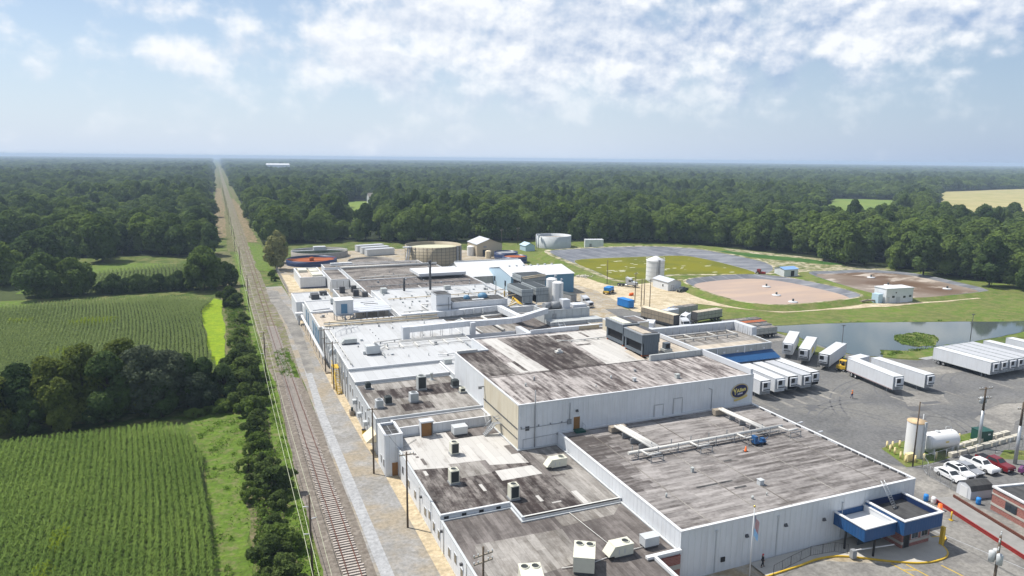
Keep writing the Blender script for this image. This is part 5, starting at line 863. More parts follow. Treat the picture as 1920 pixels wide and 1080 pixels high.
T = [o for o in bpy.data.objects if o.name == 'concrete_tank'][0]; MB().tube([(-11.4, -4, 0), (-11.4, -4, 7.6), (-10, -4, 7.6)], .3, 7).tube([(-12.6, -4, 0), (-12.6, -4, 8), (-10.4, -3, 8), (-10.4, -3, 6)], .3, 7).build('pipe', 'white_paint', T)
tank('blue_tank', 'low dark blue open tank, farther of the pair beside the beige workshop', (133.4, 330.5, 0), 6, 3.4, 'navy_metal', inner='mid_grey', level=2.8, ribs=2, ribm='mid_grey', group='low blue tanks'); tank('blue_tank', 'low dark blue open tank with brown contents, nearer of the pair', (132.2, 316, 0), 6, 3.2, 'navy_metal', inner='rust', level=2.7, ribs=2, ribm='mid_grey', group='low blue tanks')
T = tank('white_vertical_tank', 'small white upright tank between the tan tank and the beige workshop', (119.8, 346, 0), 1.9, 4.7, 'tank_white', n=20); MB().lathe([(1.9, 4.7), (1.2, 5.1), (0, 5.3)], n=20).build('dome', 'tank_white', T)
T = tank('tan_vertical_tank', 'small tan upright tank in front of the beige workshop', (125, 333.8, 0), 1.5, 3.6, 'cream_paint', n=18); MB().lathe([(1.5, 3.6), (.9, 3.9), (0, 4.0)], n=18).build('dome', 'cream_paint', T)
T = tank('silo_tank', 'tall white banded silo tank with a conical roof beside the green lagoon', (166.5, 246.2, 0), 3.75, 9.0, 'tank_white', ribs=5, ribm='light_grey'); MB().lathe([(3.95, 8.9), (3.9, 9.1), (.4, 10.7), (0, 10.75)], n=40).build('roof', 'tank_white', T)
b = MB(); [b.tube([(3.7 * math.cos(a), 3.7 * math.sin(a), 9 + h) for a in [6.2832 * k / 20 for k in range(21)]], .05, 4) for h in (.55, 1.1)]; [b.cyl((3.7 * math.cos(6.2832 * k / 10), 3.7 * math.sin(6.2832 * k / 10), 9), (3.7 * math.cos(6.2832 * k / 10), 3.7 * math.sin(6.2832 * k / 10), 10.1), .04, 4) for k in range(10)]; b.build('guard_rail', 'white_paint', T)
MB().box(-1.2, -.5, -4.3, -3.85, .2, 9.6).cyl((-1.9, -4.1, 0), (-1.9, -4.1, 9), .14, 6).build('ladder', 'mid_grey', T)
for (x, y, h, l) in ((91.4, 185.2, 14, 'white flat-topped silo, nearer of the twin silos by the grey condensers'), (90.9, 188.4, 14.6, 'white silo standing just behind its twin by the blue hall')):
    T = tank('twin_silo', l, (x, y, 0), 1.62, h, 'tank_white', 'silo', group='twin silos', n=24); MB().lathe([(1.62, h), (1.1, h + .3), (0, h + .4)], n=24).build('roof', 'tank_white', T); MB().tube([(.6, -.9, h + .2), (.6, -.9, h + 1.3), (1.1, -1.2, h + 1.0)], .12, 6).build('vent_pipe', 'white_paint', T); MB().box(-.25, .25, -1.8, -1.62, .5, h).build('ladder', 'light_grey', T)
# cooling towers on the freezer roof
def cooling(label, x0, x1, y0, y1, z0, h, first):
    t = thing('cooling_tower', label, 'cooling tower', (x0, y0, z0), 0, 'grey cooling towers on the cold store roof')
    part(t, 'casing', 'tower_panel', lambda b: b.box(x0, x1, y0, y1, z0 + .35, z0 + h * .62, skip='w').box(x0 - .0, x0 + .25, y0, y0 + .5, z0 + .35, z0 + h * .62).box(x0, x0 + .25, y1 - .5, y1, z0 + .35, z0 + h * .62).box(x0, x0 + .2, y0 + .5, y1 - .5, z0 + .35, z0 + h * .22))
    part(t, 'intake', 'black_gap', lambda b: b.box(x0 + .35, x0 + .4, y0 + .1, y1 - .1, z0 + .4, z0 + h * .6)); part(t, 'fan_box', 'tower_panel', lambda b: b.box(x0 - .28, x1 + .1, y0 - .1, y1 + .1, z0 + h * .62, z0 + h))
    part(t, 'band', 'galvanized', lambda b: b.box(x0 - .34, x1 + .16, y0 - .16, y1 + .16, z0 + h, z0 + h + .18)); part(t, 'top', 'roof_tan' if first else 'unit_beige', lambda b: b.box(x0 + .2, x1 - 1.6, y0 + .3, y1 - .3, z0 + h + .18, z0 + h + .34)); part(t, 'top_hatch', 'dark_grey', lambda b: b.box(x1 - 1.5, x1 - .1, y0 + .3, y1 - .3, z0 + h + .18, z0 + h + .3))
    part(t, 'base_beam', 'rust', lambda b: b.box(x0, x1, y0 + .2, y0 + .5, z0 + .02, z0 + .35).box(x0, x1, y1 - .5, y1 - .2, z0 + .02, z0 + .35)); return t
cooling('grey cooling tower with a pale hatch, nearer of two on the cold store', 75.3, 79.0, 114.4, 121.0, ZF, 4.4, 1); cooling('grey cooling tower with a mossy top, farther of two on the cold store', 75.8, 79.4, 122.4, 129.4, ZF, 4.6, 0)
t = thing('roof_fan_unit', 'small dark grey fan unit on a square base beside the near cooling tower', 'roof unit', (82.0, 116, ZF + .03)); MB().box(-.9, .9, -.8, .8, 0, .7).build('base', 'unit_grey', t); MB().box(-.6, .6, -.5, .6, .7, 1.9).build('body', 'tower_panel', t); MB().box(-.4, .4, -.56, -.505, .9, 1.7).build('louvre', 'black', t)
# condensers by the silos
def condenser(label, x0, x1, y0, y1, z0, z1):
    t = thing('condenser', label, 'condenser', (x0, y0, z0), 0, 'grey evaporative condensers'); part(t, 'upper_casing', 'condenser_panel', lambda b: b.box(x0 - .15, x1 + .15, y0 - .15, y1 + .15, z0 + (z1 - z0) * .55, z1)); part(t, 'lower_casing', 'condenser_panel', lambda b: b.box(x0 + .1, x1, y0, y1, z0 + .3, z0 + (z1 - z0) * .55))
    part(t, 'coil', 'black_gap', lambda b: b.box(x0, x0 + .09, y0 + .3, y1 - .3, z0 + .5, z0 + (z1 - z0) * .5)); part(t, 'fan_deck', 'coil', lambda b: b.box(x0 + .3, x1 - .3, y0 + .4, y1 - .4, z1 + .01, z1 + .12)); part(t, 'panel_joint', 'dark_grey', lambda b: [b.box(x0 - .19, x1 + .19, y0 - .19, y1 + .19, z_, z_ + .08) for z_ in (z0 + (z1 - z0) * .55, z0 + (z1 - z0) * .78)]); part(t, 'leg', 'galvanized', lambda b: [b.box(x, x + .2, y, y + .2, z0 - 1.2, z0 + .3) for x in (x0, x1 - .2) for y in (y0, y1 - .2)])
    return t
condenser('grey evaporative condenser, left of the pair in front of the twin silos', 80.2, 83.6, 186, 197, 7.9, 12.4); condenser('grey evaporative condenser, right of the pair in front of the twin silos', 84.8, 88.6, 186, 197, 7.9, 12.6); condenser('grey evaporative condenser raised highest behind the others, before the blue hall', 88.5, 97, 206, 213, 8.6, 12.8)
YP = thing('yellow_pipework', 'tangle of yellow and beige pipes left of the grey condensers', 'pipework', (76, 186, 8)); part(YP, 'pipe', 'yellow', lambda b: [b.tube([(75.6 + .8 * k, 185 + k, 8 + .4 * k), (78.6, 186 + k, 8.6 + .4 * k), (79.6, 184, 8.4)], .14, 5) for k in range(4)] + [b.cyl((75.4, 188, 8), (75.4, 188, 12), .12, 5)]); part(YP, 'frame', 'beige_pipe', lambda b: [b.tube([(76, y, 8), (76, y, 10.5), (79.5, y + 1, 10.5)], .12, 5) for y in (188, 192, 197)] + [b.tube([(88, 203 + k, 12.4 + .3 * k), (97, 205 + k, 12.8 + .3 * k)], .14, 5) for k in range(2)]); part(YP, 'mast', 'dark_grey', lambda b: b.cyl((75.0, 186.4, 8), (75.0, 186.4, 14), .12, 6).cyl((73.6, 190, 8), (73.6, 190, 14.6), .1, 6))
# pipe racks on the warehouse roof
PR = thing('roof_pipe_rack', 'long pale insulated pipe across the warehouse roof with U-shaped branches on stands', 'pipe rack', (53.6, 84, ZA))
part(PR, 'main_pipe', 'steel_pipe', lambda b: b.cyl((53.6, 84.0, ZA + 1.0), (83, 84.4, ZA + 1.0), .26, 9).cyl((54, 84.6, ZA + .8), (83, 85.0, ZA + .8), .13, 7).cyl((56, 83.6, ZA + .65), (82, 83.8, ZA + .65), .09, 6)); part(PR, 'branch_pipe', 'steel_pipe', lambda b: [b.cyl((57.9 + d, 84.2, ZA + 1.15), (57.1 + d, 93.8, ZA + 1.15), r, 8) for d, r in ((0, .22), (.55, .14), (.95, .2), (1.3, .1))] + [b.cyl((78.9 + d, 84.4, ZA + 1.15), (78.2 + d, 94.2, ZA + 1.15), r, 8) for d, r in ((0, .24), (.6, .2))])
part(PR, 'end_box', 'pale_wood', lambda b: b.box(56.4, 59.2, 93.6, 94.6, ZA + .15, ZA + 1.0).box(77.2, 79.4, 93.9, 94.9, ZA + .15, ZA + 1.1)); part(PR, 'loop_pipe', 'steel_pipe', lambda b: [b.tube([(x, 84, ZA + 1.1), (x + .2, 82.2, ZA + 1.1), (x + 2.2, 82.2, ZA + 1.1), (x + 2.2, 83.2, ZA + .6)], .15, 7) for x in (55.8, 64.6, 73.6, 82.0)])
part(PR, 'stand', 'mid_grey', lambda b: [b.box(x, x + .12, 83.4, 83.5, ZA + .02, ZA + 1.5).box(x, x + .12, 85.2, 85.3, ZA + .02, ZA + 1.5).box(x, x + .12, 83.4, 85.3, ZA + .5, ZA + .6) for x in (55, 58.4, 62, 65.6, 69, 72.5, 75.8, 79.6)] + [b.box(x, x + .1, 81.6, 81.7, ZA + .02, ZA + 1) .box(x + 2.1, x + 2.2, 81.6, 81.7, ZA + .02, ZA + 1).box(x, x + 2.2, 81.6, 81.7, ZA + .85, ZA + 1) for x in (56, 64.8, 73.8, 82.2)] + [b.box(57, 59, y, y + .1, ZA + .02, ZA + .95) for y in (86.4, 88.8, 91.2)] + [b.box(78.3, 79.6, y, y + .1, ZA + .02, ZA + .9) for y in (86.6, 89, 91.6)])
t = thing('roof_cart', 'blue metal cart parked under the pipe rack on the warehouse roof', 'cart', (76.0, 81.6, ZA + .01)); MB().box(-1.3, .9, -.5, .5, .35, .6).box(-1.3, -.8, -.45, .45, .6, 1.5).box(.2, .8, -.3, .3, .6, .95).build('frame', 'blue_metal', t); [MB().cyl((x, y, .2), (x, y + .12, .2), .2, 10).build('wheel', 'tyre', t) for x in (-.9, .6) for y in (-.6, .5)]; MB().tube([(.9, 0, .5), (1.7, .1, .9)], .05, 5).build('handle', 'blue_metal', t)
t = thing('traffic_cone', 'orange traffic cone alone on the warehouse roof below the pipe rack', 'cone', (72.0, 80.1, ZA + .01)); MB().box(-.3, .3, -.3, .3, 0, .06).build('base', 'black', t); MB().lathe([(.22, .06), (.05, .85), (0, .85)], n=12).build('cone', 'orange', t)
# ============================================================ ROOF UNITS
def cond_unit(label, x, y, z, w_=1.1, h=1.6, m='unit_beige', dark=True, group='roof condenser units'):
    t = thing('condenser_unit', label, 'roof unit', (x, y, z + .012), 0, group)
    MB().box(-w_ / 2 - .1, w_ / 2 + .1, -w_ / 2 - .1, w_ / 2 + .1, 0, .22).build('base', 'mid_grey', t); MB().box(-w_ / 2, w_ / 2, -w_ / 2, w_ / 2, .25, h).build('cabinet', m, t, bevel=.02)
    MB().box(-w_ / 2 + .12, w_ / 2 - .1, -w_ / 2 - .02, -w_ / 2 - .004, .4, h - .15).box(w_ / 2 + .004, w_ / 2 + .02, -w_ / 2 + .1, w_ / 2 - .1, .4, h - .15).build('coil', 'coil' if dark else 'unit_grey', t)
    MB().lathe([(w_ * .4, h + .01), (w_ * .4, h + .1), (w_ * .33, h + .1), (w_ * .33, h + .02)], n=16).build('fan_ring', m, t); b = MB(); b.face([(w_ * .33 * math.cos(6.283 * k / 16), w_ * .33 * math.sin(6.283 * k / 16), h + .03) for k in range(16)]); b.build('fan', 'coil', t); return t
cond_unit('beige condenser unit on the bright patch of the office wing roof, farthest of its three', 31.6, 99.2, ZB + .04, 1.25, 2.0); cond_unit('beige condenser unit at the edge of the dark stripes on the office wing roof', 28.5, 89.7, ZB + .04, 1.3, 2.1); cond_unit('beige condenser unit nearest the camera among the three on the office wing roof', 34.6, 82.3, ZB + .04, 1.25, 2.1)
cond_unit('tall grey condenser unit on the striped roof near the white annex', 33.7, 126.2, ZD + .03, 1.6, 2.7, 'unit_grey'); cond_unit('pale round-topped unit with a side duct on the striped processing roof', 30.6, 120, ZD + .03, 1.5, 1.7, 'light_grey', False); cond_unit('black condenser unit in the middle of three by the parapet of the striped roof', 26.0, 120.4, ZD + .03, 1.2, 1.4, 'unit_dark'); cond_unit('pale grey condenser unit nearest the railway edge of the striped roof', 24.1, 119, ZD + .03, 1.3, 1.5, 'light_grey', False); cond_unit('small black unit in the far corner of the striped roof by the windows', 24.3, 130.2, ZD + .03, 1.0, 1.2, 'unit_dark'); cond_unit('small black unit on the right side of the striped roof by the cold store wall', 40.2, 125.4, ZD + .03, 1.3, 1.4, 'unit_dark'); cond_unit('low beige unit beside the cold store wall on the striped roof', 40.4, 121.6, ZD + .03, 1.0, 1.0, 'unit_beige')
t = thing('roof_vent_pipe', 'grey vent stack on a skirt at the back of the striped roof', 'vent', (37.2, 131.3, ZD + .01)); MB().lathe([(.5, 0), (.3, .25), (.25, 1.1), (.33, 1.15), (.33, 1.4), (0, 1.5)], n=12).build('stack', 'unit_grey', t)
def rtu(label, x, y, z, L_=3.0, W_=1.8, h=1.6, m='unit_beige', rz=0, hood=True, fans=1):
    t = thing('rooftop_unit', label, 'roof unit', (x, y, z + .012), rz, 'large rooftop air units')
    MB().box(-L_ / 2 + .1, L_ / 2 - .1, -W_ / 2 + .1, W_ / 2 - .1, 0, .3).build('curb', 'dark_grey', t); MB().box(-L_ / 2, L_ / 2, -W_ / 2, W_ / 2, .3, h).build('cabinet', m, t, bevel=.02); MB().box(-L_ / 2 - .03, L_ / 2 + .03, -W_ / 2 - .03, W_ / 2 + .03, h, h + .05).build('lid', m, t)
    if hood: MB().face([(-L_ / 2, -W_ / 2, h), (-L_ / 2, W_ / 2, h), (-L_ / 2 - .8, W_ / 2, .5), (-L_ / 2 - .8, -W_ / 2, .5)]).face([(-L_ / 2, -W_ / 2, h), (-L_ / 2 - .8, -W_ / 2, .5), (-L_ / 2, -W_ / 2, .5)]).face([(-L_ / 2, W_ / 2, h), (-L_ / 2, W_ / 2, .5), (-L_ / 2 - .8, W_ / 2, .5)]).face([(-L_ / 2, -W_ / 2, .5), (-L_ / 2 - .8, -W_ / 2, .5), (-L_ / 2 - .8, W_ / 2, .5), (-L_ / 2, W_ / 2, .5)]).build('hood', m, t)
    for k in range(fans):
        cx = L_ / 2 - .7; cy = 0 if fans == 1 else (-W_ / 4 if k else W_ / 4)
        MB().lathe([(.5, h + .05), (.5, h + .16), (.42, h + .16), (.42, h + .07)], (cx, cy, 0), 16).build('fan_ring', m, t); b = MB(); b.face([(cx + .42 * math.cos(6.283 * i / 16), cy + .42 * math.sin(6.283 * i / 16), h + .08) for i in range(16)]); b.build('fan', 'coil', t)
    b = MB(); [b.box(-L_ / 2 + .5 + i * .75, -L_ / 2 + .62 + i * .75, -W_ / 2 - .02, -W_ / 2 - .004, .6, h - .4) for i in range(int((L_ - .6) / .75))]; b.build('panel_latch', 'light_grey', t); return t
rtu('beige rooftop unit with a sloped hood in front of the tall cold store corner', 44.6, 89.2, ZB + .03, 2.5, 1.4, 1.5); rtu('beige rooftop unit with a sloped hood and one fan on the near brown roof', 41.4, 65.6, ZB - .42, 2.5, 1.6, 1.6); rtu('silver rooftop box unit near the parapet of the warehouse on the near brown roof', 45.6, 66.0, ZB - .42, 2.0, 1.3, 1.4, 'light_grey', 0, False, 0); rtu('large beige box unit with two fans at the near edge of the brown roof', 36.2, 65.0, ZB - .42, 3.6, 2.4, 2.1, 'unit_beige', rad(60), False, 2); rtu('large beige box unit with two fans cut by the bottom of the picture', 28.8, 63.2, ZB - .42, 3.6, 2.4, 2.0, 'unit_beige', rad(75), False, 2); rtu('silver boxy unit on the brown strip beside the white parapet wall of the office wing', 34.9, 106.6, ZB + .03, 2.4, 1.7, 1.5, 'light_grey', 0, False, 0)
rtu('white rooftop unit with two fans in the open middle of the white roof', 29.2, 150.0, ZE, 3.0, 2.0, 2.0, 'light_grey', 0, False, 2); rtu('low grey rooftop unit with dark vents near the left edge of the white roof', 26.2, 160.6, ZE, 2.8, 1.8, 1.2, 'unit_grey', 0, True, 0); rtu('small dark grey unit on the far white roof next to the bent pipe', 29.4, 209, 7.2, 1.4, 1.4, 1.6, 'unit_grey', 0, False, 1)
# ladders and stairs
def ladder(label, p, q, w_=.5, m='galvanized', n=14, ax=(1, 0, 0)):
    t = thing('ladder', label, 'ladder', p); p = Vector(p); q = Vector(q) - p; a = Vector(ax) * w_ / 2; b = MB().cyl(-a, q - a, .05, 5).cyl(a, q + a, .05, 5); b.build('rail', m, t); b = MB()
    for k in range(1, n): b.cyl(q * (k / n) - a, q * (k / n) + a, .035, 4)
    b.build('rung', m, t)
ladder('grey ladder leaning from the dark lobby roof up to the warehouse parapet', (81.4, 61.4, 4.25), (80.9, 63.45, 7.6), .6); ladder('pale ladder standing on the office roof against the striped roof edge', (40.4, 107.4, ZB + .03), (40.4, 108.95, 6.9), .55, 'white_trim')
t = thing('roof_stair', 'grey metal steps up to the cold store side wall from the office wing roof', 'stair', (40.6, 104.6, ZB + .03)); b = MB(); [b.cbox((-2.0 + .22 * k, 0, .2 + .2 * k), (.26, 1.0, .05)) for k in range(9)]; b.build('tread', 'mid_grey', t); MB().box(-.05, .8, -.5, .5, 1.85, 1.92).build('landing', 'mid_grey', t); MB().tube([(-2.0, -.5, 1.2), (-.1, -.5, 2.9), (.8, -.5, 2.9)], .05, 5).tube([(-2, .5, 1.2), (-.1, .5, 2.9), (.8, .5, 2.9)], .05, 5).tube([(-2, -.5, .1), (-.1, -.5, 1.9)], .08, 5).tube([(-2, .5, .1), (-.1, .5, 1.9)], .08, 5).build('hand_rail', 'galvanized', t)
YS_ = thing('yellow_fire_stair', 'yellow steel stair against the white hall wall beside the gravel', 'stair', (21.2, 151, 0)); b = MB(); [b.cbox((21.45, 147.2 + .3 * k, .4 + .27 * k), (1.0, .3, .06)) for k in range(16)]; b.build('tread', 'yellow', YS_, True); part(YS_, 'landing', 'yellow', lambda b: b.box(20.9, 22.2, 152, 155, 4.5, 4.6)); part(YS_, 'hand_rail', 'yellow', lambda b: b.tube([(20.95, 147.2, 1.5), (20.95, 152, 5.6), (20.95, 155, 5.6)], .06, 5).tube([(20.95, 147.2, .95), (20.95, 152, 5.05), (20.95, 155, 5.05)], .05, 5).tube([(20.95, 147.2, .3), (20.95, 152, 4.5)], .12, 5)); part(YS_, 'post', 'yellow', lambda b: [b.box(20.9, 21.05, y, y + .15, 0, 4.5) for y in (149.5, 152, 154.8)])
# ============================================================ VEHICLES
def wheel(parent, x, y, r, w_, name='wheel'):
    """axle along x"""
    o = MB().cyl((x - w_ / 2, y, r), (x + w_ / 2, y, r), r, 18).build(name, 'tyre', parent); MB().cyl((x - w_ / 2 - .012, y, r), (x + w_ / 2 + .012, y, r), r * .58, 12).build('rim', 'chrome', o); return o
def reefer(label, grey=False, L_=14.6, stripe=False):
    t = thing('refrigerated_trailer', label, 'trailer', (0, 0, 0)); W_ = 1.29
    MB().box(-W_, W_, 0, L_, 1.15, 4.06, skip='t').build('body', 'trailer_white', t); MB().face([(-W_, 0, 4.06), (W_, 0, 4.06), (W_, L_, 4.06), (-W_, L_, 4.06)]).build('roof', 'trailer_roof_grey' if grey else 'trailer_roof', t)
    b = MB(); [b.box(-W_ - .03, W_ + .03, y, y + .1, 1.12, 4.1) for y in (0, L_ - .1)]; b.box(-W_ - .025, -W_, .1, L_ - .1, 3.98, 4.1).box(W_, W_ + .025, .1, L_ - .1, 3.98, 4.1).box(-W_ - .02, -W_, .1, L_ - .1, 1.1, 1.25).box(W_, W_ + .02, .1, L_ - .1, 1.1, 1.25).build('trim', 'light_grey', t)
    r = MB().box(-.95, .95, -.55, -.01, 1.9, 3.85).build('cooling_unit', 'white_paint', t, bevel=.06); MB().box(-.85, .1, -.57, -.552, 2.75, 3.7).box(-.85, .85, -.57, -.552, 2.1, 2.3).build('grille', 'black', r)
    MB().box(-.55, .55, .6, L_ - .2, .95, 1.14).build('chassis', 'trailer_under', t); [MB().box(x, x + .14, 2.2, 2.4, .0, 1.1).build('landing_leg', 'mid_grey', t) for x in (-.75, .61)]
    for y in (L_ - 2.9, L_ - 1.6):
        for x in (-.95, .95): wheel(t, x, y, .5, .55)
    MB().box(-1.1, 1.1, L_ - .12, L_ - .02, .55, .68).box(-.7, -.6, L_ - .12, L_ - .02, .55, 1.1).box(.6, .7, L_ - .12, L_ - .02, .55, 1.1).build('bumper', 'light_grey', t)
    MB().box(-.03, .03, L_ + .002, L_ + .03, 1.3, 3.95).box(-.35, -.3, L_ + .002, L_ + .05, 1.3, 3.9).box(.3, .35, L_ + .002, L_ + .05, 1.3, 3.9).build('door_bar', 'light_grey', t)
    if stripe: MB().box(W_ + .022, W_ + .026, .1, L_ - .1, 1.16, 1.24).box(-W_ - .026, -W_ - .022, .1, L_ - .1, 1.16, 1.24).build('red_stripe', 'red_paint', t)
    return t
ordn = ['first', 'second', 'third', 'fourth', 'fifth']
p0 = reefer('x'); p1 = reefer('x', True); ps = reefer('x', False, 14.6, True); used = set()
def put(proto, x, y, rz, label, group):
    if proto.name not in used:
        used.add(proto.name); proto.location = (x, y, .08); proto.rotation_euler = (0, 0, rz); proto['label'] = label; proto['group'] = group; return proto
    return dup(proto, (x, y, .08), rz, label, group)
for k, (x, y, g) in enumerate(((105.0, 112.4, 0), (109.2, 112.6, 0), (112.9, 112.8, 0), (116.6, 112.6, 1), (119.9, 113.6, 0))):
    put(p1 if g else p0, x, y, rad(-3 + k), 'white refrigerated trailer%s backed under the blue awning, %s from the sign wall' % (' with greyer roof' if g else '', ordn[k]), 'trailers docked at the blue awning')
put(p0, 132.6, 135.1, rad(-50), 'white refrigerated trailer by the pond, farthest left of the angled three', 'trailers parked beside the pond'); put(p0, 132.2, 129.2, rad(-52), 'white refrigerated trailer with a yellow picture on its side, middle of the angled three', 'trailers parked beside the pond'); put(p0, 133.3, 123.9, rad(-62), 'white refrigerated trailer behind the lamp pole and yellow forklift', 'trailers parked beside the pond')
put(ps, 134.6, 104.4, rad(-9), 'white refrigerated trailer with a thin red stripe along its lower edge, alone in the lot', 'trailers standing in the lot'); put(p0, 142.4, 103.0, rad(-2), 'white refrigerated trailer without a stripe, right of the striped one in the lot', 'trailers standing in the lot')
for k in range(5): put(p1 if k else p0, 166.0 + 3.15 * k, 104.4 + .1 * k, 0, ('plain white trailer at the near end of the packed row on the right', 'grey-roofed trailer second in the packed row on the right', 'grey-roofed trailer third in the packed row on the right', 'grey-roofed trailer fourth in the packed row on the right', 'grey-roofed trailer at the far end of the packed row, cut by the right picture edge')[k], 'trailers packed in a row at the right')
for k, l in enumerate(('trailer parked beyond the packed row at the right edge, nearer of the two', 'trailer farthest right in the lot, its end above the packed row')): put(p0, 184.6 + 9 * k, 104.4, 0, l, 'trailers packed in a row at the right')
# picture on the side of the middle angled trailer
ob = [o for o in bpy.data.objects if 'yellow picture' in str(o.get('label', ''))][0]; b = MB()
for (y, z_, ry_, rz_) in ((6.2, 2.6, 1.5, .85), (8.4, 2.3, .9, .6)): b.face([(1.297 + .002 * y / 8, y + ry_ * math.cos(6.283 * k / 14), z_ + rz_ * math.sin(6.283 * k / 14)) for k in range(14)])
b.build('picture', 'sign_gold', ob)
t = thing('box_trailer', 'short white box trailer behind the striped trailer, next to the forklift', 'trailer', (139.4, 121.0, .08), rad(-80)); MB().box(-1.2, 1.2, 0, 5.2, .9, 3.3).build('body', 'trailer_white', t); [wheel(t, x, y, .42, .4) for x in (-1, 1) for y in (2.4, 3.6)]; MB().box(-.5, .5, -1.2, 5, .7, .88).build('chassis', 'trailer_under', t)
def semi(label, c, rz, m='white_paint'):
    """tractor unit, nose towards -y"""
    t = thing('semi_truck', label, 'truck', c, rz)
    b = MB(); pr = [(-3.0, 1.0), (-3.1, 1.6), (-2.9, 1.95), (-1.3, 2.2), (-.75, 3.0), (-.3, 3.3), (1.2, 3.75), (1.2, 1.0)]; wd = 1.15
    for s in (-1, 1): b.face([(s * wd, y, z_) for y, z_ in (pr if s < 0 else pr[::-1])])
    for (ya, za), (yb, zb) in zip(pr[:-1], pr[1:]): b.face([(-wd, ya, za), (wd, ya, za), (wd, yb, zb), (-wd, yb, zb)][::-1])
    b.build('cab', m, t); MB().face([(-1.0, -1.27, 2.28), (1.0, -1.27, 2.28), (.95, -.83, 2.95), (-.95, -.83, 2.95)]).build('windscreen', 'glass', t)
    [MB().box(x, x + .012, -1.0, .1, 2.15, 2.85).build('side_window', 'glass', t) for x in (-1.166, 1.154)]; MB().box(-.8, .8, -3.13, -3.08, 1.05, 1.75).build('grille', 'black', t); [MB().box(x, x + .35, -3.1, -3.0, 1.1, 1.4).build('headlight', 'headlight', t) for x in (-1.12, .77)]
    MB().box(-1.15, 1.15, -3.3, -3.05, .45, .95).build('bumper', 'chrome', t); MB().box(-.5, .5, -2.8, 5, .7, 1.0).build('chassis', 'trailer_under', t); [MB().cyl((x, .2, .75), (x, 1.7, .75), .33, 12).build('fuel_tank', 'chrome', t) for x in (-1.0, 1.0)]; [MB().cyl((x, 1.3, 1), (x, 1.3, 4.1), .09, 8).build('exhaust', 'chrome', t) for x in (-1.0, 1.0)]
    [wheel(t, x, -2.1, .5, .35) for x in (-1.0, 1.0)]; [wheel(t, x, y, .5, .6) for x in (-.95, .95) for y in (2.9, 4.2)]; return t
semi('white tractor unit in front of the dark trailer beside the twin silos', (114.6, 210.5, .08), rad(12)); semi('white tractor unit hitched to the tall brown crate trailer, nose towards the sunken roof', (126.0, 169.6, .08), rad(-8)); semi('white long-nosed tractor unit among the grey open trailers', (130.4, 175.6, .08), rad(-80 + 180 - 180))
def livestock(label, c, rz, L_=13.5, h=3.6, m='aluminium', top='cage_top', crates=True, group='poultry trailers in the yard'):
    t = thing('crate_trailer', label, 'trailer', c, rz, group); MB().box(-1.25, 1.25, 0, L_, 1.0, 1.25).build('bed', 'trailer_under', t); n = int(L_ / 1.5); b = MB(); r_ = MB(); g = MB()
    for k in range(n):
        y = .1 + k * (L_ - .2) / n; d = (L_ - .2) / n - .06
        b.box(-1.2, 1.2, y, y + d, 1.27, h, skip='t'); g.box(-1.24, 1.24, y - .03, y + .05, 1.25, h); g.box(-1.235, 1.235, y, y + d, 1.25 + (h - 1.25) * .5 - .05, 1.25 + (h - 1.25) * .5 + .05); [g.box(-1.23, 1.23, y + d * q / 4, y + d * q / 4 + .04, 1.27, h - .02) for q in (1, 2, 3)]
        if crates: r_.box(-1.18, 1.18, y + .02, y + d - .02, h - .02, h + .04)
        elif R.random() < .72: r_.box(-1.18, 1.18, y + .02, y + d - .02, h - .05 - R.random() * .3, h)
    b.build('cage', m, t); g.build('cage_bar', 'dark_grey' if crates else 'mid_grey', t); r_.build('cage_top', top, t); [wheel(t, x, y, .5, .55) for x in (-.95, .95) for y in (L_ - 1.4, L_ - 2.7)]; return t
livestock('long brown trailer stacked with two tiers of wooden poultry crates', (125.2, 172.6, .08), rad(10), 14.5, 4.1, 'cage', 'cage_top'); livestock('grey poultry trailer behind the long-nosed white tractor unit', (134.4, 176.4, .08), rad(-80), 11.5, 3.6, 'aluminium', 'roof_tan')
for (x, y, l) in ((133.5, 155, 'nearest grey open-topped poultry trailer, its wheels showing beside the pond'), (134.7, 158.5, 'grey open-topped poultry trailer just behind the nearest one'), (135.9, 162, 'grey open-topped poultry trailer with rusty red pens, third from the pond'), (137.1, 165.5, 'farthest of the four grey open-topped poultry trailers, next to the grass')): livestock(l, (x, y, .08), rad(-90), 13.2, 3.0, 'aluminium', 'rust' if 'third' in l else 'roof_stain', False)
livestock('short grey crate stack on a dolly between the tractor units and open trailers', (130.2, 159.2, .08), rad(-20), 4.4, 3.4, 'aluminium', 'roof_tan', True); livestock('grey slatted trailer at the back of the yard by the blue skip', (131.4, 183.8, .08), rad(-80), 10.5, 3.8, 'aluminium', 'roof_stain', False)
t = thing('box_container', 'pale grey box container left of the slatted trailer at the back of the yard', 'container', (126.8, 181.6, .08), rad(-76)); MB().box(-1.2, 1.2, 0, 5.6, .3, 3.6).build('body', 'corrugated', t); MB().box(-1.25, 1.25, -.03, 5.63, 3.6, 3.68).build('roof', 'tin_roof', t); MB().box(-1.1, 1.1, .2, 5.4, 0, .3).build('skid', 'trailer_under', t)
def skip(label, c, rz, L_, W_, h, m='tarp_blue'):
    t = thing('skip_container', label, 'container', c, rz); b = MB().box(-W_ / 2, W_ / 2, -L_ / 2, L_ / 2, .25, h); b.build('body', m, t); b = MB(); [b.box(-W_ / 2 - .08, W_ / 2 + .08, -L_ / 2 + .5 + k * (L_ - 1) / 5 - .06, -L_ / 2 + .5 + k * (L_ - 1) / 5 + .06, .3, h - .1) for k in range(6)]; b.box(-W_ / 2 - .1, W_ / 2 + .1, -L_ / 2 - .05, L_ / 2 + .05, h - .1, h + .05); b.build('rib', m, t); MB().box(-W_ / 2 + .2, W_ / 2 - .2, -L_ / 2, L_ / 2, 0, .25).build('skid', 'trailer_under', t); return t
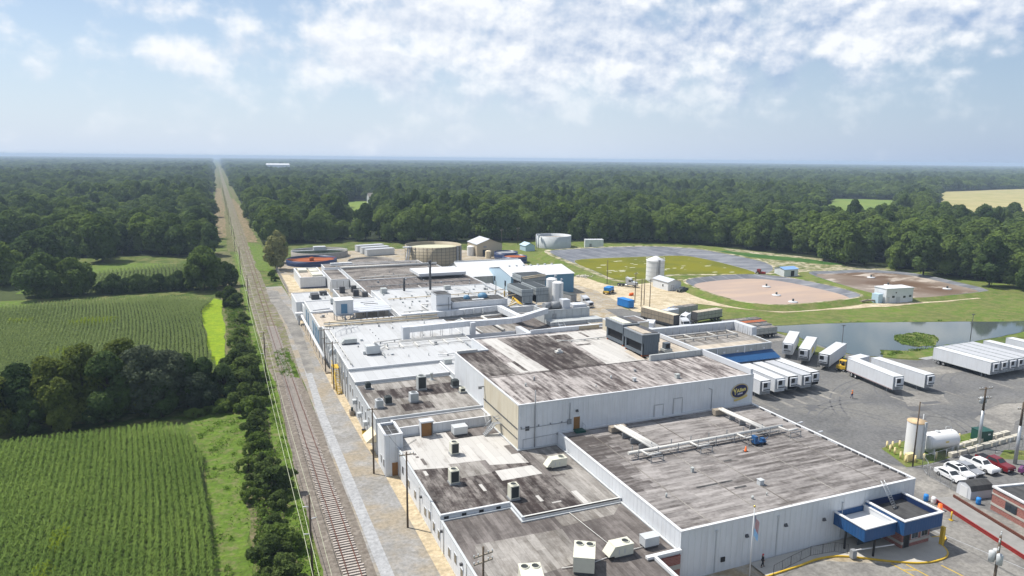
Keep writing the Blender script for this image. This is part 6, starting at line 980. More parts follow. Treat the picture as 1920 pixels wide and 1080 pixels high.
skip('bright blue covered container standing alone on the pale yard', (127.6, 205.6, .08), rad(8), 6.0, 2.5, 2.7); skip('blue skip behind the grey slatted trailer at the lawn edge', (135.2, 188.2, .08), rad(-60), 4.6, 2.3, 2.6)
t = thing('dump_trailer', 'long dark covered trailer behind the white tractor unit by the twin silos', 'trailer', (112.0, 214.2, .08), rad(12)); MB().prism([(-1.25, 0), (1.25, 0), (1.25, 13), (-1.25, 13)], 1.1, 3.5, cap=False, bottom=True).build('body', 'mid_grey', t); MB().box(-1.3, 1.3, -.05, 13.05, 3.5, 3.62).build('cover', 'unit_dark', t); [wheel(t, x, y, .5, .55) for x in (-.95, .95) for y in (10.4, 11.7)]
t = thing('container_row', 'white long container, nearest of three behind the shallow brown basin', 'container', (75.5, 362, 0), rad(-80)); MB().box(-1.9, 1.9, -7.5, 7.5, .2, 3.4).build('body', 'corrugated', t); MB().box(-1.95, 1.95, -7.55, 7.55, 3.4, 3.5).build('roof', 'tin_roof', t); t['group'] = 'white containers by the tan tank'
for k, l in enumerate(('white long container, middle of three behind the shallow brown basin', 'white long container, farthest of three behind the shallow brown basin')): dup(t, (74.8 - k, 371 + 9 * k, 0), None, l)
for n_ in [o for o in bpy.data.objects if o.name.startswith('container_row')]: n_.name = n_.name.replace('container_row', 'long_container')
# cars: nose towards -y
def car(name, label, cat, c, rz, m, prof, win, L_, W_, wr=.33, axles=None, roofrack=False, bed=False):
    t = thing(name, label, cat, c, rz); b = MB(); n = len(prof)
    def half(z): return W_ / 2 * (1.0 if z < .95 else 1 - .20 * (z - .95) / .6)
    for s in (-1, 1):
        pts = [(s * half(z), y, z) for y, z in prof]; b.face(pts if s < 0 else pts[::-1])
    for k in range(n):
        (ya, za), (yb, zb) = prof[k], prof[(k + 1) % n]; b.face([(-half(za), ya, za), (-half(zb), yb, zb), (half(zb), yb, zb), (half(za), ya, za)], 0, False)
    b.build('body', m, t, bevel=.05)
    for nm, q in win:
        b = MB()
        if nm == 'side_window':
            for s in (-1, 1): f = [(s * (half(z) + .012), y, z) for y, z in q]; b.face(f if s < 0 else f[::-1])
        else:
            (ya, za), (yb, zb) = q; d = Vector((0, -(zb - za), (yb - ya))).normalized() * .018; d = d if d.z > 0 else -d
            b.face([(-half(za) + .12, ya + d.y, za + d.z), (half(za) - .12, ya + d.y, za + d.z), (half(zb) - .12, yb + d.y, zb + d.z), (-half(zb) + .12, yb + d.y, zb + d.z)])
        b.build(nm, 'glass', t)
    for y in (axles or (-L_ * .31, L_ * .29)):
        for x in (-W_ / 2 + .1, W_ / 2 - .1): wheel(t, x, y, wr, .24)
    yf = min(p[0] for p in prof); yb_ = max(p[0] for p in prof)
    for x in (-W_ / 2 + .12, W_ / 2 - .47): MB().box(x, x + .35, yf - .02, yf + .12, .62, .78).build('headlight', 'headlight', t); MB().box(x, x + .35, yb_ - .1, yb_ + .015, .7, .9).build('taillight', 'taillight', t)
    MB().box(-.5, .5, yf - .025, yf + .05, .36, .58).build('grille', 'black', t); [MB().box(x, x + .2, -.75 * L_ / 4.6, -.6 * L_ / 4.6, .95, 1.08).build('mirror', m, t) for x in (-W_ / 2 - .12, W_ / 2 - .08)]
    if bed: MB().box(-W_ / 2 + .14, W_ / 2 - .14, bed[0], bed[1], bed[2], bed[2] + .02).build('bed', 'black', t)
    return t
sed = [(-2.3, .35), (-2.32, .65), (-2.1, .78), (-1.0, .95), (-.25, 1.38), (.55, 1.42), (1.35, 1.32), (1.9, 1.02), (2.3, .98), (2.35, .55), (2.25, .35)]; sedw = [('windscreen', ((-.95, .99), (-.3, 1.37))), ('rear_window', ((1.35, 1.30), (1.85, 1.06))), ('side_window', [(-.8, 1.0), (-.2, 1.33), (.55, 1.37), (1.3, 1.27), (1.65, 1.02)])]
suv = [(-2.25, .35), (-2.28, .75), (-2.1, .92), (-1.1, 1.05), (-.45, 1.58), (.5, 1.66), (1.7, 1.62), (2.15, 1.1), (2.2, .6), (2.15, .35)]; suvw = [('windscreen', ((-1.02, 1.1), (-.5, 1.55))), ('rear_window', ((1.75, 1.56), (2.1, 1.15))), ('side_window', [(-.9, 1.1), (-.4, 1.52), (.5, 1.6), (1.6, 1.56), (1.9, 1.12)])]
pick = [(-2.8, .45), (-2.85, 1.0), (-2.7, 1.2), (-1.35, 1.3), (-.7, 1.85), (.75, 1.88), (1.0, 1.28), (2.85, 1.26), (2.9, .6), (2.8, .45)]; pickw = [('windscreen', ((-1.28, 1.34), (-.76, 1.82))), ('rear_window', ((.8, 1.78), (.98, 1.34))), ('side_window', [(-1.1, 1.33), (-.6, 1.78), (.65, 1.81), (.8, 1.33)])]
car('sedan_car', 'white sedan, nearest the road in the row of parked cars', 'car', (106.0, 71.2, .11), rad(-8), 'car_white', sed, sedw, 4.7, 1.8); car('suv_car', 'white crossover with a black sunroof, between the white sedan and the silver car', 'car', (108.6, 71.6, .11), rad(-6), 'car_white', suv, suvw, 4.5, 1.85); car('sedan_car', 'silver sedan parked between the white crossover and the white pickup', 'car', (111.0, 71.8, .11), rad(-4), 'car_silver', sed, sedw, 4.7, 1.8)
car('pickup_truck', 'white pickup truck with a black bed liner in the car row', 'pickup', (114.0, 71.9, .11), rad(-3), 'car_white', pick, pickw, 5.8, 2.0, .42, (-1.75, 1.75), bed=(1.15, 2.75, 1.285)); car('pickup_truck', 'dark red pickup truck with a black bonnet at the end of the car row', 'pickup', (117.0, 71.4, .11), rad(-2), 'car_red', pick, pickw, 5.6, 1.95, .4, (-1.75, 1.75), bed=(1.15, 2.75, 1.285)); car('sedan_car', 'purple car cut by the right edge of the picture', 'car', (119.6, 66.4, .11), rad(20), 'car_purple', sed, sedw, 4.7, 1.8)
car('pickup_truck', 'black pickup truck parked beside the shed under the white silo tank', 'pickup', (163.4, 222.8, .08), rad(-70), 'unit_dark', pick, pickw, 5.6, 1.95, .4, (-1.75, 1.75), bed=(1.15, 2.75, 1.285))
bpy.data.objects['suv_car']; MB().box(-.5, .5, -.2, .5, 1.64, 1.672).build('sunroof', 'black', bpy.data.objects['suv_car'])
def machine(name, label, cat, c, rz, body, mats=('yellow',), wheels=()):
    t = thing(name, label, cat, c, rz); body(t); [wheel(t, *w_) for w_ in wheels]; return t
machine('forklift_truck', 'yellow forklift parked at the corner of the angled trailer by the lamp pole', 'forklift', (137.6, 121.6, .08), rad(20), lambda t: (MB().box(-.8, .8, -.6, 1.6, .5, 1.4).build('body', 'yellow', t, bevel=.05), MB().box(-.75, -.65, -.5, -.4, 1.4, 2.6).box(.65, .75, -.5, -.4, 1.4, 2.6).box(-.75, -.65, .8, .9, 1.4, 2.6).box(.65, .75, .8, .9, 1.4, 2.6).box(-.8, .8, -.6, 1.0, 2.6, 2.7).build('cab_guard', 'yellow', t), MB().box(-.6, -.48, -.85, -.7, .1, 3.0).box(.48, .6, -.85, -.7, .1, 3).build('mast', 'dark_grey', t), MB().box(-.5, -.35, -2.0, -.8, .1, .16).box(.35, .5, -2.0, -.8, .1, .16).build('fork', 'dark_grey', t), MB().box(-.3, .3, 0, .6, 1.4, 1.9).build('seat', 'black', t)), wheels=((-.75, -.3, .38, .3), (.75, -.3, .38, .3), (-.7, 1.3, .34, .28), (.7, 1.3, .34, .28)))
machine('blue_pump_rig', 'blue tarped machine with yellow wheels on the pale yard behind the tall poles', 'machine', (134.5, 229, .08), rad(-50), lambda t: (MB().box(-1.3, 1.3, -2.2, 2.2, 1.2, 2.6).build('cover', 'tarp_blue', t, bevel=.2), MB().box(-1, 1, -3.2, 2.4, .7, 1.2).build('frame', 'yellow', t), MB().box(-.8, .8, 2.4, 3.6, .6, 1.9).build('engine', 'dark_grey', t)), wheels=((-1.2, -1.8, .6, .5), (1.2, -1.8, .6, .5), (-1.2, 1.8, .6, .5), (1.2, 1.8, .6, .5)))
semi('white day-cab lorry parked on the sand near the green lagoon', (149.6, 238.6, .08), rad(40))
machine('red_tractor', 'small red tractor on the road between the lagoons, left of the blue-roofed shed', 'tractor', (219.8, 243.2, .2), rad(30), lambda t: (MB().box(-.5, .5, -2, .2, .8, 1.7).build('hood', 'red_paint', t, bevel=.05), MB().box(-.75, .75, .2, 1.6, .8, 2.7).build('cab', 'red_paint', t), MB().box(-.6, .6, .15, .199, 1.7, 2.5).build('windscreen', 'glass', t)), wheels=((-.8, -1.4, .5, .3), (.8, -1.4, .5, .3), (-.9, 1.2, .85, .45), (.9, 1.2, .85, .45)))
machine('box_lorry', 'white box lorry seen behind the low white yard office', 'truck', (112.5, 168, .08), rad(-40), lambda t: (MB().box(-1.2, 1.2, 0, 5, 1.0, 3.7).build('box', 'trailer_white', t), MB().box(-1.1, 1.1, -1.9, -.05, .7, 2.5).build('cab', 'white_paint', t, bevel=.15), MB().box(-.95, .95, -1.93, -1.91, 1.6, 2.3).build('windscreen', 'glass', t)), wheels=((-1, -1, .45, .3), (1, -1, .45, .3), (-1, 3.6, .45, .5), (1, 3.6, .45, .5)))
# ============================================================ POLES, WIRES, FENCES, SMALL THINGS
def pole(label, x, y, h, arms=(), m='wood', r=.15, cat='utility pole', name='utility_pole', group=None, armaz=0, cans=0, lower=None, z=0.08):
    t = thing(name, label, cat, (x, y, z), 0, group); z0 = 0
    if lower: MB().cyl((0, 0, 0), (0, 0, h * .62), r * 1.5, 10, r2=r * 1.2).build('steel_base', 'galvanized', t); z0 = h * .62
    MB().cyl((0, 0, z0), (0, 0, h), r, 9, r2=r * .72).build('post', m, t)
    for (az_, w_) in arms:
        a = Vector((math.cos(armaz), math.sin(armaz), 0)) * w_ / 2; c = Vector((0, 0, az_)); cb_ = MB().cbox(c, (w_, .12, .14), 0, armaz).build('crossarm', 'pale_wood', t)
        b = MB()
        for k in (-1, -.55, .55, 1): p = c + a * k * .95; b.cyl(p + Vector((0, 0, .07)), p + Vector((0, 0, .32)), .06, 6)
        b.build('insulator', 'light_grey', cb_)
    for k in range(cans):
        q = armaz + math.pi * (k + .25) / max(1, cans) * 1.5; MB().lathe([(0, 0), (.3, .03), (.32, 1.1), (.2, 1.22), (0, 1.25)], (.55 * math.cos(q), .55 * math.sin(q), h - 3.0), 12).build('transformer', 'light_grey', t)
    return t
def wire(label, pts, r=.025, m='black', sag=1.0, group=None, name='overhead_wire'):
    b = MB()
    for p, q in zip(pts[:-1], pts[1:]):
        p = Vector(p); q = Vector(q); prev = p; n = 8
        for k in range(1, n + 1):
            f = k / n; c = p.lerp(q, f); c.z -= sag * 4 * f * (1 - f); b.cyl(prev, c, r, 4, cap=False); prev = c
    o = b.build(name, m); tag(o, label, 'wire', group); return o
pole('wooden pole on the gravel before the office wing, nearest of the row along the sidewalk', 21.3, 87.9, 11.0, [(10.6, 2.0)]); pole('wooden pole on the gravel beside the white stair block', 20.4, 106.3, 11.0, [(10.8, 1.6)]); pole('wooden pole with a crossarm beside the yellow stair, nearer of the transformer pair', 20.8, 151, 10.8, [(10.4, 2.6)], cans=3); pole('wooden pole with a crossarm behind the yellow stair, farther of the transformer pair', 20.8, 163.8, 10.7, [(10.4, 2.6), (8.4, 1.4)])
pole('weathered pole with two insulator brackets rising past the office roof at the bottom', 22.8, 62.0, 11.0, [(10.1, 2.3), (9.3, 2.3)], armaz=.2)
RL = [(7.8, 81.0, 10.5), (7.4, 160, 12), (7.0, 240, 12), (6.8, 320, 12), (6.4, 400, 12), (6.3, 480, 12), (6.2, 560, 12), (6.1, 650, 12), (6.0, 740, 12), (6, 840, 12), (6, 940, 12), (6, 1050, 12)]
for k, (x, y, h) in enumerate(RL):
    t = pole(('wooden line pole with three short white side arms beside the track, nearest the camera', 'wooden line pole beside the track where its rails vanish in grass')[k] if k < 2 else 'wooden line pole in the row running away beside the railway', x, y, h, group=None if k < 2 else 'line poles along the railway')
    if k < 3:
        for (zz_, s, l) in ((h - 1.5, -1, .75), (h - 3.1, 1, .75), (h - 5.0, -1, .8)): MB().cyl((0, 0, zz_), (s * l, 0, zz_ + .12), .06, 6).build('side_arm', 'white_trim', t)
WP_ = [(8.0, 20, 10.5)] + RL
for k, (l, dx, dz) in enumerate((('pale overhead wire on the outer left side of the line poles', -.75, -1.38), ('pale overhead wire on the left side of the line poles, lower of the two', -.8, -4.88), ('pale overhead wire on the track side of the line poles', .75, -2.98))):
    wire(l, [(x + dx, y, h + dz) for x, y, h in WP_[:7]], .036 if k < 2 else .028, 'wire_pale', .9, 'wires along the railway')
wire('thin dark wire slung from pole to pole above the gravel lot', [(21.3, 87.9, 10.7), (20.4, 106.3, 10.9), (20.8, 151, 10.5), (20.8, 163.8, 10.5)], .02, 'black', .7)
for k, (x, y, h, l) in enumerate(((144.1, 246.9, 9.9, 'tall wooden pole standing against the green lagoon'), (134.3, 210.3, 10.9, 'tall wooden pole with a crossarm, leftmost of the four clustered on the lawn edge'), (132.9, 204.1, 9.6, 'wooden pole, second from the left of the four clustered on the lawn edge'), (135.3, 206, 9, 'wooden pole, third of the four clustered on the lawn edge'), (133.7, 200, 10.3, 'greyish pole, nearest and rightmost of the four clustered on the lawn edge'))): pole(l, x, y, h, [(h - .5, 2.4)] if k in (1, 4) else (), armaz=.5)
pole('utility pole on a tall pale steel base with two crossarms beside the green transformer cabinet', 122.4, 77.9, 11.3, [(11.0, 2.8), (9.2, 2.8)], lower=True, armaz=-.15, cans=2, r=.2); pole('dark leaning-looking pole between the white upright tank and the fence', 104.4, 76.6, 11.3, (), 'wood', .13); pole('utility pole at the right picture edge with a steel lower half', 121.6, 71.0, 11, [(9.8, 2.0)], lower=True, r=.2, armaz=-.2)
pole('pole crowded with insulators and grey transformer cans in the bottom right corner', 74.6, 43.9, 11.0, [(10.7, 2.6), (9.7, 2.2)], armaz=.5, cans=3, r=.17)
for (x, y, h, l) in ((145.8, 130.2, 8.7, 'thin lamp pole standing in front of the pond behind the angled trailers'), (191.4, 127.9, 8.6, 'thin lamp pole behind the packed trailer row by the pond')):
    t = pole(l, x, y, h, (), 'dark_grey', .1, 'lamp pole', 'lamp_pole'); MB().box(-.5, .5, -.15, .15, h, h + .15).build('lamp_head', 'dark_grey', t)
for (x, y, l) in ((160.4, 379, 'distant pole in front of the trees left of the concrete tank'), (147.4, 372, 'distant pole near the tiny pale blue hut'), (83.5, 300, 'pole in front of the tan digester tank')): pole(l, x, y, 10.5, [(9.8, 2)] )
# fences
def fence(name, label, pts, h=1.8, step=3, m='galvanized', r=.035, rails=2, mesh=.35, cat='fence'):
    t = thing(name, label, cat, (pts[0][0], pts[0][1], .1)); b = MB(); q = MB(); g = MB()
    for p0_, p1_ in zip(pts[:-1], pts[1:]):
        p0_ = Vector((*p0_, .1)); p1_ = Vector((*p1_, .1)); n = max(1, int((p1_ - p0_).length / step))
        for k in range(n + 1): p = p0_.lerp(p1_, k / n); b.cyl(p, p + Vector((0, 0, h)), r, 6)
        for k in range(rails): z_ = Vector((0, 0, h * (1 - k * .9 / max(1, rails - 1)))); q.cyl(p0_ + z_, p1_ + z_, r * .7, 5)
        if mesh:
            nn = int((p1_ - p0_).length / mesh)
            for k in range(nn): p = p0_.lerp(p1_, (k + .5) / nn); g.cyl(p + Vector((0, 0, .1)), p + Vector((0, 0, h)), .009, 3, cap=False)
    b.build('post', m, t, True); q.build('rail', m, t, True)
    if mesh: g.build('wire_mesh', m, t, True)
    return t
fence('wire_fence', 'tall chain link fence between the parked cars and the white fuel tanks', [(103.6, 73.4), (105.3, 75.6), (114.7, 76.3), (123, 75.2), (134, 75.4)], 2.2, 3); fence('wire_fence', 'chain link fence along the road edge before the parked cars', [(103.4, 72.8), (102.4, 68.4)], 1.8, 2.2)
fence('railing', 'black metal railing curving along the entrance walkway', [(60.0, 60.4), (63.5, 61.2), (67.5, 62.0), (71.2, 61.6), (72.4, 60.6)], 1.4, 1.6, 'black', .03, 2, .3, 'railing'); fence('wire_fence', 'dark wire fence running along the sand yard at the far left of the plant', [(21.7, 268), (21.8, 330), (30, 345)], 2.4, 4, 'mid_grey', .05, 3, .5)
# concrete blocks, bollards
def proto_many(first, spots):
    for k, s in enumerate(spots[1:]): dup(first, (s[0], s[1], s[2] if len(s) > 2 else .1), s[3] if len(s) > 3 else None)
bk = MB().box(-.95, .95, -.4, .4, 0, .75).box(-.3, .3, -.1, .1, .75, .79).build('barrier_block', 'block', bevel=.04); tag(bk, 'pale concrete barrier block in the double row between the fence and the green cabinet', 'concrete block', 'concrete barrier blocks'); sp_ = [(114.8 + 2.3 * k, 77.0 + .16 * k, .1, rad(4 + (k * 37 % 7) - 3)) for k in range(9)] + [(116.6 + 2.35 * k, 79.0 + .16 * k, .1, rad(4 - (k * 29 % 9) + 4)) for k in range(8)]
bk.location = sp_[0][:3]; bk.rotation_euler.z = sp_[0][3]; proto_many(bk, sp_)
bl = MB().cyl((0, 0, 0), (0, 0, 1.15), .17, 10).ball((0, 0, 1.15), .17, 0, 10, 6).build('bollard', 'bollard_cream'); tag(bl, 'cream painted bollard guarding the white fuel tanks', 'bollard', 'cream bollards round the fuel tanks'); sp_ = [(107, 83.8), (106.1, 82.4), (105.9, 81.3), (107.9, 83.4), (109.4, 83.2), (105.2, 79.6), (104.8, 78.2), (106.2, 77.6), (108.3, 77.6), (111, 77.4), (117.5, 81.6), (118.3, 81.4), (122.6, 81.6)]; bl.location = (*sp_[0], .1); proto_many(bl, sp_)
t = thing('vertical_fuel_tank', 'white upright tank with a rust stained top inside the bollards', 'tank', (108.6, 79.8, .1)); MB().lathe([(1.5, 0), (1.5, 6.2)], n=26).build('wall', 'tank_white', t); MB().lathe([(1.56, 6.15), (1.56, 6.3), (0, 6.5)], n=26).build('top', 'stain_top', t); MB().box(-.25, .25, -1.75, -1.55, .3, 6.6).build('ladder', 'light_grey', t); MB().cyl((1.7, .2, 0), (1.7, .2, 7.2), .08, 6).build('vent_pipe', 'light_grey', t); MB().box(-3.4, -1.8, -1.6, -.9, 0, 1.3).build('pump_frame', 'bollard_cream', t)
t = thing('horizontal_fuel_tank', 'white horizontal cylinder tank on saddles beside the upright tank', 'tank', (114.4, 79.6, .1), rad(-6)); b = MB(); b.cyl((-3.0, 0, 2.1), (3.0, 0, 2.1), 1.55, 26, cap=False)
for s in (-1, 1): b.cyl((s * 3.0, 0, 2.1), (s * 3.25, 0, 2.1), 1.55, 26, r2=1.35, cap=False); b.cyl((s * 3.25, 0, 2.1), (s * 3.4, 0, 2.1), 1.35, 26, r2=.02, cap=False)
b.build('shell', 'tank_white', t); [MB().box(x, x + .35, -1.1, 1.1, 0, 1.1).build('saddle', 'white_trim', t) for x in (-2.2, 1.9)]; MB().cyl((-.6, 0, 3.6), (-.6, 0, 3.8), .4, 12).tube([(1.2, 0, 3.5), (1.2, 0, 4.4), (2.4, 0, 4.2), (2.4, 0, 3.5)], .05, 5).build('fitting', 'light_grey', t); MB().box(-.2, .5, -1.56, -1.545, 2.1, 2.4).build('decal', 'sign_gold', t)
t = thing('transformer_cabinet', 'dark green electrical cabinet behind the barrier blocks', 'cabinet', (126.6, 80.2, .1), rad(-10)); MB().box(-1.3, 1.3, -1.1, 1.1, .05, 2.0).build('body', 'green_box', t, bevel=.03); MB().box(-1.36, 1.36, -1.16, 1.16, 2.0, 2.1).build('lid', 'green_box', t); MB().box(.2, .7, -1.125, -1.105, 1.3, 1.6).build('plate', 'light_grey', t)
# entrance island
KB = MB(); cpts = catmull([(59, 60.2), (64.6, 60.8), (67.8, 61.1), (70.7, 60.7), (73.4, 59.2), (75.7, 57.6), (79.1, 55.7), (82.3, 55.2), (84.6, 55.8), (85.9, 57.6), (86.4, 59.4)], 4)[:41]
for a, b_ in zip(cpts[:-1], cpts[1:]):
    a = Vector(a); b_ = Vector(b_); n_ = Vector((-(b_ - a).y, (b_ - a).x)).normalized() * .10
    q = [(*(a - n_), 0), (*(b_ - n_), 0), (*(b_ + n_), 0), (*(a + n_), 0)]; KB.face([(p[0], p[1], .26) for p in q]); KB.face([(q[0][0], q[0][1], .08), (q[1][0], q[1][1], .08), (q[1][0], q[1][1], .26), (q[0][0], q[0][1], .26)])
structure('kerb', KB, 'yellow')
sheet('walkway', [[tuple(p) for p in cpts] + [(86.4, 63.5), (59, 63.5)]], .235, 'concrete')
sheet('entrance_road', [[(50, 30), (88, 30), (88, 62), (86.4, 62), (85.9, 57.4), (82.3, 54.8), (75.5, 57.2), (67.8, 60.9), (50, 60)]], .06, 'asphalt_pale')
b = MB()
for l in ([(75.9, 57.0), (76.4, 50)], [(77.5, 56.2), (78.2, 49)], [(76.1, 55.4), (77.6, 54.8)], [(76.2, 53.6), (77.8, 53.0)], [(76.3, 51.8), (78, 51.2)], [(81.5, 54.4), (82, 50)], [(76.2, 52.0), (82, 50.6)]):
    q = line(l, .16, .075); i = len(b.v); b.v += q.v; b.f += [tuple(i + a for a in f) for f in q.f]; b.m += q.m; b.sm += q.sm
structure('road_marking', b, 'yellow')
b = line([(88.4, 61), (90.5, 50), (91.4, 40)], .16, .108); structure('lane_line', b, 'gravel_pale')
t = thing('yellow_post', 'tall square yellow post at the tip of the entrance island', 'post', (85.9, 57.7, .24)); MB().box(-.22, .22, -.22, .22, 0, 2.5).build('post', 'yellow', t); MB().box(.22, .3, -.2, .2, 1.3, 1.8).build('plate', 'light_grey', t)
t = thing('barrier_gate', 'white barrier arm reaching across the entrance from a grey box', 'barrier', (72.2, 59.6, .24), rad(-8)); MB().box(-.3, .3, -.3, .3, 0, 1.1).build('cabinet', 'mid_grey', t); MB().box(.1, 6.2, -.06, .06, .95, 1.07).build('arm', 'white_trim', t)
t = thing('truck_scale', 'long truck scale with a dark deck between red and brown side rails', 'weighbridge', (96.2, 58, .1), rad(-13.5)); MB().box(-1.6, 1.6, -22, 9, 0, .28).build('deck', 'scale_deck', t); MB().box(-1.93, -1.84, -22, 9, 0, .50).box(-1.98, -1.79, -22, 9, .50, .55).build('side_rail', 'red_paint', t); MB().box(1.75, 1.95, -22, 9, 0, .6).build('side_rail', 'brown_rail', t); MB().box(-1.71, -1.62, -22, 9, .28, .4).build('inner_rail', 'brown_rail', t)
t = thing('orange_drum', 'orange safety drum at the head of the truck scale', 'drum', (94.6, 64.4, .1)); MB().lathe([(.4, 0), (.4, .1), (.33, .1), (.29, 1.0), (0, 1.0)], n=14).build('drum', 'orange', t); MB().lathe([(.322, .35), (.31, .5)], n=14).build('band', 'white_trim', t)
t = thing('yellow_bollard', 'thin yellow bollard on a square foot beside the red rail', 'bollard', (93.4, 61.8, .1)); MB().box(-.25, .25, -.25, .25, 0, .1).build('foot', 'yellow', t); MB().cyl((0, 0, .1), (0, 0, 1.3), .1, 10).build('post', 'yellow', t)
for nm, l, x, y, m_ in (('plastic_barrel', 'blue plastic barrel beside a white one behind the dark lobby roof', 95.3, 67.2, 'tarp_blue'), ('plastic_barrel', 'white plastic barrel next to the blue one behind the dark lobby roof', 95.6, 66.2, 'tank_white'), ('plastic_barrel', 'bright blue barrel between the garden shed and the brick gatehouse', 101.7, 63.6, 'tarp_blue')):
    t = thing(nm, l, 'barrel', (x, y, .1), 0, 'plastic barrels'); MB().lathe([(0, 0), (.3, 0), (.34, .3), (.34, .75), (.3, 1.05), (0, 1.05)], n=14).build('drum', m_, t); MB().lathe([(.352, .33), (.352, .38)], n=14).lathe([(.352, .68), (.352, .73)], n=14).build('hoop', m_, t)
t = thing('waste_bin', 'black wheeled bin by the warehouse corner near the scale', 'bin', (92.2, 68.2, .1)); MB().box(-.6, .6, -.45, .45, .15, 1.1).build('body', 'black', t); MB().box(-.65, .65, -.5, .5, 1.1, 1.18).build('lid', 'unit_dark', t)
t = thing('sidewalk_bin', 'yellow bin on the sidewalk below the striped roof', 'bin', (21.9, 122.6, .1)); MB().box(-.3, .3, -.3, .3, .1, 1.1).build('body', 'yellow', t); MB().box(-.34, .34, -.34, .34, 1.1, 1.2).build('lid', 'black', t)
t = thing('wall_machine', 'small grey machine with a dark hose on the sidewalk by the white wall', 'machine', (21.7, 134.0, .1)); MB().box(-.4, .4, -.7, .7, 0, 1.0).build('body', 'pale_wood', t); MB().cyl((0, -.4, 1.0), (0, -.4, 1.7), .25, 10).build('motor', 'unit_dark', t)
for k, (x, y) in enumerate(((201.6, 219.4), (192.2, 203.6), (188.6, 191.4), (262, 222), (252, 205), (268, 191))):
    l = ('floating aerator far out on the brown lagoon', 'floating aerator in the middle of the brown lagoon', 'floating aerator near the front rim of the brown lagoon', 'floating aerator near the far rim of the foamy lagoon', 'floating aerator amid the foam behind the pump house', 'white float at the dark end of the foamy lagoon')[k]
    t = thing('aerator', l, 'aerator', (x, y, .13), 0, 'lagoon aerators'); MB().lathe([(0, 0), (1.7, 0), (1.6, .35), (.5, .45), (0, .45)], n=16).build('float', 'white_trim', t); MB().cyl((0, 0, .4), (0, 0, 1.3), .35, 10).build('motor', 'unit_dark', t)
for k, (x, y, m_) in enumerate(((139.5, 222, 'orange'), (137, 236, 'yellow'), (131.4, 197, 'orange'))):
    t = thing('supply_pile', ('orange barrel pile by the blue container', 'yellow drum group beside the blue tarped machine', 'orange marker drum at the lawn corner')[k], 'drums', (x, y, .08)); [MB().cyl((.8 * i, .3 * i, 0), (.8 * i, .3 * i, 1.0), .35, 10).build('drum', m_, t) for i in range(3 if k < 2 else 1)]
t = thing('rubble_heap', 'low heap of pale rubble and pipes beside the lagoon path', 'rubble', (144, 266, .07)); b = MB(); rr = random.Random(3); [b.cbox((rr.gauss(0, 3), rr.gauss(0, 1.6), .2), (rr.uniform(.4, 1.4), rr.uniform(.3, .9), rr.uniform(.3, .7)), 0, rr.uniform(0, 3), rr.uniform(-.3, .3)) for k in range(40)]; b.build('stones', 'block', t)
# ------------------------------------------------------------ the railway track
RT = thing('railway_track', 'rusty single railway track on brown ballast beside the plant', 'railway track', (12.3, 60, .07))
def xt(y): return 12.55 - .15 * min(1, max(0, (y - 80) / 60)) * 1.5
b = MB()
for nm, s in (('rail', -.755), ('rail', .755)):
    b = MB()
    for y in range(40, 1200, 20): b.box(xt(y) + s - .045, xt(y) + s + .045, y, y + 20, .17, .32, skip='b') if y < 160 else b.box(xt(y) + s - .05, xt(y) + s + .05, y, y + 20, .10, .2, skip='b')
    b.build(nm, 'brown_rail', RT, True)
me0 = None; b = MB(); rr = random.Random(4)
for k in range(250):
    y = 62 + .62 * k; x = xt(y); j = rr.uniform(-.12, .12)
    if k < 100:
        if me0 is None:
            me0 = MB().box(-1.35, 1.35, -.13, .13, .0, .15).build('sleeper', 'sleeper', RT); o = me0
        else: o = me0.copy(); COL.objects.link(o); o.parent = RT
        o.location = (x + j - 12.3, y - 60, rr.uniform(-.03, .015)); o.rotation_euler.z = rr.uniform(-.03, .03)
    else: b.cbox((x + j, y, .07), (2.7, .25, .18), 0, rr.uniform(-.03, .03))
o = b.build('far_sleepers', 'sleeper', RT, True); o['kind'] = 'stuff'
# ------------------------------------------------------------ flag
FP = thing('flagpole', 'tall white flagpole with a gold ball and two hanging flags before the warehouse wall', 'flagpole', (57.0, 61.2, .1)); MB().cyl((0, 0, 0), (0, 0, 9.2), .09, 10, r2=.05).build('pole', 'white_trim', FP); MB().ball((0, 0, 9.32), .14).build('finial', 'gold', FP)
FL = thing('national_flag', 'drooping flag of red and white stripes with a starred blue corner on the flagpole', 'flag', (57.0, 61.2, 8.3)); st = [MB(), MB(), MB()]; stars = MB()
def fp(u_, v_): # u_ along the fly, v_ down the hoist; hangs in folds
    return (.08 + .7 * u_ + .05 * math.sin(9 * u_ + 2 * v_), -.10 * math.sin(7 * u_ + 1.3) - .05, -1.5 * v_ - 1.15 * u_)
for i in range(12):
    for j in range(13):
        ua, ub = i / 12, (i + 1) / 12; va, vb = j / 13, (j + 1) / 13; c = 2 if (ub <= .42 and j < 7) else j % 2
        st[c].face([fp(ua, va), fp(ua, vb), fp(ub, vb), fp(ub, va)])
for i in range(4):
    for j in range(4): p = fp(.05 + .1 * i, .06 + .12 * j); stars.face([(p[0] + .03 * math.cos(1.57 + 6.283 * k / 10) * (1 if k % 2 == 0 else .42), p[1] - .015, p[2] + .03 * math.sin(1.57 + 6.283 * k / 10) * (1 if k % 2 == 0 else .42)) for k in range(10)])
st[0].build('red_stripes', 'red_cloth', FL); st[1].build('white_stripes', 'white_trim', FL); st[2].build('canton', 'cloth_blue', FL); stars.build('stars', 'white_trim', FL)
b = MB()
for i in range(8):
    for j in range(5): q = lambda u_, v_: (.07 + .7 * u_ + .04 * math.sin(8 * u_), -.08 * math.sin(6 * u_), -1.0 * v_ - .9 * u_); b.face([q(i / 8, j / 5), q(i / 8, (j + 1) / 5), q((i + 1) / 8, (j + 1) / 5), q((i + 1) / 8, j / 5)])
o = b.build('state_flag', 'cloth_lightblue'); o.location = (57.05, 61.15, 6.6); tag(o, 'plain light blue flag hanging below the striped flag', 'flag')
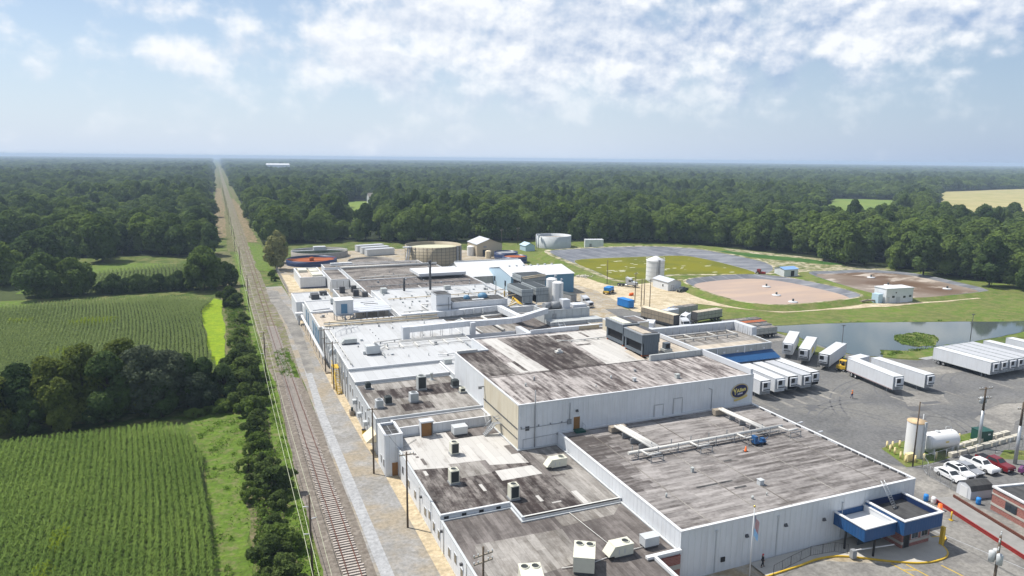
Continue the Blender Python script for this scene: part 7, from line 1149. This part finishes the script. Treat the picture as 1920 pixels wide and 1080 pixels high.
# ------------------------------------------------------------ people
def skin(name, verts, edges, radii, m, parent, root=0, lvl=1):
    me = bpy.data.meshes.new(name); me.from_pydata(verts, edges, []); me.materials.append(MT(m)); o = bpy.data.objects.new(name, me); COL.objects.link(o)
    if parent is not None: o.parent = parent
    sk = o.modifiers.new('skin', 'SKIN')
    d = me.skin_vertices[0].data
    for k, r in enumerate(radii): d[k].radius = (r, r) if not hasattr(r, '__len__') else r; d[k].use_root = (k == root)
    s_ = o.modifiers.new('sub', 'SUBSURF'); s_.levels = lvl; s_.render_levels = lvl; sk.use_smooth_shade = True; return o
def person(label, c, rz, top, legs, hair, arm=(.55, .3), stride=.22, hat=None):
    """facing -y, 1.76 m"""
    a0, a1 = arm
    V = [(0, 0, .98), (0, 0, 1.15), (0, .01, 1.38), (0, .02, 1.50), (0, 0, 1.60), (0, -.01, 1.70),
         (.19, .02, 1.43), (.26, .03 - .05 * a0, 1.16), (.26, -.12 * a0 - .05, .92), (-.19, .02, 1.43), (-.26, .05 * a0, 1.16), (-.25, -.05 - .1 * a1, .92),
         (.10, 0, .93), (.11, -stride * .6, .52), (.11, -stride * .8, .08), (.11, -stride * .8 - .14, .04), (-.10, 0, .93), (-.11, stride * .4, .52), (-.11, stride, .10), (-.11, stride - .13, .04)]
    Ed = [(0, 1), (1, 2), (2, 3), (3, 4), (4, 5), (2, 6), (6, 7), (7, 8), (2, 9), (9, 10), (10, 11), (0, 12), (12, 13), (13, 14), (14, 15), (0, 16), (16, 17), (17, 18), (18, 19)]
    Rd = [(.15, .11), (.14, .10), (.16, .11), .055, .085, .07, .06, .045, .032, .06, .045, .032, .085, .06, .042, .035, .085, .06, .042, .035]
    n = 20
    for s, w_ in ((1, 8), (-1, 11)):
        bx, by, bz = V[w_]; V.append((bx, by - .02, bz - .06)); Ed.append((w_, n)); Rd.append((.034, .02)); pm = n; n += 1
        for f, (dx, l) in enumerate(((-.03, .075), (-.01, .085), (.01, .08), (.03, .062))):
            V.append((bx + dx * .6, by - .03 - .01 * f, bz - .06 - l)); Ed.append((pm, n)); Rd.append(.009); n += 1
        V.append((bx - s * .045, by - .05, bz - .09)); Ed.append((pm, n)); Rd.append(.010); n += 1
    t = thing('person', label, 'person', c, rz); skin('body', V, Ed, Rd, 'skin', t)
    skin('jacket', [V[0], V[1], V[2], (0, .02, 1.46), V[6], V[7], tuple(V[8][i] * .7 + V[7][i] * .3 for i in range(3)), V[9], V[10], tuple(V[11][i] * .7 + V[10][i] * .3 for i in range(3))], [(0, 1), (1, 2), (2, 3), (2, 4), (4, 5), (5, 6), (2, 7), (7, 8), (8, 9)], [(.175, .135), (.17, .13), (.19, .135), .08, .085, .065, .055, .085, .065, .055], top, t)
    skin('trousers', [(0, 0, .98), V[12], V[13], tuple(V[14][i] * .9 + V[13][i] * .1 for i in range(3)), V[16], V[17], tuple(V[18][i] * .9 + V[17][i] * .1 for i in range(3))], [(0, 1), (1, 2), (2, 3), (0, 4), (4, 5), (5, 6)], [(.165, .125), .105, .078, .065, .105, .078, .065], legs, t)
    for s in (14, 18): MB().ball((V[s][0], V[s][1] - .07, .05), (.055, .14, .055), 0, 8, 5).build('shoe', 'black', t)
    MB().ball((0, .02, 1.70), (.105, .12, .11), 0, 10, 7).build('hair', hair, t)
    MB().ball((-.035, -.085, 1.665), .012, 0, 6, 4).ball((.035, -.085, 1.665), .012, 0, 6, 4).build('eyes', 'black', t); MB().ball((0, -.10, 1.63), (.014, .022, .022), 0, 6, 4).build('nose', 'skin', t); MB().box(-.025, .025, -.088, -.08, 1.585, 1.595).build('mouth', 'red_cloth', t); [MB().ball((s * .088, 0, 1.64), (.012, .022, .03), 0, 6, 4).build('ear', 'skin', t) for s in (-1, 1)]
    if hat: MB().lathe([(.15, 1.70), (.125, 1.72), (.12, 1.78), (.07, 1.83), (0, 1.84)], n=14).build('hard_hat', hat, t)
    return t
person('person in an orange vest and hard hat with blue trousers walking across the empty lot', (123.1, 106.0, .08), rad(200), 'hi_vis', 'jeans', 'hair', hat='hi_vis'); person('person in dark clothes with a red head cover walking along the warehouse wall', (59.9, 62.2, .245), rad(70), 'dark_cloth', 'dark_cloth', 'red_cloth')
# ============================================================ VEGETATION
rng = np.random.default_rng(11)
def leafm(name, a, b, trans=.34, vary=.85, nls=.012):
    m = bpy.data.materials.new(name); MATS[name] = m; m.use_nodes = True; t = m.node_tree; t.nodes.clear(); n = t.nodes.new; l = t.links.new
    oi = n('ShaderNodeObjectInfo'); g = n('ShaderNodeNewGeometry'); nz = n('ShaderNodeTexNoise'); nz.inputs['Scale'].default_value = .45; nz.inputs['Detail'].default_value = 4; l(g.outputs['Position'], nz.inputs['Vector'])
    nl = n('ShaderNodeTexNoise'); nl.inputs['Scale'].default_value = nls; nl.inputs['Detail'].default_value = 3; l(g.outputs['Position'], nl.inputs['Vector'])
    ad = n('ShaderNodeMath'); ad.operation = 'MULTIPLY_ADD'; l(nz.outputs[0], ad.inputs[0]); ad.inputs[1].default_value = .55; mu = n('ShaderNodeMath'); mu.operation = 'MULTIPLY_ADD'; l(oi.outputs['Random'], mu.inputs[0]); mu.inputs[1].default_value = vary; l(nl.outputs[0], mu.inputs[2]); sb = n('ShaderNodeMath'); sb.operation = 'SUBTRACT'; l(mu.outputs[0], sb.inputs[0]); sb.inputs[1].default_value = .5; l(sb.outputs[0], ad.inputs[2])
    mx = n('ShaderNodeMix'); mx.data_type = 'RGBA'; mx.inputs[6].default_value = (*a, 1); mx.inputs[7].default_value = (*b, 1); l(ad.outputs[0], mx.inputs[0])
    d = n('ShaderNodeBsdfDiffuse'); tr = n('ShaderNodeBsdfTranslucent'); l(mx.outputs[2], d.inputs[0]); l(mx.outputs[2], tr.inputs[0]); ms = n('ShaderNodeMixShader'); ms.inputs[0].default_value = trans; l(d.outputs[0], ms.inputs[1]); l(tr.outputs[0], ms.inputs[2]); o = n('ShaderNodeOutputMaterial'); l(ms.outputs[0], o.inputs[0])
leafm('leaf_green', (.038, .070, .022), (.140, .195, .052)); leafm('leaf_dark', (.030, .056, .022), (.100, .148, .048)); leafm('leaf_olive', (.054, .080, .020), (.175, .210, .048)); leafm('leaf_grey', (.045, .065, .038), (.105, .130, .080)); leafm('leaf_willow', (0.176, 0.184, 0.072), (0.32, 0.32, 0.136)); leafm('leaf_cedar', (.042, .070, .022), (.125, .170, .050)); leafm('leaf_bush', (.055, .095, .022), (.17, .235, .055))
leafm('corn_leaf', (.10, .175, .038), (.29, .39, .095), .3, .5, .05); leafm('corn_leaf_far', (0.136, 0.19, 0.066), (0.273, 0.335, 0.118), .3, .5, .025); leafm('corn_yellow', (.20, .27, .02), (.32, .38, .03), .2, .0); leafm('weed', (.10, .18, .025), (.19, .29, .045), .2, .0); leafm('reed', (.09, .15, .03), (.19, .27, .05), .2, .0)
def quads(name, P4, m, smooth=False):
    """P4: n x 4 x 3 array of quads"""
    n = len(P4); me = bpy.data.meshes.new(name); me.vertices.add(n * 4); me.vertices.foreach_set('co', P4.reshape(-1).astype(np.float32)); me.loops.add(n * 4); me.loops.foreach_set('vertex_index', np.arange(n * 4, dtype=np.int32)); me.polygons.add(n); me.polygons.foreach_set('loop_start', np.arange(0, n * 4, 4, dtype=np.int32)); me.polygons.foreach_set('loop_total', np.full(n, 4, np.int32)); me.update(); me.validate(); me.materials.append(MT(m)); return me
def unit(v): return v / np.maximum(1e-6, np.linalg.norm(v, axis=-1, keepdims=True))
def leafcards(c, nrm, size, asp=.75):
    n = len(c); a = unit(np.cross(nrm, rng.normal(size=(n, 3)))); b = np.cross(nrm, a); s = size[:, None] if hasattr(size, '__len__') else size
    a = a * s; b = b * s * asp; k = rng.uniform(-.25, .25, (n, 1)) * s * nrm
    return np.stack([c - a, c - b + k, c + a, c + b + k], 1)
def crown(name, seed, rx, z0, z1, nl, n, size, m, lob=(.24, .42), jit=.48):
    """leaf cards over many overlapping lobes that fill an uneven, broad-shouldered crown"""
    global rng
    r = np.random.default_rng(seed); hh = z1 - z0; u = r.uniform(0, 1, nl) ** .85; prof = np.clip(1.06 - np.abs(u - .42) ** 2.2 * 2.6, .22, 1) ; a = r.uniform(0, 6.283, nl); ang = 1 + .22 * np.sin(2 * a + r.uniform(0, 6)) + .12 * np.sin(5 * a + r.uniform(0, 6))
    lr = r.uniform(lob[0], lob[1], nl) * min(rx, hh * .6); rr_ = np.sqrt(r.uniform(.15, 1, nl)) * np.maximum(.1, rx * prof * ang - lr * .8)
    L_ = np.stack([np.cos(a) * rr_, np.sin(a) * rr_, z0 + lr * .7 + u * (hh - lr * 1.6)], 1); w_ = lr ** 2; k = r.choice(nl, int(n * 2.4), p=w_ / w_.sum()); dd = unit(r.normal(size=(len(k), 3)) + np.array([0, 0, .3])); p = L_[k] + dd * (lr[k] * r.uniform(.66, 1.10, len(k)))[:, None]
    D = np.linalg.norm(p[:, None, :] - L_[None], axis=2) / lr[None]; D[np.arange(len(k)), k] = 9; keep = (D.min(1) > .74) & (p[:, 2] > z0 * .5); p = p[keep][:n]; dd = dd[keep][:n]
    nr = unit(dd + r.normal(size=dd.shape) * jit + np.array([0, 0, .2])); o_ = rng; rng = r; q = leafcards(p, nr, size * r.uniform(.55, 1.45, len(p))); rng = o_
    return quads(name, q, m)
def trunkmesh(name, seed, h, r0_, z1):
    r = random.Random(seed); b = MB(); b.cyl((0, 0, -.2), (0, 0, h * .45), r0_, 8, r2=r0_ * .75); b.cyl((0, 0, h * .45), (r.uniform(-.4, .4), r.uniform(-.4, .4), h * .8), r0_ * .75, 7, r2=r0_ * .3)
    for k in range(5): a = r.uniform(0, 6.28); b.cyl((0, 0, h * r.uniform(.3, .5)), (math.cos(a) * h * .2, math.sin(a) * h * .2, h * r.uniform(.55, .8)), r0_ * .42, 6, r2=r0_ * .15)
    o = b.build(name, 'bark'); me = o.data; bpy.data.objects.remove(o); return me
KIND = {}
def kind(k, cat, seed, rx, z0, z1, nl, n, size, m, tr=.32, **kw): KIND[k] = (crown('crown_' + k, seed, rx, z0, z1, nl, n, size, m, **kw), trunkmesh('trunk_' + k, seed, z1, tr, z0), cat)
for k in range(4): kind('forest%d' % k, 'tree', 20 + k, (7.6, 6.6, 8.4, 6.2)[k], (1.5, 2.0, 1.2, 1.6)[k], (18, 19.5, 17, 19)[k], (46, 38, 54, 36)[k], 5600, .58, ('leaf_green', 'leaf_dark', 'leaf_green', 'leaf_bush')[k])
for k in range(4): kind('near%d' % k, 'tree', 40 + k, (5.6, 5.0, 6.0, 3.6)[k], (.3, .3, .4, .3)[k], (13, 12, 13.5, 10)[k], (64, 54, 70, 44)[k], 12000, .25, ('leaf_olive', 'leaf_dark', 'leaf_grey', 'leaf_dark')[k], lob=(.17, .33), jit=.6)
kind('mid0', 'tree', 50, 9.0, .3, 14, 70, 9500, .46, 'leaf_dark', lob=(.17, .32), jit=.6); kind('mid1', 'tree', 51, 8.4, .4, 15, 64, 9000, .46, 'leaf_green', lob=(.17, .33), jit=.6)
for k in range(3): kind('shrub%d' % k, 'shrub', 60 + k, (1.7, 2.0, 1.5)[k], .05, (3.2, 2.6, 4.0)[k], 26, 3600, .13, ('leaf_cedar', 'leaf_bush', 'leaf_cedar')[k], .1, lob=(.18, .36), jit=.7)
kind('willow', 'tree', 70, 5.6, 1.5, 18, 30, 5000, .45, 'leaf_willow')
def tree(name, k, x, y, h, label, group=None, rz=None, sx=None, z=0):
    cm_, tm_, cat = KIND[k]; hh = max(v.co.z for v in cm_.vertices) if k not in HH else HH[k]; HH[k] = hh; s = h / hh
    t = thing(name, label, cat, (x, y, z), R.uniform(0, 6.28) if rz is None else rz, group); t.scale = (s * (sx or R.uniform(.9, 1.12)),) * 2 + (s,)
    for nm, me in (('crown', cm_), ('trunk', tm_)): o = bpy.data.objects.new(nm, me); COL.objects.link(o); o.parent = t
    return t
HH = {}
# hedgerow between the two maize fields
for (k, x, y, h, l) in ((0, -41, 147, 13, 'dark olive tree at the far left end of the hedgerow between the maize fields'), (1, -36, 149, 12.5, 'dense dark tree second from the left in the near hedgerow'), (0, -31, 147.5, 13.8, 'olive green tree left of the middle of the near hedgerow'), (0, -26, 149, 15.2, 'tallest olive-topped tree of the near hedgerow'), (1, -21.6, 147, 14.0, 'dark tree between the tallest olive tree and the grey-leaved tree'), (0, -19.5, 151, 15.3, 'broad olive tree behind the middle of the near hedgerow'), (2, -15.2, 148.6, 14.2, 'grey-green leaved tree right of the middle of the near hedgerow'), (2, -11.4, 150, 12.5, 'smaller grey-green tree beside the large grey-leaved one'), (3, -8.0, 150.4, 11.5, 'narrow dark pointed tree near the right part of the near hedgerow'), (3, -5.0, 150.5, 10.4, 'round dark green tree right of the narrow pointed tree'), (2, -5.6, 147.6, 8.0, 'low grey-green tree at the front right of the near hedgerow'), (1, -1.4, 151, 8.4, 'dark small tree ending the near hedgerow towards the track'), (1, -34, 144.6, 8, 'low dark tree in front of the hedgerow at left'), (0, -28, 144.4, 7.5, 'low light-edged tree in front of the hedgerow, left of centre'), (1, -12.5, 146.4, 8.0, 'low dark tree in front of the grey-leaved tree')): tree('hedgerow_tree', 'near%d' % k, x, y, h, l, 'trees of the near hedgerow')
for (k, x, y, h, l) in (('mid0', -59.5, 292, 16, 'huge dark broad tree left in the far hedgerow'), ('mid1', -50.5, 291, 14, 'dark tree joined to the right of the huge broad tree'), ('mid1', -6.8, 287, 17, 'large rounded tree at the right end of the far hedgerow'), ('mid1', .6, 292, 10, 'smaller tree behind the large rounded one by the track'), ('mid0', -74, 366, 18, 'wide pale-topped oak standing before the left wood'), ('forest2', -52.5, 380, 22, 'tall dark tree standing forward of the left wood by the lawn'), ('mid1', -80, 322, 18, 'big tree at the left picture edge below the wood'), ('mid1', -66, 365, 13, 'tree beside the wide oak in front of the left wood'), ('forest0', -29, 396, 19, 'tree at the corner of the left wood above the maize strip'), ('forest2', -20, 392, 16, 'round tree at the edge of the left wood, middle'), ('forest2', -12, 392, 18, 'dark tree at the right corner of the left wood by the railway'), ('forest1', -5.5, 386, 17, 'last tree of the left wood beside the line poles')): tree('field_tree', k, x, y, h, l, 'large trees round the far fields')
for (x, h) in ((-41, 5), (-37.5, 7.5), (-33.5, 6), (-29.5, 7.2), (-26, 6.2), (-22.5, 6.8), (-19, 5.6), (-15.5, 7.6), (-12.2, 6.4)): tree('hedge_tree', 'mid0', x, 289.5 + R.uniform(-1, 2), h, 'low dark tree in the thin middle stretch of the far hedgerow', 'low trees of the far hedgerow', sx=.85)
tree('willow_tree', 'willow', 22.4, 328, 18, 'tall sparse yellowish tree standing right of the railway before the dark wood'); tree('young_tree', 'mid1', 25.0, 350, 12, 'bright green smaller tree right of the tall yellowish one', sx=.7)
for (x, y, h, l) in ((19.2, 298, 2.2, 'small round dark bush beside the wire fence, nearer of two'), (18.8, 309, 3.0, 'small round dark bush beside the wire fence, farther of two')): tree('bush', 'shrub1', x, y, h, l)
rs = random.Random(21); sh = [(1.5, 251, 7.4, 0), (3.0, 247, 5.5, 0), (4.4, 222, 4.2, 0), (3.0, 205, 3.2, 1), (2.0, 197, 3, 1), (3.5, 192, 3.4, 0), (4.4, 183, 4.0, 0), (2.8, 176, 6.0, 0), (1.2, 170, 6.4, 0), (4.4, 169, 5, 2), (3.0, 163, 6.2, 2), (.5, 160, 5.5, 1), (4.8, 158, 5.4, 0), (2.2, 153, 6, 2), (5.0, 148, 4.5, 0), (2.6, 145.5, 5.6, 0)]
y = 141.5
while y > 68: sh += [(rs.uniform(3.0, 5.6), y, rs.uniform(2.0, 5.0), rs.choice([0, 0, 1, 2])), (rs.uniform(1.6, 3.4), y - 1.3, rs.uniform(1.0, 2.6), rs.choice([0, 1, 1]))]; y -= rs.uniform(3.2, 7.5)
for (x, y, h, k) in sh: tree('shrub', 'shrub%d' % k, x, y, h, 'dark evergreen shrub in the scrub strip left of the track' if k != 1 else 'light green leafy shrub in the scrub strip left of the track', 'shrubs along the track' if k != 1 else 'leafy shrubs along the track', sx=.95 * (3.2, 2.6, 4.0)[k] / 2.6)
for k in range(9): tree('shrub', 'shrub1', -6.5 + 1.6 * k + rs.uniform(-.4, .4), 143.6 + rs.uniform(-.8, 1.4) + .25 * k, rs.uniform(1.6, 3), 'low leafy bush at the grassy foot of the near hedgerow', 'bushes at the hedgerow foot')
# ------------------------------------------------------------ maize
def inpoly(x, y, P):
    x = np.asarray(x); y = np.asarray(y); c = np.zeros(x.shape, bool); j = len(P) - 1
    for i in range(len(P)):
        (xi, yi), (xj, yj) = P[i], P[j]; c ^= ((yi > y) != (yj > y)) & (x < (xj - xi) * (y - yi) / ((yj - yi) or 1e-9) + xi); j = i
    return c
def maize(name, P, row, step, slope, nleaf, h, m, bend=0, tass=True):
    xs = [p[0] for p in P]; ys = [p[1] for p in P]; y = np.arange(min(ys), max(ys), step); x = np.arange(min(xs) - 20, max(xs) + 20, row); X, Y = np.meshgrid(x, y); Y = Y + rng.uniform(-.3, .3, Y.shape) * step; yr = Y - min(ys)
    X = X + slope * yr + bend * np.sin(yr / (max(ys) - min(ys)) * 3.1) + rng.normal(0, .05, X.shape); X = X.ravel(); Y = Y.ravel(); k = inpoly(X, Y, P); X = X[k]; Y = Y[k]; n = len(X); H_ = h * rng.uniform(.86, 1.08, n) * (1 + .08 * np.sin(X * .21) * np.cos(Y * .17)); out = []
    for i in range(nleaf):
        a = rng.uniform(0, 6.283, n); z_ = H_ * (.30 + .60 * i / max(1, nleaf - 1)); L_ = rng.uniform(.40, .62, n) * (h / 2.4) * (1.0 if step < .6 else 1.5); W_ = (.055 if step < .3 else .10 if step < .6 else .17) * rng.uniform(.8, 1.3, n); ca, sa = np.cos(a), np.sin(a); o = np.zeros(n)
        p0_ = np.stack([X, Y, z_], 1); p1_ = np.stack([X + ca * L_ * .55, Y + sa * L_ * .55, z_ + .22], 1); p2_ = np.stack([X + ca * L_ * 1.05, Y + sa * L_ * 1.05, z_ - .05], 1); s = np.stack([-sa * W_, ca * W_, o], 1)
        out += [np.stack([p0_ - s * .7, p0_ + s * .7, p1_ + s, p1_ - s], 1), np.stack([p1_ - s, p1_ + s, p2_ + s * .2, p2_ - s * .2], 1)]
    o = bpy.data.objects.new(name, quads(name, np.concatenate(out), m)); COL.objects.link(o); o['kind'] = 'stuff'
maize('maize_field', [(-36, 64), (-2.6, 64), (-3.6, 92), (-4.6, 110), (-5.4, 123), (-8.6, 134.8), (-13, 137.6), (-44, 138)], .84, .21, -.075, 7, 2.3, 'corn_leaf', 1.0)
maize('maize_field', [(-72, 152), (-2.4, 156), (-2.6, 169), (-6.0, 208), (-7.5, 243), (-4.2, 258), (-21, 270), (-45, 270.5), (-84, 264)], .95, .40, -.07, 5, 2.3, 'corn_leaf_far', 3.0); maize('maize_field', [(-62, 300), (-46, 289), (-13, 288), (-13.8, 350), (-26, 350), (-46, 340)], 1.5, .8, -.05, 5, 2.1, 'corn_leaf_far', 1)
def blob(x, y, rx, ry): return [(x + rx * math.cos(6.283 * k / 12) * R.uniform(.7, 1.15), y + ry * math.sin(6.283 * k / 12) * R.uniform(.7, 1.15)) for k in range(12)]
for (x, y, rx, ry, h_, w_) in ((-36, 234.5, 6.5, 3.6, 2.34, .95), (-56, 242, 4, 2.5, 2.34, .95), (-38, 199, 3, 4, 2.34, 1.3), (-21.3, 98.5, 1.0, 3.5, 2.32, .76), (-21.8, 91, 1.2, 2.4, 2.32, .9)): maize('maize_field', blob(x, y, rx, ry), w_, .22 if y < 120 else .4, -.07, 5, h_, 'corn_yellow', 0)
# ------------------------------------------------------------ weeds, reeds
def blades(name, polys, n, h, w_, m):
    out = []
    for P, k in zip(polys, n):
        xs = [p[0] for p in P]; ys = [p[1] for p in P]; nc = k // 45; cx = rng.uniform(min(xs), max(xs), nc); cy = rng.uniform(min(ys), max(ys), nc); i = rng.integers(0, nc, k); sd_ = rng.uniform(.15, 1.1, nc)[i]; X = cx[i] + rng.normal(0, 1, k) * sd_; Y = cy[i] + rng.normal(0, 1, k) * sd_ * 1.3
        ok = inpoly(X, Y, P); X = X[ok]; Y = Y[ok]; c = np.stack([X, Y, np.full(len(X), .1)], 1); c[:, 2] += h * rng.uniform(.1, .5, len(X)); nr = unit(rng.normal(size=c.shape) * .7 + np.array([0, 0, .8])); out.append(leafcards(c, nr, w_ * rng.uniform(.5, 1.4, len(X)), .5))
    o = bpy.data.objects.new(name, quads(name, np.concatenate(out), m)); COL.objects.link(o); o['kind'] = 'stuff'
blades('tall_grass', [[(6.0, 60), (8.9, 60), (8.7, 160), (7.6, 200), (6, 200)], [(1.2, 60), (6.2, 60), (6.2, 260), (-.3, 260), (-.3, 181), (2.4, 141)], [(-3, 60), (1.2, 60), (1.4, 112), (3, 140), (-7, 141), (-4.2, 110)], [(10.8, 163), (14.8, 162), (14.6, 190), (10.6, 190)]], [8000, 24000, 4500, 2500], .4, .15, 'weed')
blades('brushwood', [[(1.4, 64), (6.0, 64), (6.2, 140), (5.6, 250), (.4, 250), (.6, 185), (3.0, 141)]], [16000], 1.7, .2, 'reed')
isl = [(176.4, 139.7), (181, 143.2), (190.4, 143.3), (192, 139), (188.3, 134.8), (181.9, 130.9), (175.6, 131.4), (174.1, 135)]; sheet('reed_island', wobble(isl, 2, .4, 50), .12, 'grass_lawn'); blades('reeds', [isl, [(159, 127.6), (188, 128.6), (188, 130), (170, 130.2), (160, 131)], [(139, 165), (157, 166), (183, 160.8), (207, 152.8), (233, 144), (233, 145.6), (207, 154), (182, 162), (156, 167.5), (139, 166.6)]], [4200, 900, 2500], .28, .26, 'reed')
# ------------------------------------------------------------ the woods
LF = [(-3000, 402), (-60, 402), (-40, 405), (-7, 402), (-10, 560), (-14, 1000), (-24, 2600), (-45, 6000), (-60, 13000), (-4000, 13000)]; RF = [(23, 428), (85, 418), (145, 398), (185, 401), (233, 368), (264, 354), (285, 310), (283, 264), (289, 224), (291, 189), (292, 150), (2000, 150), (20000, 13000), (75, 13000), (60, 6000), (38, 2600), (29, 1000), (25, 560)]
HOLES = [[(515, 393), (575, 336), (900, 440), (2000, 980), (1500, 940), (1160, 872)], [(420, 409), (460, 368), (850, 690), (775, 745)], [(900, 1600), (1500, 1700), (1500, 1900), (900, 1850)], [(70, 450), (91, 450), (172, 825), (128, 825)], [(66, 560), (76, 560), (122, 790), (96, 790)], [(150, 2200), (270, 2200), (300, 2750), (130, 2750)]]
def scatter(d0, d1, sp):
    n = int(.72 * (d1 ** 2 - d0 ** 2) * 1.05 / sp ** 2); r = np.sqrt(rng.uniform(d0 ** 2, d1 ** 2, n)); a = rng.uniform(rad(-15.5), rad(60.5), n); x = r * np.sin(a); y = r * np.cos(a)
    ok = inpoly(x, y, LF) | inpoly(x, y, RF)
    for h_ in HOLES: ok &= ~inpoly(x, y, h_)
    x = x[ok]; y = y[ok]
    if d0 < 900: # keep crowns apart
        cell = {}; keep = []; ms = sp * .62
        for i in range(len(x)):
            cx, cy = int(x[i] // ms), int(y[i] // ms); c = True
            for dx in (-1, 0, 1):
                for dy in (-1, 0, 1):
                    for j in cell.get((cx + dx, cy + dy), ()):
                        if (x[i] - x[j]) ** 2 + (y[i] - y[j]) ** 2 < ms * ms: c = False
            if c: cell.setdefault((cx, cy), []).append(i); keep.append(i)
        x = x[keep]; y = y[keep]
    return x, y
x1, y1 = scatter(280, 950, 9.4); o_ = np.argsort(x1 ** 2 + y1 ** 2); x1 = x1[o_]; y1 = y1[o_]
NI = 245
for i in range(NI):
    k = R.choice([0, 0, 1, 2, 2, 3]); left = x1[i] < 10
    tree('forest_tree', 'forest%d' % k, float(x1[i]), float(y1[i]), R.choice((12, 14, 16, 17, 18, 19, 21, 23)), 'leafy green tree in the edge of the wood left of the railway' if left else 'leafy green tree in the edge of the wood behind the lagoons and tanks', 'trees at the edge of the left wood' if left else 'trees at the edge of the right wood')
x2, y2 = scatter(950, 2600, 12.5); x3, y3 = scatter(2600, 12700, 26)
pts = []; scl = []; idx = []; rot = []
for (x, y, s0, s1, zz_) in ((x1[NI:], y1[NI:], (.62), 1.4, (.66, 1.18)), (x2, y2, .85, 1.9, (.66, 1.16)), (x3, y3, 2.3, 3.4, (.75, 1.1))):
    n = len(x); pts.append(np.stack([x, y, -(x * x + y * y) / 1.48e7], 1)); s = rng.uniform(s0, s1, n); hn = 1 + .20 * np.sin(x / 90 + 2 * np.sin(y / 140)) * np.cos(y / 75) + .10 * np.sin(x / 31 + y / 47); scl.append(np.stack([s, s, rng.uniform(*zz_, n) * hn], 1)); idx.append(rng.choice([0, 0, 1, 2, 2, 3], n)); rot.append(rng.uniform(0, 6.28, n))
pts = np.concatenate(pts); scl = np.concatenate(scl); idx = np.concatenate(idx); rot = np.concatenate(rot); print('forest points', len(pts))
cv = []; mi_ = []; kd_ = []   # the woods' own mesh: the four crown shapes, then one loose point per tree; the nodes set a crown on every point
for k in range(4):
    m_ = KIND['forest%d' % k][0]; a_ = np.zeros(len(m_.vertices) * 3, np.float32); m_.vertices.foreach_get('co', a_); cv.append(a_.reshape(-1, 3)); kd_.append(np.full(len(m_.vertices), k)); mi_.append(np.full(len(m_.polygons), k))
me = quads('forest', np.concatenate(cv).reshape(-1, 4, 3), KIND['forest0'][0].materials[0]); me.materials.clear(); [me.materials.append(KIND['forest%d' % k][0].materials[0]) for k in range(4)]; me.polygons.foreach_set('material_index', np.concatenate(mi_).astype(np.int32)); nq = len(me.vertices); me.vertices.add(len(pts)); me.vertices.foreach_set('co', np.concatenate(cv + [pts]).reshape(-1).astype(np.float32))
Z_ = lambda d: np.concatenate([np.zeros((nq,) + d.shape[1:]), d])
for nm, tp, key, dat in (('scl', 'FLOAT_VECTOR', 'vector', Z_(scl)), ('idx', 'INT', 'value', Z_(idx)), ('rot', 'FLOAT', 'value', Z_(rot)), ('kid', 'INT', 'value', np.concatenate(kd_ + [np.full(len(pts), -1)]))): at = me.attributes.new(nm, tp, 'POINT'); at.data.foreach_set(key, dat.reshape(-1).astype(np.int32 if tp == 'INT' else np.float32))
me.update()
FO = bpy.data.objects.new('forest', me); COL.objects.link(FO); FO['kind'] = 'stuff'; FO['label'] = 'dense green woodland stretching to the horizon'
ng = bpy.data.node_groups.new('woods', 'GeometryNodeTree'); ng.interface.new_socket('Geometry', in_out='INPUT', socket_type='NodeSocketGeometry'); ng.interface.new_socket('Geometry', in_out='OUTPUT', socket_type='NodeSocketGeometry'); A_ = ng.nodes.new; Lk = ng.links.new
def attr(nm, tp): n = A_('GeometryNodeInputNamedAttribute'); n.data_type = tp; n.inputs['Name'].default_value = nm; return n.outputs['Attribute']
gi = A_('NodeGroupInput'); go_ = A_('NodeGroupOutput'); ip = A_('GeometryNodeInstanceOnPoints'); sg = A_('GeometryNodeSeparateGeometry'); sg.domain = 'POINT'; cp_ = A_('FunctionNodeCompare'); cp_.data_type = 'INT'; cp_.operation = 'LESS_THAN'; Lk(attr('kid', 'INT'), cp_.inputs['A']); cp_.inputs['B'].default_value = 0; Lk(gi.outputs[0], sg.inputs['Geometry']); Lk(cp_.outputs[0], sg.inputs['Selection'])
si = A_('GeometryNodeSplitToInstances'); si.domain = 'POINT'; Lk(sg.outputs['Inverted'], si.inputs[0]); Lk(attr('kid', 'INT'), si.inputs['Group ID'])
cx_ = A_('ShaderNodeCombineXYZ'); Lk(attr('rot', 'FLOAT'), cx_.inputs[2]); Lk(sg.outputs['Selection'], ip.inputs['Points']); Lk(si.outputs[0], ip.inputs['Instance']); ip.inputs['Pick Instance'].default_value = True; Lk(attr('idx', 'INT'), ip.inputs['Instance Index']); Lk(cx_.outputs[0], ip.inputs['Rotation']); Lk(attr('scl', 'FLOAT_VECTOR'), ip.inputs['Scale']); Lk(ip.outputs[0], go_.inputs[0])
md = FO.modifiers.new('woods', 'NODES'); md.node_group = ng
# ------------------------------------------------------------ summer haze
hz_ = MB().box(-13400, 13400, -13400, 13400, -12.6, 54).build('haze', []); hz_['kind'] = 'stuff'
hm = bpy.data.materials.new('haze'); hm.use_nodes = True; hm.node_tree.nodes.clear(); pv = hm.node_tree.nodes.new('ShaderNodeVolumePrincipled'); pv.inputs['Density'].default_value = HAZE if 'HAZE' in globals() else 1.8e-4; pv.inputs['Color'].default_value = (.62, .78, .98, 1); pv.inputs['Anisotropy'].default_value = 0.0
ho = hm.node_tree.nodes.new('ShaderNodeOutputMaterial'); hm.node_tree.links.new(pv.outputs[0], ho.inputs['Volume']); hz_.data.materials.append(hm)
